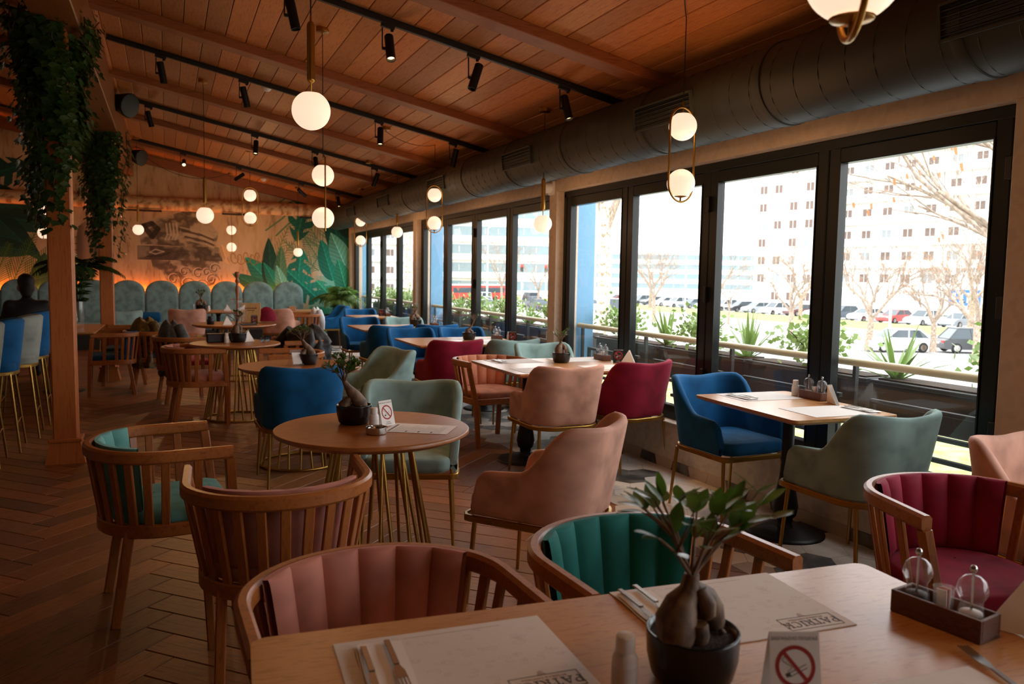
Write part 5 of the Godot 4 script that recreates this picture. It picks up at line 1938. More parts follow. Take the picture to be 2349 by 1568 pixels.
func lamps() -> void:
	pendant(0, "single globe pendant on a brass rod above the round ashtray table", 0.64, -3.92, [2.225], 0.09)
	pendant(1, "two stacked globes on a brass rod above the blue armchair's table", 1.136, -6.413, [2.222, 1.89], 0.085, 0.0)
	pendant(2, "brass oval hoop with two globes above the blue and mint window chairs", 2.84, -4.056, [2.366, 2.032], 0.083, 0.25, [2.35, -3.4])
	pendant(2, "brass oval hoop with two globes above the foreground table", 1.12, -1.1, [2.34, 2.005], 0.085, 1.0)
	pendant(0, "single globe pendant on a brass rod beside the first window pillar", 3.112, -6.545, [1.933], 0.082)
	pendant(2, "brass oval hoop with two globes hung on a swagged cord by the middle window", 2.918, -9.123, [2.397, 2.066], 0.082, 0.25, [2.3, -9.0])
	pendant(0, "single globe pendant on a brass rod before the second window pillar", 3.187, -11.79, [2.088], 0.085, 0.0, [2.65, -11.3])
	pendant(2, "brass oval hoop with two globes by the last window", 3.135, -14.034, [2.365, 2.038], 0.084, 0.2)
	pendant(0, "single globe pendant on a brass rod over the round table with the black box", 0.39, -9.328, [2.06], 0.09)
	pendant(2, "brass oval hoop with two globes before the middle of the mural", 1.207, -13.134, [2.638, 2.289], 0.093, 0.1)
	pendant(1, "two stacked globes on a thin brass rod close to the painted sculpture", 1.155, -16.4, [2.25, 1.92], 0.09)
	pendant(0, "single globe pendant left of the painted sculpture", -0.43, -14.9, [2.13], 0.088)
	pendant(0, "single globe pendant in front of the painted banana leaves", 2.35, -16.0, [1.85], 0.086)
	pendant(1, "two stacked globes half hidden behind the first ivy post", -1.66, -13.7, [2.325, 1.98], 0.09)
	# tracks
	var bas := Basis(Vector3(1, -TAN, 0).normalized(), Vector3(TAN, 1, 0).normalized(), Vector3.BACK)
	var tl := ["long black lighting track nearest the first window, under the boards", "long black lighting track past the first window pillar", "long black lighting track near the second window pillar", "long black lighting track closest to the mural"]
	var k := 0
	for z in [-5.71, -8.6, -11.45, -14.98]:
		var mb := MB.new()
		var ln := 4.05
		mb.box(Vector3(ln, 0.036, 0.04), Transform3D(bas, V(1.5, ceil_y(1.5) - 0.034, z)), 0.004)
		mb.box(Vector3(ln, 0.02, 0.012), Transform3D(bas, V(1.5, ceil_y(1.5) - 0.01, z)))
		solo("lighting_track", tl[k], "track", mb, M.black, Vector3.ZERO, 0.0, "lighting tracks")
		k += 1
	for z in [-8.6, -11.45, -14.98]:
		var mb := MB.new()
		mb.box(Vector3(4.0, 0.036, 0.04), Transform3D(bas, V(-3.1, ceil_y(-3.1) - 0.034, z)), 0.004)
		solo("lighting_track", "black lighting track in the dark bay beyond the girder", "track", mb, M.black, Vector3.ZERO, 0.0, "tracks beyond the girder")
	var S := [[0.78, -5.71, 0, V(0.2, -1, 0.1), "unlit black spotlight on the first track, nearest the girder"], [1.45, -5.71, 1, V(-0.02, -1, 0.45), "lit black spotlight on the first track, tilted towards the foreground"], [2.1, -5.71, 0, V(-0.35, -1, 0.1), "unlit black spotlight on the first track, tilted to the girder"], [2.86, -5.71, 1, V(0.1, -1, 0.35), "lit black spotlight on the first track, beside the duct"],
		[-0.04, -8.6, 0, V(0.18, -1, -0.1), "unlit black spotlight on the second track, nearest the girder"], [0.72, -8.6, 0, V(0.25, -1, -0.1), "unlit black spotlight on the second track above the black box table"], [2.1, -8.6, 1, V(-0.1, -1, 0.35), "lit black spotlight on the second track above the aisle"], [2.94, -8.6, 0, V(-0.2, -1, -0.1), "unlit black spotlight on the second track, beside the duct"],
		[-0.2, -11.45, 0, V(0.25, -1, -0.1), "unlit black spotlight on the third track, nearest the girder"], [1.1, -11.45, 1, V(-0.1, -1, 0.4), "lit black spotlight on the third track above the large round table"], [1.9, -11.45, 1, V(0.05, -1, 0.5), "lit black spotlight on the third track behind the two stacked globes"], [2.74, -11.45, 0, V(-0.35, -1, -0.1), "unlit black spotlight on the third track, beside the duct"],
		[0.27, -14.98, 1, V(-0.03, -0.55, 1.0), "bright spotlight on the last track shining straight into the room"], [1.17, -14.98, 0, V(-0.7, -0.5, -0.6), "unlit black spotlight on the last track turned towards the sculpture"], [2.24, -14.98, 0, V(0.8, -0.6, -0.5), "unlit black spotlight on the last track turned towards the leaves"], [2.9, -14.98, 1, V(0.05, -1, 0.4), "lit black spotlight on the last track, beside the duct"]]
	for q in S:
		track_spot(q[4], q[0], q[1], q[2] == 1, q[3], 1.0)
# ---------------------------------------------------------------- things on tables
const TH := 0.7555
func text_part(parent, called, txt: String, font, size: float, m, x: Transform3D, depth := 0.0004):
	var tm := TextMesh.new()
	tm.text = txt
	tm.font = font
	tm.font_size = 32
	tm.pixel_size = size / 32.0
	tm.depth = depth
	var o = part(parent, called, tm, m)
	o.transform = x
	return o
# print of faint doodles for the placemats
func doodle_tex() -> ImageTexture:
	var im := Image.create_empty(512, 384, false, Image.FORMAT_RGB8)
	im.fill(hexc("dfd8d0"))
	var r := RandomNumberGenerator.new()
	r.seed = 5
	for k in 90:
		var c := Vector2(r.randf_range(10, 500), r.randf_range(30, 370))
		var rad := r.randf_range(6, 15)
		var e := r.randf_range(0.55, 1.0)
		var a0 := r.randf() * TAU
		var span := r.randf_range(3.2, TAU)
		for i in 90:
			var a := a0 + span * i / 90.0
			var p := c + Vector2(cos(a), sin(a) * e) * rad
			if p.x > 0 and p.y > 0 and p.x < 512 and p.y < 384:
				im.set_pixel(int(p.x), int(p.y), hexc("c7b9ae"))
			p = c + Vector2(cos(a), sin(a) * e) * rad * 0.5
			if i % 2 == 0 and p.x > 0 and p.y > 0 and p.x < 512 and p.y < 384:
				im.set_pixel(int(p.x), int(p.y), hexc("cbbfb5"))
	return ImageTexture.create_from_image(im)
func sheet_tex() -> ImageTexture:
	var im := Image.create_empty(256, 360, false, Image.FORMAT_RGB8)
	im.fill(hexc("e9e6e3"))
	im.fill_rect(Rect2i(18, 22, 200, 12), hexc("6b6663"))
	for k in 46:
		im.fill_rect(Rect2i(18, 44 + k * 6, 120 + (k * 37) % 80, 2), hexc("a9a5a2"))
	for k in 3:
		im.fill_rect(Rect2i(18, 120 + k * 70, 34, 10), hexc("5e5956"))
	return ImageTexture.create_from_image(im)
# a placemat lying on a table, printed side towards local +z reader
func placemat(label, x: float, z: float, turn: float, group, w := 0.42, d := 0.3, printed := true):
	var t = thing("paper_placemat", label, "placemat", V(x, TH, z), turn, group)
	var mb := MB.new()
	mb.box(Vector3(w, 0.0012, d), T(0, 0.0006, 0))
	part(t, "sheet", mb, M.paper_mat)
	if not printed:
		return t
	var q := MB.new()
	q.quad(V(-w / 2, 0.0014, d / 2), V(w / 2, 0.0014, d / 2), V(w / 2, 0.0014, -d / 2), V(-w / 2, 0.0014, -d / 2))
	part(t, "print", q, M.doodle)
	var fr := MB.new()
	for s in [[0.125, 0.0015, 0.118, 0.09], [0.125, 0.0015, 0.118, 0.142]]:
		fr.box(Vector3(0.13, 0.0004, 0.0014), T(-s[0], 0.0016, -s[3] + 0.005))
	for sx in [-0.06, -0.19]:
		fr.box(Vector3(0.0014, 0.0004, 0.052), T(sx, 0.0016, -0.111))
	part(t, "printed_frame", fr, M.ink)
	var lay := Basis(Vector3.RIGHT, -PI / 2)
	text_part(t, "lettering", "PATRICK", serif, 0.032, M.ink, Transform3D(lay, V(-0.125, 0.0017, -0.114)))
	text_part(t, "small_lettering", "PIZZERIA & CAFETERIA", serif, 0.0075, M.ink_soft, Transform3D(lay, V(-0.125, 0.0017, -0.095)))
	var lg := MB.new()
	lg.ball(V(-0.125, 0.0015, -0.075), 0.006, 10, 0.06)
	lg.box(Vector3(0.016, 0.0004, 0.004), T(-0.125, 0.0016, -0.081))
	part(t, "emblem", lg, M.ink_soft)
	var ln := MB.new()
	ln.box(Vector3(0.2, 0.0003, 0.0012), T(-0.02, 0.0016, d / 2 - 0.02))
	part(t, "fine_print_line", ln, M.ink_soft)
	return t
func cutlery(kind: String, label, x: float, y: float, z: float, turn: float, group):
	var t = thing(kind, label, kind, V(x, y, z), turn, group)
	var h := MB.new()
	h.sweep([V(0, 0.003, 0.1), V(0, 0.004, 0.03), V(0, 0.0045, 0.0)], rect(0.012, 0.004, 0.001))
	part(t, "handle", h, M.steel)
	var b := MB.new()
	if kind == "knife":
		b.extrude(PackedVector2Array([Vector2(-0.005, 0), Vector2(0.005, 0), Vector2(0.009, -0.03), Vector2(0.008, -0.08), Vector2(0.0, -0.105), Vector2(-0.004, -0.09)]), 0.0016, Transform3D(Basis(Vector3.RIGHT, PI / 2), V(0, 0.004, 0)))
		part(t, "blade", b, M.steel)
	else:
		b.extrude(PackedVector2Array([Vector2(-0.004, 0), Vector2(0.004, 0), Vector2(0.01, -0.025), Vector2(0.011, -0.05), Vector2(-0.011, -0.05), Vector2(-0.01, -0.025)]), 0.0018, Transform3D(Basis(Vector3.RIGHT, PI / 2), V(0, 0.004, 0)))
		part(t, "neck", b, M.steel)
		for k in 4:
			var p := MB.new()
			p.box(Vector3(0.003, 0.0018, 0.045), T(-0.009 + k * 0.006, 0.0045, -0.07))
			part(t, "tine", p, M.steel)
	return t
func napkin_flat(label, x: float, z: float, turn: float, group, w := 0.085, d := 0.21):
	var t = thing("paper_napkin", label, "napkin", V(x, TH + 0.002, z), turn, group)
	for k in 2:
		var mb := MB.new()
		var rows := []
		for i in 7:
			var row := PackedVector3Array()
			for j in 5:
				row.append(V((j / 4.0 - 0.5) * w + k * 0.004, 0.001 + k * 0.0035 + 0.0012 * sin(i * 1.3 + j * 0.9 + k), (i / 6.0 - 0.5) * d + k * 0.003))
			rows.append(row)
		mb.grid(rows)
		part(t, "fold", mb, M.napkin)
	return t
# folded no-smoking card
func smoking_card(label, x: float, z: float, turn: float, dark := false, s := 1.0):
	var t = thing("no_smoking_card", label, "table card", V(x, TH, z), turn)
	t.scale = Vector3.ONE * s
	var pm = M.black if dark else M.paper
	var ink = M.paper if dark else M.ink
	var h := 0.12
	var w := 0.085
	var lean := 0.24
	for sd in [1, -1]:
		var b := Basis(Vector3.UP, 0.0 if sd > 0 else PI) * Basis(Vector3.RIGHT, -lean)
		var x0 := Transform3D(b, V(0, h * cos(lean) / 2, sd * h * sin(lean) / 2))
		var mb := MB.new()
		mb.box(Vector3(w, h, 0.001), x0)
		var f = part(t, "card_face", mb, pm)
		var ring := MB.new()
		var a := []
		var c := []
		var front := x0 * T(0, 0, 0.0009)
		for k in 36:
			var an := TAU * k / 36
			a.append(front * V(cos(an) * 0.034, sin(an) * 0.034 + 0.004, 0))
			c.append(front * V(cos(an) * 0.0275, sin(an) * 0.0275 + 0.004, 0))
		ring.grid([PackedVector3Array(c), PackedVector3Array(a)], true)
		ring.box(Vector3(0.006, 0.058, 0.0003), front * T(0, 0.004, 0, 0, 0, 0.7))
		part(f, "prohibition_ring", ring, M.red_ink)
		var ci := MB.new()
		ci.box(Vector3(0.034, 0.0012, 0.0002), front * T(0.003, 0.0, -0.0002, 0, 0, 0.45))
		ci.box(Vector3(0.034, 0.0012, 0.0002), front * T(0.0052, -0.0055, -0.0002, 0, 0, 0.45))
		ci.box(Vector3(0.008, 0.0065, 0.0002), front * T(-0.0125, -0.0095, -0.0002, 0, 0, 0.45))
		var sm := PackedVector3Array()
		for k in 12:
			sm.append(front * V(-0.014 + 0.008 * sin(k * 0.55), -0.004 + k * 0.0022, -0.0002))
		ci.tube(sm, 0.0005, 4)
		part(f, "cigarette_print", ci, ink)
		text_part(f, "lettering", "ЗАБРАЊЕНО ПУШЕЊЕ", sans, 0.0078, ink, front * T(0, 0.049, -0.0003), 0.0002)
		text_part(f, "small_lettering", "PUŠENJE\nZABRANJENO", sans, 0.0068, ink, front * T(0, -0.046, -0.0003), 0.0002)
	return t
func sugar_bottle(label, x: float, z: float, y := TH, group = ""):
	var t = thing("white_bottle", label, "bottle", V(x, y, z), 0.0, group)
	var mb := MB.new()
	mb.lathe([Vector2(0.001, 0), Vector2(0.021, 0), Vector2(0.022, 0.004), Vector2(0.022, 0.058), Vector2(0.018, 0.066), Vector2(0.015, 0.068), Vector2(0.015, 0.072)], 20)
	part(t, "body", mb, M.white_plastic)
	mb = MB.new()
	mb.lathe([Vector2(0.0165, 0.07), Vector2(0.0165, 0.094), Vector2(0.015, 0.097), Vector2(0.001, 0.097)], 20)
	part(t, "cap", mb, M.napkin)
	mb = MB.new()
	mb.lathe([Vector2(0.0224, 0.014), Vector2(0.0224, 0.045)], 20)
	part(t, "label_band", mb, M.paper_mat)
	return t
func mill(label, at: Vector3, fill, group):
	var t = thing("glass_mill", label, "pepper mill", at, 0.0, group)
	t.scale = Vector3(1.12, 1.35, 1.12)
	var mb := MB.new()
	mb.lathe([Vector2(0.001, 0), Vector2(0.023, 0), Vector2(0.0245, 0.012), Vector2(0.022, 0.028), Vector2(0.0185, 0.04), Vector2(0.019, 0.046)], 24)
	part(t, "jar", mb, M.clear)
	mb = MB.new()
	mb.lathe([Vector2(0.001, 0.002), Vector2(0.021, 0.002), Vector2(0.022, 0.012), Vector2(0.019, 0.028), Vector2(0.001, 0.03)], 18)
	part(t, "filling", mb, fill)
	mb = MB.new()
	mb.lathe([Vector2(0.019, 0.046), Vector2(0.022, 0.05), Vector2(0.0265, 0.058), Vector2(0.0265, 0.064), Vector2(0.022, 0.076), Vector2(0.012, 0.083), Vector2(0.001, 0.085)], 24)
	part(t, "glass_cap", mb, M.clear)
	mb = MB.new()
	mb.tube([V(0, 0.03, 0), V(0, 0.088, 0)], 0.0025, 6)
	mb.ball(V(0, 0.093, 0), 0.0065, 14)
	part(t, "knob", mb, M.chrome)
	return t
# wooden tray with two mills and a glass of paper sachets
func condiments(where: String, x: float, z: float, turn: float, y := TH):
	var t = thing("condiment_tray", "small dark wooden tray with glass mills on %s" % where, "tray", V(x, y, z), turn, "")
	var mb := MB.new()
	mb.box(Vector3(0.19, 0.008, 0.07), T(0, 0.004, 0), 0.001)
	part(t, "bottom", mb, M.tray)
	for s in [-1, 1]:
		mb = MB.new()
		mb.box(Vector3(0.19, 0.048, 0.007), T(0, 0.024, s * 0.0345), 0.0012)
		part(t, "long_side", mb, M.tray)
		mb = MB.new()
		mb.box(Vector3(0.007, 0.048, 0.062), T(s * 0.0915, 0.024, 0), 0.0012)
		part(t, "short_side", mb, M.tray)
	var b := Basis(Vector3.UP, turn)
	mill("glass pepper mill with dark peppercorns in the tray on %s" % where, V(x, y + 0.008, z) + b * V(-0.06, 0, 0), M.pepper, "")
	mill("glass salt mill with white salt in the tray on %s" % where, V(x, y + 0.008, z) + b * V(0.055, 0, 0), M.salt, "")
	var g = thing("sachet_glass", "small glass of sachets in the tray on %s" % where, "glass", V(x, y + 0.008, z) + b * V(-0.002, 0, 0), turn, "")
	mb = MB.new()
	mb.lathe([Vector2(0.001, 0.0), Vector2(0.017, 0.0), Vector2(0.021, 0.07), Vector2(0.0198, 0.07), Vector2(0.0165, 0.004), Vector2(0.001, 0.004)], 20)
	part(g, "tumbler", mb, M.clear)
	for k in 3:
		mb = MB.new()
		mb.box(Vector3(0.02, 0.06, 0.003), T(0, 0.036, -0.007 + k * 0.007, 0.1 * k, 0.05 * (k - 1), 0), 0.0005)
		part(g, "sachet", mb, [M.napkin, M.sachet, M.napkin][k])
func napkin_stack(label, x: float, z: float, turn: float, group = ""):
	var t = thing("napkin_stack", label, "napkins", V(x, TH, z), turn, group)
	for k in 5:
		var mb := MB.new()
		var p := PackedVector2Array([Vector2(-0.065, 0), Vector2(0.065, 0), Vector2(0.0, 0.115)])
		mb.extrude(p, 0.0016, T(0, 0.002, k * 0.004 - 0.01, 0, -0.28 + k * 0.02))
		part(t, "napkin", mb, M.napkin)
	return t

# ---- ginseng bonsai in a black pot; big enough leaves are pieces of their own
func bonsai(label, x: float, z: float, s: float, turn: float, form: int, leaves: int, sd: int, y := TH, own_leaves := false):
	var r := RandomNumberGenerator.new()
	r.seed = sd
	var t = thing("potted_bonsai", label, "bonsai", V(x, y, z), turn)
	var mb := MB.new()
	var P := [Vector2(0.001, 0), Vector2(0.062, 0), Vector2(0.072, 0.012), Vector2(0.08, 0.045), Vector2(0.082, 0.085), Vector2(0.082, 0.09), Vector2(0.078, 0.09), Vector2(0.075, 0.075), Vector2(0.001, 0.074)]
	mb.lathe(P.map(func(q): return q * s), 32)
	part(t, "pot", mb, M.pot)
	mb = MB.new()
	var rows := []
	for i in 6:
		var row := PackedVector3Array()
		for j in 18:
			var rr := 0.076 * s * (1.0 - i / 5.0) + 1e-4
			row.append(V(cos(TAU * j / 18) * rr, (0.076 + 0.012 * (i / 5.0) + 0.006 * r.randf()) * s, sin(TAU * j / 18) * rr))
		rows.append(row)
	mb.grid(rows, true)
	part(t, "soil", mb, M.soil)
	for k in 5:
		var ch := MB.new()
		var a := r.randf() * TAU
		ch.ball(V(cos(a) * 0.05, 0.088, sin(a) * 0.05) * s, 0.008 * s, 6, 0.5)
		part(t, "bark_chip", ch, M.bark)
	mb = MB.new()
	var top: Vector3
	if form == 0:
		# two swollen roots straddling, joined at the neck
		mb.tube([V(-0.045, 0.07, 0.01) * s, V(-0.05, 0.1, 0.01) * s, V(-0.047, 0.14, 0.005) * s, V(-0.03, 0.175, 0) * s, V(-0.012, 0.2, 0) * s, V(-0.008, 0.235, 0) * s], [0.026 * s, 0.034 * s, 0.036 * s, 0.028 * s, 0.018 * s, 0.013 * s], 14)
		mb.tube([V(0.05, 0.07, -0.005) * s, V(0.046, 0.1, 0) * s, V(0.035, 0.14, 0) * s, V(0.018, 0.175, 0.003) * s, V(-0.002, 0.2, 0) * s, V(-0.008, 0.215, 0) * s], [0.018 * s, 0.024 * s, 0.028 * s, 0.026 * s, 0.018 * s, 0.012 * s], 14)
		mb.tube([V(0.0, 0.2, 0.012) * s, V(0.006, 0.17, 0.026) * s, V(0.008, 0.14, 0.028) * s, V(0.006, 0.128, 0.026) * s], [0.014 * s, 0.016 * s, 0.012 * s, 0.004 * s], 10)
		mb.tube([V(-0.02, 0.13, 0.03) * s, V(-0.016, 0.1, 0.034) * s, V(-0.02, 0.07, 0.036) * s], [0.018 * s, 0.016 * s, 0.01 * s], 10)
		top = V(-0.008, 0.24, 0) * s
	elif form == 1:
		# one leaning bulb tapering to a stalk
		mb.tube([V(0.035, 0.07, 0.02) * s, V(0.025, 0.11, 0.01) * s, V(0.0, 0.16, 0) * s, V(-0.03, 0.215, 0) * s, V(-0.045, 0.25, 0) * s], [0.028 * s, 0.036 * s, 0.032 * s, 0.017 * s, 0.011 * s], 14)
		mb.tube([V(-0.04, 0.07, 0) * s, V(-0.045, 0.1, 0) * s, V(-0.02, 0.14, 0) * s], [0.026 * s, 0.03 * s, 0.018 * s], 12)
		top = V(-0.045, 0.25, 0) * s
	else:
		# twisted stem
		mb.tube([V(0.01, 0.07, 0) * s, V(-0.02, 0.1, 0.01) * s, V(-0.02, 0.14, 0) * s, V(0.015, 0.165, -0.01) * s, V(0.025, 0.2, 0) * s, V(0.05, 0.25, 0) * s, V(0.06, 0.29, 0) * s], [0.03 * s, 0.034 * s, 0.024 * s, 0.02 * s, 0.013 * s, 0.01 * s, 0.006 * s], 12)
		mb.tube([V(0.03, 0.07, 0.01) * s, V(0.03, 0.11, 0.01) * s, V(0.0, 0.14, 0.015) * s], [0.026 * s, 0.024 * s, 0.016 * s], 10)
		top = V(0.06, 0.29, 0) * s
	for i in mb.v.size():
		if mb.v[i].y > 0.08 * s:
			mb.v[i].y = 0.08 * s + (mb.v[i].y - 0.08 * s) * 0.72
	top.y = 0.08 * s + (top.y - 0.08 * s) * 0.72
	part(t, "trunk", mb, M.bark)
	# twigs and leaves
	mb = MB.new()
	var spots := []
	var n := 9
	for k in n:
		var a := TAU * k / n + r.randf_range(-0.3, 0.3)
		var el := r.randf_range(0.35, 1.2)
		var l := s * (r.randf_range(0.08, 0.16) if own_leaves else r.randf_range(0.05, 0.1))
		var d := V(cos(a) * cos(el), sin(el), sin(a) * cos(el))
		var m := top + d * l * 0.5 + V(0, 0.015 * s, 0)
		var e := top + d * l + V(0, 0.02 * s, 0)
		mb.tube([top + V(0, -0.01 * s, 0), m, e], [0.004 * s, 0.003 * s, 0.0018 * s], 5)
		spots.append([m, d]); spots.append([e, d]); spots.append([e, d])
		for q in 2:
			var d2 := (d + V(r.randf_range(-1, 1), r.randf_range(-0.3, 0.8), r.randf_range(-1, 1)) * 0.8).normalized()
			var e2 := m + d2 * l * 0.6
			mb.tube([m, e2], [0.0024 * s, 0.0012 * s], 4)
			spots.append([e2, d2]); spots.append([e2, d2])
	part(t, "twigs", mb, M.bark)
	var lm := MB.new()
	var rows2 := []
	for i in 7:
		var u := i / 6.0
		var w := 0.5 * pow(sin(PI * pow(u * 0.97 + 0.02, 0.85)), 0.8) * 0.52
		rows2.append(PackedVector3Array([V(-w, 0.06 * u - 0.1 * u * u + 0.1 * w, u), V(0, 0.06 * u - 0.12 * u * u, u), V(w, 0.06 * u - 0.1 * u * u + 0.1 * w, u)]))
	lm.grid(rows2)
	var lmesh := lm.mesh()
	var foliage := [MB.new(), MB.new()]
	for k in leaves:
		var q = spots[k % spots.size()]
		var d: Vector3 = (q[1] + V(r.randf_range(-1, 1), r.randf_range(-0.6, 0.7), r.randf_range(-1, 1)) * 0.9).normalized()
		var sc := s * (r.randf_range(0.042, 0.06) if own_leaves else r.randf_range(0.026, 0.038))
		var side := d.cross(V(0.1, 1, 0.05)).normalized()
		var b := Basis(side, d.cross(side) * -1.0, d)
		b = Basis(side, d.cross(side), d) if d.cross(side).y > 0 else Basis(-side, -d.cross(side), d)
		var x0 := Transform3D(b.scaled(Vector3.ONE * sc), q[0])
		x0 = Transform3D(b * sc, q[0])
		var mt = M.leaf if r.randf() < 0.6 else M.leaf2
		if own_leaves:
			var o = part(t, "leaf", lmesh, mt)
			o.transform = x0
		else:
			foliage[0 if mt == M.leaf else 1].add(lm, x0)
	if not own_leaves:
		for k in 2:
			if foliage[k].v.size():
				part(t, "foliage", foliage[k], [M.leaf, M.leaf2][k])
	return t

func table_items() -> void:
	M.doodle = flat(Color.WHITE, 0.75)
	M.doodle.albedo_texture = doodle_tex()
	M.sheet = flat(Color.WHITE, 0.7)
	M.sheet.albedo_texture = sheet_tex()
	M.clear = flat(Color(0.97, 0.98, 0.98, 0.06), 0.02)
	M.clear.transparency = BaseMaterial3D.TRANSPARENCY_ALPHA
	M.clear.metallic_specular = 0.8
	M.tray = tri_mat(wood_tex(19, "4a2714", "5a3019", "6a3b20", 0.012), Vector3(3, 12, 12), 0.5)
	M.pepper = tri_mat(noise_tex(0.12, 128, [hexc("0d0b09"), hexc("2a221b"), hexc("453a2e")], [0.3, 0.6, 0.8], FastNoiseLite.TYPE_SIMPLEX, 2, 28), Vector3(14, 14, 14), 0.7)
	M.salt = flat(hexc("cfc9c4"), 0.9)
	M.sachet = flat(hexc("b5574a"), 0.7)
	M.cream_wood = tri_mat(wood_tex(20, "b8894f", "c79a5e", "cfa56b", 0.01), Vector3(6, 1, 6), 0.5)
	# -- foreground table
	var tb := -0.075
	placemat("paper placemat with cutlery on the foreground table before the pink chair", 0.48, -1.32, PI + tb + 0.02, "")
	placemat("paper placemat on the foreground table before the teal chair, behind the bonsai", 1.1, -1.345, PI + tb, "")
	placemat("paper placemat on the foreground table beside the condiment tray", 1.13, -0.835, tb, "")
	napkin_flat("white napkin under the knife and fork before the pink chair", 0.345, -1.345, tb - 0.02, "")
	napkin_flat("white napkin under the knife and fork before the teal chair", 0.935, -1.38, tb, "")
	cutlery("knife", "steel knife on the napkin before the pink chair", 0.318, TH + 0.008, -1.33, tb + PI, "")
	cutlery("fork", "steel fork on the napkin before the pink chair", 0.365, TH + 0.008, -1.34, tb + PI, "")
	cutlery("knife", "steel knife on the napkin before the teal chair", 0.912, TH + 0.008, -1.395, tb + PI, "")
	cutlery("fork", "steel fork on the napkin before the teal chair", 0.957, TH + 0.008, -1.405, tb + PI, "")
	cutlery("fork", "steel fork lying by the placemat next to the condiment tray", 1.372, TH + 0.003, -0.935, -0.35, "")
	bonsai("thick rooted bonsai in a black pot on the foreground table", 0.845, -1.125, 1.0, 0.15, 0, 62, 33, TH, true)
	smoking_card("folded no smoking card beside the foreground bonsai", 0.962, -1.005, -0.38)
	sugar_bottle("white plastic bottle beside the foreground bonsai", 0.712, -1.135)
	condiments("the foreground table", 1.475, -1.12, -1.42)
	napkin_stack("stack of white napkins leaning on the foreground condiment tray", 1.575, -1.02, -1.1)
	# -- table corner by the red chair
	placemat("paper placemat beside the red barrel chair", 2.66, -1.5, 0.42 + PI, "", 0.4, 0.28, false)
	cutlery("knife", "steel knife on the placemat beside the red barrel chair", 2.58, TH + 0.004, -1.48, 0.42 + PI, "")
	cutlery("fork", "steel fork on the placemat beside the red barrel chair", 2.63, TH + 0.004, -1.5, 0.42 + PI, "")
	# -- round table 1
	bonsai("leaning bonsai with round crown in a black bowl on the ashtray table", 0.80, -3.72, 1.0, 0.0, 1, 170, 34)
	sugar_bottle("white plastic bottle behind the steel ashtray", 0.858, -3.56)
	smoking_card("white folded no smoking card on the ashtray table", 0.925, -3.63, 0.55)
	var a = thing("ashtray", "round brushed steel ashtray on the round table", "ashtray", V(0.838, TH, -3.44))
	var mb := MB.new()
	mb.lathe([Vector2(0.001, 0), Vector2(0.042, 0), Vector2(0.045, 0.004), Vector2(0.046, 0.03), Vector2(0.0455, 0.032), Vector2(0.044, 0.03), Vector2(0.042, 0.006), Vector2(0.001, 0.005)], 32)
	part(a, "bowl", mb, M.steel)
	for k in 3:
		var nb := MB.new()
		var an := TAU * k / 3
		nb.sweep([V(cos(an) * 0.05, 0.03, sin(an) * 0.05), V(cos(an) * 0.028, 0.026, sin(an) * 0.028)], PackedVector2Array([Vector2(-0.006, 0.003), Vector2(0, -0.004), Vector2(0.006, 0.003), Vector2(0, -0.002)]))
		part(a, "rest", nb, M.steel)
	var sh := MB.new()
	sh.quad(V(-0.105, 0.0008, 0.15), V(0.105, 0.0008, 0.15), V(0.105, 0.0008, -0.15), V(-0.105, 0.0008, -0.15))
	solo("printed_sheet", "printed white menu sheet lying on the ashtray table", "sheet", sh, M.sheet, V(1.058, TH, -3.49), 1.0)
	# -- round table 2
	bonsai("bonsai in a black bowl on the table behind the blue armchair", 0.985, -6.25, 0.95, 0.3, 1, 60, 35)
	var st = thing("card_stand", "clear triangular card stand on the table behind the blue armchair", "card stand", V(0.89, TH, -6.22), 0.3)
	mb = MB.new()
	for s in [-1, 1]:
		mb.box(Vector3(0.09, 0.125, 0.003), T(0, 0.06, s * 0.025, 0, s * -0.35))
	part(st, "panes", mb, M.clear)
	mb = MB.new()
	mb.box(Vector3(0.07, 0.09, 0.002), T(0, 0.055, 0.024, 0, -0.35))
	part(st, "card", mb, M.paper)
	# -- round table 3
	bonsai("bonsai with spreading crown on the round table with the black box", 0.64, -8.4, 1.05, 1.0, 0, 40, 36)
	sugar_bottle("white plastic bottle beside the black box", 0.53, -8.36)
	mb = MB.new()
	mb.box(Vector3(0.16, 0.085, 0.09), T(0, 0.0425, 0), 0.006)
	solo("black_box", "black box lying on the round table beside a white bottle", "box", mb, M.black, V(0.43, TH, -8.45), 0.1)
	napkin_stack("white napkins beside the bonsai on the round table with the black box", 0.75, -8.42, 0.6)
	var sg = thing("sunglasses", "dark sunglasses lying on the round table rim", "sunglasses", V(0.9, TH, -8.4), 0.5)
	mb = MB.new()
	for s in [-1, 1]:
		mb.lathe([Vector2(0.001, 0), Vector2(0.026, 0.001), Vector2(0.028, 0.005)], 14, T(s * 0.032, 0.025, 0, 0, PI / 2))
	part(sg, "lenses", mb, M.pot)
	mb = MB.new()
	for s in [-1, 1]:
		mb.tube([V(s * 0.06, 0.03, 0), V(s * 0.062, 0.03, -0.1), V(s * 0.06, 0.01, -0.13)], 0.003, 5)
	mb.tube([V(-0.012, 0.03, 0), V(0.012, 0.03, 0)], 0.003, 5)
	part(sg, "frame", mb, M.black)
	# -- round table 4
	var jar = thing("glass_jar", "tall clear glass jar on the large round table", "jar", V(0.86, TH, -11.55))
	mb = MB.new()
	mb.lathe([Vector2(0.001, 0), Vector2(0.11, 0), Vector2(0.135, 0.03), Vector2(0.14, 0.2), Vector2(0.12, 0.26), Vector2(0.075, 0.29), Vector2(0.07, 0.31), Vector2(0.1, 0.325), Vector2(0.1, 0.33), Vector2(0.065, 0.318)], 28)
	part(jar, "vessel", mb, M.clear)
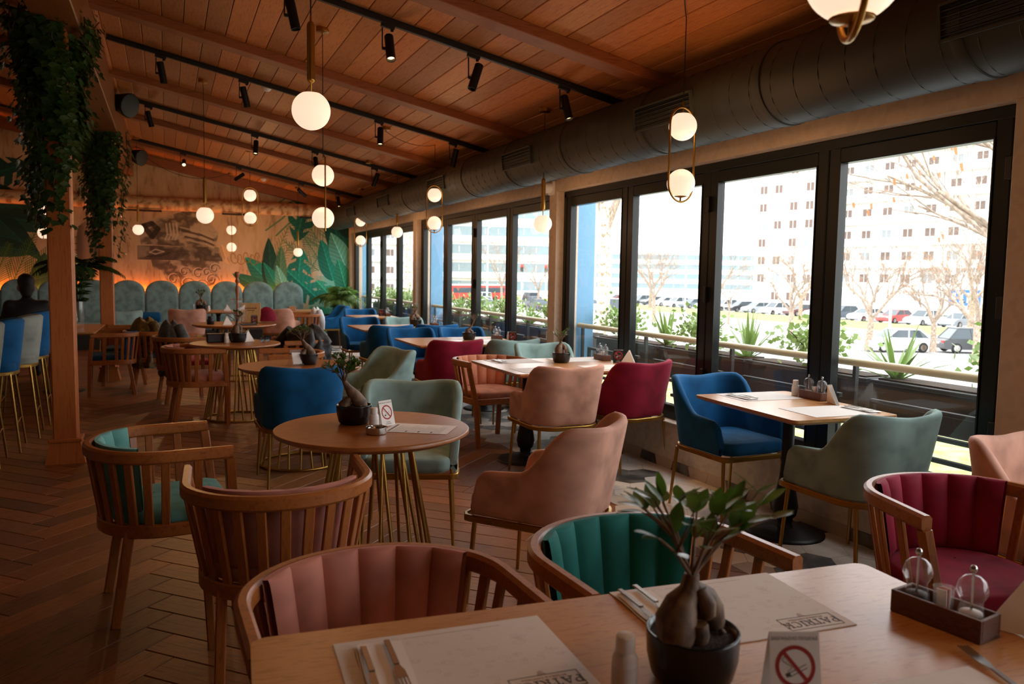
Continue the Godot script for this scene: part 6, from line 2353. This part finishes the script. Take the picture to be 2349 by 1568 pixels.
	var stick = thing("turned_stick", "turned copper coloured wooden stick standing in the glass jar", "stick", V(0.88, TH + 0.004, -11.53))
	mb = MB.new()
	mb.lathe([Vector2(0.001, 0), Vector2(0.02, 0), Vector2(0.018, 0.36), Vector2(0.024, 0.4), Vector2(0.03, 0.45), Vector2(0.02, 0.5), Vector2(0.014, 0.53), Vector2(0.027, 0.56), Vector2(0.027, 0.575), Vector2(0.014, 0.61), Vector2(0.024, 0.63), Vector2(0.034, 0.66), Vector2(0.03, 0.69), Vector2(0.001, 0.7)], 16)
	part(stick, "shaft", mb, flat(hexc("a8683f"), 0.4))
	mb = MB.new()
	mb.lathe([Vector2(0.001, 0), Vector2(0.045, 0), Vector2(0.048, 0.06), Vector2(0.035, 0.075), Vector2(0.034, 0.085), Vector2(0.036, 0.1), Vector2(0.03, 0.11), Vector2(0.001, 0.11)], 18)
	solo("black_jar", "small black jar on the large round table", "jar", mb, M.black, V(0.52, TH, -11.3))
	var wb = thing("wooden_menu_stand", "pale wooden menu box on the large round table", "menu stand", V(1.06, TH, -11.6), -0.1)
	mb = MB.new()
	mb.box(Vector3(0.26, 0.27, 0.08), T(0, 0.135, 0), 0.006)
	part(wb, "box", mb, M.cream_wood)
	mb = MB.new()
	mb.box(Vector3(0.16, 0.012, 0.004), T(0, 0.2, 0.042))
	mb.box(Vector3(0.1, 0.01, 0.004), T(0, 0.17, 0.042))
	part(wb, "engraved_lines", mb, M.table_edge)
	napkin_stack("white napkin fan on the large round table before the glass jar", 0.72, -11.1, 0.3)
	smoking_card("black no smoking card on the large round table", 1.08, -11.35, 0.0, true)
	mb = MB.new()
	mb.box(Vector3(0.2, 0.02, 0.14), T(0, 0.01, 0), 0.004)
	solo("menu_book", "dark closed menu lying on the large round table", "menu", mb, M.dark_paint, V(0.97, TH, -11.05), 0.2)
	# -- banquette tables
	bonsai("thin airy bonsai on the dark banquette table", 0.55, -15.05, 1.2, 0.0, 0, 46, 37)
	sugar_bottle("white plastic bottle on the dark banquette table", 0.66, -14.95)
	napkin_stack("white napkins on the dark banquette table", 0.98, -15.05, 0.2)
	mb = MB.new()
	mb.box(Vector3(0.13, 0.08, 0.1), T(0, 0.04, 0), 0.006)
	solo("small_box", "small copper coloured box on the table at the banquette end", "box", mb, flat(hexc("a8764c"), 0.4), V(2.1, TH, -15.1))
	# -- window tables
	placemat("paper placemat before the blue window armchair", 3.3, -3.83, -0.06, "", 0.42, 0.3, false)
	placemat("paper placemat before the mint window armchair", 3.3, -3.27, -0.06 + PI, "", 0.42, 0.3, false)
	napkin_flat("white napkin before the blue window armchair", 3.16, -3.82, 0.0, "")
	napkin_flat("white napkin before the mint window armchair", 3.5, -3.24, 0.0, "")
	cutlery("fork", "fork before the blue window armchair", 3.15, TH + 0.008, -3.83, 0.0, "")
	cutlery("knife", "knife before the blue window armchair", 3.19, TH + 0.008, -3.82, 0.1, "")
	cutlery("fork", "fork before the mint window armchair", 3.48, TH + 0.008, -3.23, PI, "")
	cutlery("knife", "knife before the mint window armchair", 3.52, TH + 0.008, -3.24, PI, "")
	condiments("the blue and mint window table", 3.56, -3.64, 1.5)
	sugar_bottle("white plastic bottle on the blue and mint window table", 3.54, -3.78)
	napkin_stack("white napkin stack on the blue and mint window table", 3.52, -3.45, 1.2)
	placemat("paper placemat with napkin before the salmon chair", 2.63, -6.05, 0.0, "", 0.42, 0.3, false)
	placemat("paper placemat before the mint armchair at the four seat table", 3.2, -6.03, 0.0, "", 0.42, 0.3, false)
	placemat("paper placemat before the peach armchair at the four seat table", 2.6, -5.42, PI, "", 0.42, 0.3, false)
	placemat("paper placemat before the red armchair at the four seat table", 3.2, -5.45, PI, "", 0.42, 0.3, false)
	napkin_flat("white napkin with cutlery before the salmon chair", 2.5, -6.03, 0.0, "")
	cutlery("fork", "fork before the salmon chair", 2.48, TH + 0.008, -6.03, 0.0, "")
	cutlery("knife", "knife before the salmon chair", 2.52, TH + 0.008, -6.03, 0.0, "")
	bonsai("straddling root bonsai in a round black pot on the four seat table", 2.98, -5.86, 0.92, 0.4, 0, 46, 38)
	condiments("the four seat table", 3.42, -5.95, 1.5)
	smoking_card("black no smoking card on the four seat table", 3.44, -5.72, -0.5, true)
	napkin_stack("white napkin triangle on the four seat table", 3.46, -5.6, -0.9)
	bonsai("twisted bare bonsai on the table beside the second window pillar", 3.03, -8.2, 0.9, 0.0, 2, 8, 39)
	condiments("the twisted bonsai table", 3.36, -8.2, 1.5)
	sugar_bottle("white plastic bottle on the twisted bonsai table", 3.42, -8.0)
	smoking_card("black no smoking card on the twisted bonsai table", 3.4, -7.85, -0.4, true)
	placemat("paper placemat before the mint chair of the twisted bonsai table", 3.1, -7.85, PI, "", 0.42, 0.3, false)
	placemat("paper placemat opposite the mint chair of the twisted bonsai table", 3.1, -8.42, 0.0, "", 0.42, 0.3, false)
	bonsai("slim upright bonsai on the table with three blue armchairs", 3.1, -10.5, 1.0, 0.0, 0, 40, 40)
	condiments("the three blue seats table", 3.34, -10.4, 1.5)
	placemat("paper sheet on the aisle side of the three blue seats table", 2.5, -10.2, PI, "", 0.2, 0.15, false)
	condiments("the last window table", 3.38, -13.1, 1.5)
	smoking_card("dark red backed card on the small table at the last window", 3.3, -13.2, -0.3, true)
	# -- shaded table
	sugar_bottle("pink labelled bottle on the shaded table behind the post", -1.15, -10.25, TH, "")
	# banquette-side glasses by the olive coat
	for q in [[0.33, -15.3], [0.25, -15.2]]:
		var gl := MB.new()
		gl.lathe([Vector2(0.001, 0), Vector2(0.03, 0), Vector2(0.036, 0.11), Vector2(0.034, 0.11), Vector2(0.028, 0.006), Vector2(0.001, 0.006)], 16)
		solo("drinking_glass", "clear drinking glass on the banquette table edge", "glass", gl, M.clear, V(q[0] + 0.2, TH, q[1]), 0.0, "drinking glasses on the banquette table")
# ---------------------------------------------------------------- ivy, palms
func ivy_leaf_mesh() -> MB:
	var mb := MB.new()
	var p := [V(0, 0, 0), V(0.35, 0.02, 0.15), V(0.5, -0.02, 0.45), V(0.25, 0.03, 0.55), V(0, -0.04, 1.0), V(-0.25, 0.03, 0.55), V(-0.5, -0.02, 0.45), V(-0.35, 0.02, 0.15)]
	var c := V(0, 0.08, 0.42)
	for i in 8:
		mb.tri(c, p[(i + 1) % 8], p[i])
	return mb
func ivy(label, x: float, z: float, sd: int, y0: float, y1: float, rad: float, n: int):
	var r := RandomNumberGenerator.new()
	r.seed = sd
	var t = thing("ivy", label, "ivy", V(x, 0, z), 0.0, "ivy on the posts")
	var lf := ivy_leaf_mesh()
	var fo := MB.new()
	var vi := MB.new()
	for k in 26:
		var a := r.randf() * TAU
		var len := r.randf_range(0.35, 1.0)
		var pts := PackedVector3Array()
		var rr := rad * r.randf_range(0.55, 1.0)
		var yy := y1
		for q in 9:
			var u := q / 8.0
			yy = y1 - (y1 - y0) * len * u
			var rx := rr * (1.0 - 0.45 * u) + 0.03 * sin(q * 1.7 + k)
			pts.append(V(cos(a + 0.25 * sin(q)) * maxf(0.12, rx), yy, sin(a + 0.25 * sin(q)) * maxf(0.12, rx)))
		vi.tube(pts, 0.004, 4, false)
		for j in n / 26:
			var u := r.randf() * 7.999
			var p := pts[int(u)].lerp(pts[int(u) + 1], u - int(u)) + V(r.randfn(), r.randfn(), r.randfn()) * 0.035
			var o := V(p.x, 0, p.z).normalized()
			var d := (o * 0.5 + V(r.randf_range(-0.5, 0.5), -0.9, r.randf_range(-0.5, 0.5))).normalized()
			var side := d.cross(o + V(0.01, 0.2, 0)).normalized()
			var sc := r.randf_range(0.05, 0.085)
			fo.add(lf, Transform3D(Basis(side, d.cross(side), d) * sc, p))
	part(t, "vines", vi, M.vine)
	part(t, "foliage", fo, M.ivy).set_meta("kind", "stuff")
func palm(label, x: float, y: float, z: float, n: int, len: float, stem: float, sd: int, m, pot: int):
	var r := RandomNumberGenerator.new()
	r.seed = sd
	var t = thing("potted_palm", label, "palm", V(x, 0, z))
	if pot == 1:
		# tall ribbed black basket
		var P := []
		for k in 19:
			var u := k / 18.0
			P.append(Vector2(0.2 + 0.1 * u + (0.008 if k % 2 else 0.0), 0.62 * u))
		P.append(Vector2(0.27, 0.6))
		P.append(Vector2(0.001, 0.57))
		var b := MB.new()
		b.lathe(P, 28)
		part(t, "basket", b, M.basket)
	else:
		var b := MB.new()
		b.lathe([Vector2(0.001, y - 0.04), Vector2(0.05, y - 0.04), Vector2(0.06, y + 0.06), Vector2(0.05, y + 0.3), Vector2(0.04, y + 0.3), Vector2(0.05, y + 0.08), Vector2(0.001, y + 0.05)], 20)
		part(t, "vase", b, M.clear)
	for k in n:
		var a := r.randf() * TAU
		var lean := r.randf_range(0.25, 1.15)
		var l := len * r.randf_range(0.75, 1.1)
		var pts := PackedVector3Array()
		for q in 9:
			var u := q / 8.0
			var out := l * (u * sin(lean * (0.4 + 0.6 * u)))
			var hgt := y + stem * minf(1.0, u * 3.0) + l * u * cos(lean * (0.3 + 0.9 * u)) * 0.8 - l * 0.25 * u * u * u
			pts.append(V(cos(a) * out, hgt, sin(a) * out))
		var f := MB.new()
		f.tube(pts, [0.008, 0.007, 0.006, 0.005, 0.004, 0.003, 0.0025, 0.002, 0.001], 4, false)
		for q in range(2, 9):
			for h in 3:
				var u := (q - 1 + h / 3.0) / 8.0
				var p := pts[q - 1].lerp(pts[q], h / 3.0)
				var tg := (pts[q] - pts[q - 1]).normalized()
				for s in [-1, 1]:
					var sd2: Vector3 = tg.cross(Vector3.UP).normalized() * s
					var d := (sd2 * 0.85 + tg * 0.55 + V(0, -0.25, 0)).normalized()
					var ll := l * 0.34 * sin(PI * clampf(u * 0.85 + 0.1, 0, 1))
					var w := tg * 0.012
					f.quad(p - w * 0.5, p + d * ll * 0.5 - w + V(0, 0.01, 0), p + d * ll + V(0, -0.03, 0), p + d * ll * 0.5 + w)
		part(t, "frond", f, m)
	return t
func plants() -> void:
	M.basket = flat(hexc("17171a"), 0.7)
	ivy("dense hanging ivy on the post beside the bar stools", -0.725, -6.86, 81, 1.7, 3.3, 0.36, 2600)
	ivy("dense hanging ivy on the post near the mural wall", -0.725, -11.75, 82, 1.6, 3.25, 0.34, 2600)
	palm("bushy palm in a tall black basket in the mural corner", 3.2, 0.55, -16.25, 26, 0.75, 0.25, 83, M.palm, 1)
	palm("dark feathery palm in a vase on the shaded table between the posts", -1.02, TH + 0.04, -11.3, 18, 0.7, 0.55, 84, M.ivy, 2)
# ---------------------------------------------------------------- the seated person and draped coats
func cap_d(p: Vector3, a: Vector3, b: Vector3, ra: float, rb: float) -> float:
	var ab := b - a
	var u := clampf((p - a).dot(ab) / maxf(ab.length_squared(), 1e-9), 0, 1)
	return p.distance_to(a + ab * u) - lerpf(ra, rb, u)
# smooth union of tapered bones, meshed as surface nets
func blob(bones: Array, lo: Vector3, hi: Vector3, c: float, k: float) -> MB:
	var n := Vector3i(((hi - lo) / c).ceil()) + Vector3i.ONE
	var f := PackedFloat32Array()
	f.resize(n.x * n.y * n.z)
	for z in n.z:
		for y in n.y:
			for x in n.x:
				var p := lo + Vector3(x, y, z) * c
				var d := 1e9
				for b in bones:
					var e := cap_d(p, b[0], b[1], b[2], b[3])
					var h := clampf(0.5 + 0.5 * (e - d) / k, 0, 1) if d < 1e8 else 0.0
					d = lerpf(e, d, h) - k * h * (1.0 - h) if d < 1e8 else e
				f[x + n.x * (y + n.y * z)] = d
	var id := {}
	var mb := MB.new()
	for z in n.z - 1:
		for y in n.y - 1:
			for x in n.x - 1:
				var i := x + n.x * (y + n.y * z)
				var s := 0
				var acc := Vector3.ZERO
				var cnt := 0
				var v := [f[i], f[i + 1], f[i + n.x], f[i + n.x + 1], f[i + n.x * n.y], f[i + n.x * n.y + 1], f[i + n.x * n.y + n.x], f[i + n.x * n.y + n.x + 1]]
				for q in 8:
					if v[q] < 0: s += 1
				if s == 0 or s == 8:
					continue
				for e in [[0, 1], [2, 3], [4, 5], [6, 7], [0, 2], [1, 3], [4, 6], [5, 7], [0, 4], [1, 5], [2, 6], [3, 7]]:
					var a: float = v[e[0]]
					var b: float = v[e[1]]
					if (a < 0) != (b < 0):
						var u := a / (a - b)
						var pa := Vector3(e[0] & 1, (e[0] >> 1) & 1, (e[0] >> 2) & 1)
						var pb := Vector3(e[1] & 1, (e[1] >> 1) & 1, (e[1] >> 2) & 1)
						acc += pa.lerp(pb, u)
						cnt += 1
				id[i] = mb.v.size()
				mb.v.append(lo + (Vector3(x, y, z) + acc / cnt) * c)
				mb.n.append(Vector3.ZERO)
				mb.uv.append(Vector2.ZERO)
	var st := [1, n.x, n.x * n.y]
	for i in id:
		for ax in 3:
			var j: int = i + st[ax]
			var u: int = st[(ax + 1) % 3]
			var w: int = st[(ax + 2) % 3]
			if (f[i] < 0) == (f[j] < 0):
				continue
			if not (id.has(i - u) and id.has(i - w) and id.has(i - u - w)):
				continue
			var q := [id[i], id[i - u], id[i - u - w], id[i - w]]
			if f[i] > 0:
				q.reverse()
			for tr in [[0, 1, 2], [0, 2, 3]]:
				var A: int = q[tr[0]]
				var B: int = q[tr[1]]
				var C: int = q[tr[2]]
				var nn := (mb.v[B] - mb.v[A]).cross(mb.v[C] - mb.v[A])
				mb.n[A] += nn; mb.n[B] += nn; mb.n[C] += nn
				mb.ix.append_array([A, C, B])
	for i in mb.n.size():
		mb.n[i] = mb.n[i].normalized()
	return mb
# a coat thrown over a chair back: shoulders on the rail, folds running down
func coat(called, label, cat, x: float, z: float, turn: float, w: float, h: float, top: float, m, sd: int, thick := 0.13, sag := 0.0):
	var t = thing(called, label, cat, V(x, 0, z), turn)
	var nz := FastNoiseLite.new()
	nz.seed = sd
	nz.frequency = 1.0
	var mb := MB.new()
	var rows := []
	var N := 40
	for i in 22:
		var u := i / 21.0
		var row := PackedVector3Array()
		var y := top - h * u * (1.0 if u > 0.0 else 0.0)
		var ww := w * (0.35 + 0.65 * sqrt(clampf(u * 3.0, 0, 1))) * (1.0 + 0.12 * u)
		var tt := thick * (0.3 + 0.7 * sqrt(clampf(u * 4.0, 0, 1)))
		for j in N:
			var a := TAU * j / N
			var fold := 1.0 + (0.14 * nz.get_noise_2d(cos(a) * 3.0, sin(a) * 3.0 + u * 0.6) + 0.1 * sin(a * 7.0 + nz.get_noise_2d(u * 2.0, a) * 3.0)) * minf(1.0, u * 2.5)
			row.append(V(cos(a) * ww * 0.5 * fold, y - 0.06 * absf(cos(a)) * (1 - u) - sag * cos(a) * u + 0.02 * nz.get_noise_2d(a * 2.0, 9.0) * u, sin(a) * tt * fold))
		rows.append(row)
	mb.grid(rows, true)
	mb.fan(rows[0])
	part(t, "cloth", mb, m)
	# two sleeves hanging at the sides
	for s in [-1, 1]:
		var sl := MB.new()
		sl.tube([V(s * w * 0.3, top - 0.07, thick * 0.5), V(s * w * 0.48, top - 0.2, thick * 0.75), V(s * w * 0.52, top - h * 0.55, thick * 0.9), V(s * w * 0.47, top - h * 0.8, thick * 0.95)], [0.05, 0.065, 0.055, 0.045], 12)
		part(t, "sleeve", sl, m)
	return t
func people_and_coats() -> void:
	M.cloth_black = flat(hexc("101112"), 0.7)
	M.coat_black = tri_mat(noise_tex(0.02, 256, [hexc("0c0d0d"), hexc("1a1b1b"), hexc("252625")], [0.3, 0.5, 0.75], FastNoiseLite.TYPE_SIMPLEX_SMOOTH, 3, 91), Vector3(3, 3, 3), 0.6)
	M.coat_char = tri_mat(noise_tex(0.02, 256, [hexc("2a2e2d"), hexc("3b403f"), hexc("4c5250")], [0.3, 0.5, 0.75], FastNoiseLite.TYPE_SIMPLEX_SMOOTH, 3, 92), Vector3(3, 3, 3), 0.55)
	M.coat_olive = tri_mat(noise_tex(0.02, 256, [hexc("3a2c14"), hexc("5a451f"), hexc("77602e")], [0.3, 0.5, 0.75], FastNoiseLite.TYPE_SIMPLEX_SMOOTH, 3, 93), Vector3(4, 4, 4), 0.5)
	M.coat_pale = flat(hexc("c8cfd2"), 0.8)
	M.skin = flat(hexc("9a6a50"), 0.5)
	M.skin.subsurf_scatter_enabled = true
	M.skin.subsurf_scatter_strength = 0.05
	M.hair = flat(hexc("14100d"), 0.6)
	# person: seated, seen from behind, head turned a little to the left, forearms on the table
	var p = thing("person", "person in a dark jacket seated at the shaded table, seen from behind", "person", V(-1.66, 0, -11.95), face(-0.25, -1.0))
	# local: +z is forward
	var hip := V(0, 0.5, 0)
	var chest := V(0, 0.86, 0.05)
	var neck := V(0, 1.02, 0.07)
	var B := [[hip + V(-0.09, 0, 0), hip + V(0.09, 0, 0), 0.13, 0.13], [hip, chest, 0.15, 0.165], [chest + V(-0.1, 0, 0), chest + V(0.1, 0, 0), 0.13, 0.13], [chest, neck, 0.12, 0.065], [neck, V(0, 1.1, 0.09), 0.055, 0.05]]
	for s in [-1, 1]:
		var sh := V(s * 0.19, 0.97, 0.05)
		var el := V(s * 0.27, 0.74, 0.16)
		var wr := V(s * 0.13, 0.785, 0.38)
		B.append([V(s * 0.1, 0.97, 0.05), sh, 0.075, 0.072])
		B.append([sh, el, 0.068, 0.052])
		B.append([el, wr, 0.05, 0.034])
		B.append([wr, V(s * 0.07, 0.785, 0.45), 0.032, 0.028])
		var kn := V(s * 0.13, 0.5, 0.44)
		var an := V(s * 0.13, 0.09, 0.42)
		B.append([hip + V(s * 0.1, -0.01, 0.02), kn, 0.095, 0.065])
		B.append([kn, an, 0.062, 0.045])
		B.append([an + V(0, -0.04, 0), V(s * 0.14, 0.04, 0.58), 0.045, 0.038])
	part(p, "body", blob(B, V(-0.42, -0.02, -0.25), V(0.42, 1.18, 0.68), 0.024, 0.05), M.cloth_black)
	var H := [[V(0, 1.16, 0.1), V(0, 1.26, 0.1), 0.075, 0.098], [V(0, 1.12, 0.14), V(0, 1.18, 0.165), 0.045, 0.06], [V(0, 1.07, 0.08), V(0, 1.16, 0.09), 0.052, 0.055], [V(0, 1.19, 0.2), V(0, 1.165, 0.218), 0.012, 0.016]]
	for s in [-1, 1]:
		H.append([V(s * 0.09, 1.17, 0.09), V(s * 0.095, 1.21, 0.085), 0.012, 0.016])
	var hd = part(p, "head", blob(H, V(-0.14, 1.02, -0.04), V(0.14, 1.4, 0.27), 0.011, 0.025), M.skin)
	for s in [-1, 1]:
		var e := MB.new()
		e.ball(V(s * 0.033, 1.212, 0.186), 0.011, 10)
		part(hd, "eye", e, M.hair)
	var mo := MB.new()
	mo.box(Vector3(0.045, 0.008, 0.012), T(0, 1.132, 0.193), 0.003)
	part(hd, "mouth", mo, M.red_ink)
	part(p, "hair", blob([[V(0, 1.2, 0.06), V(0, 1.285, 0.09), 0.085, 0.1], [V(0, 1.3, 0.09), V(0, 1.28, 0.14), 0.088, 0.07], [V(0, 1.13, 0.04), V(0, 1.2, 0.05), 0.06, 0.08]], V(-0.15, 1.03, -0.1), V(0.15, 1.44, 0.26), 0.012, 0.02), M.hair)
	for s in [-1, 1]:
		var hb := []
		var w := V(s * 0.07, 0.785, 0.45)
		hb.append([w, w + V(-s * 0.02, -0.005, 0.05), 0.026, 0.024])
		for k in 4:
			var o := V(-s * (0.022 - k * 0.016) + -s * 0.01, 0.0, 0.05)
			var l: float = [0.06, 0.068, 0.064, 0.05][k]
			hb.append([w + o * V(1, 1, 0.8), w + o + V(0, 0.0, l * 0.55), 0.0095, 0.009])
			hb.append([w + o + V(0, 0, l * 0.55), w + o + V(0, -0.014, l), 0.009, 0.0075])
		hb.append([w + V(-s * 0.02, 0, 0.01), w + V(-s * 0.055, -0.004, 0.045), 0.011, 0.009])
		part(p, "hand", blob(hb, w + V(-0.09, -0.05, -0.05), w + V(0.09, 0.05, 0.14), 0.005, 0.008), M.skin)
	barrel(M.dark_cloth, "wooden barrel chair the seated person sits on", -1.64, -11.9, -0.25, -1.0, "", false)
	coat("leather_jacket", "charcoal jacket hung over a barrel chair left of the large round table", "jacket", 0.02, -9.62, face(1, -0.2), 0.5, 0.62, 0.92, M.coat_char, 5, 0.12)
	coat("winter_coat", "shiny olive brown coat hung over a chair near the second post", "coat", -0.26, -10.6, face(1, -0.1), 0.52, 0.6, 0.9, M.coat_olive, 6, 0.16)
	coat("winter_coat", "black padded coat thrown over the chair beside the large round table", "coat", 1.42, -9.0, face(-1, 0.4), 0.62, 0.42, 0.9, M.coat_black, 8, 0.2, 0.1)
	coat("pale_jacket", "pale jacket with blue lining on the chair by the banquette table", "jacket", 2.42, -14.45, face(1, 0), 0.36, 0.5, 0.86, M.coat_pale, 9, 0.09)
	var rb = thing("red_shawl", "dark red shawl lying over the wooden tray on the large round table", "shawl", V(1.27, TH, -11.6))
	var mb := MB.new()
	var rows := []
	for i in 9:
		var row := PackedVector3Array()
		var u := i / 8.0
		for j in 20:
			var a := TAU * j / 20
			row.append(V(cos(a) * 0.13 * sin(PI * 0.5 * (1 - u) + 0.02) * (1 + 0.08 * sin(a * 5)), 0.02 + 0.2 * sin(PI * 0.5 * u), sin(a) * 0.08 * cos(PI * 0.5 * u * 0.98)))
		rows.append(row)
	mb.grid(rows, true)
	part(rb, "cloth", mb, M.red)
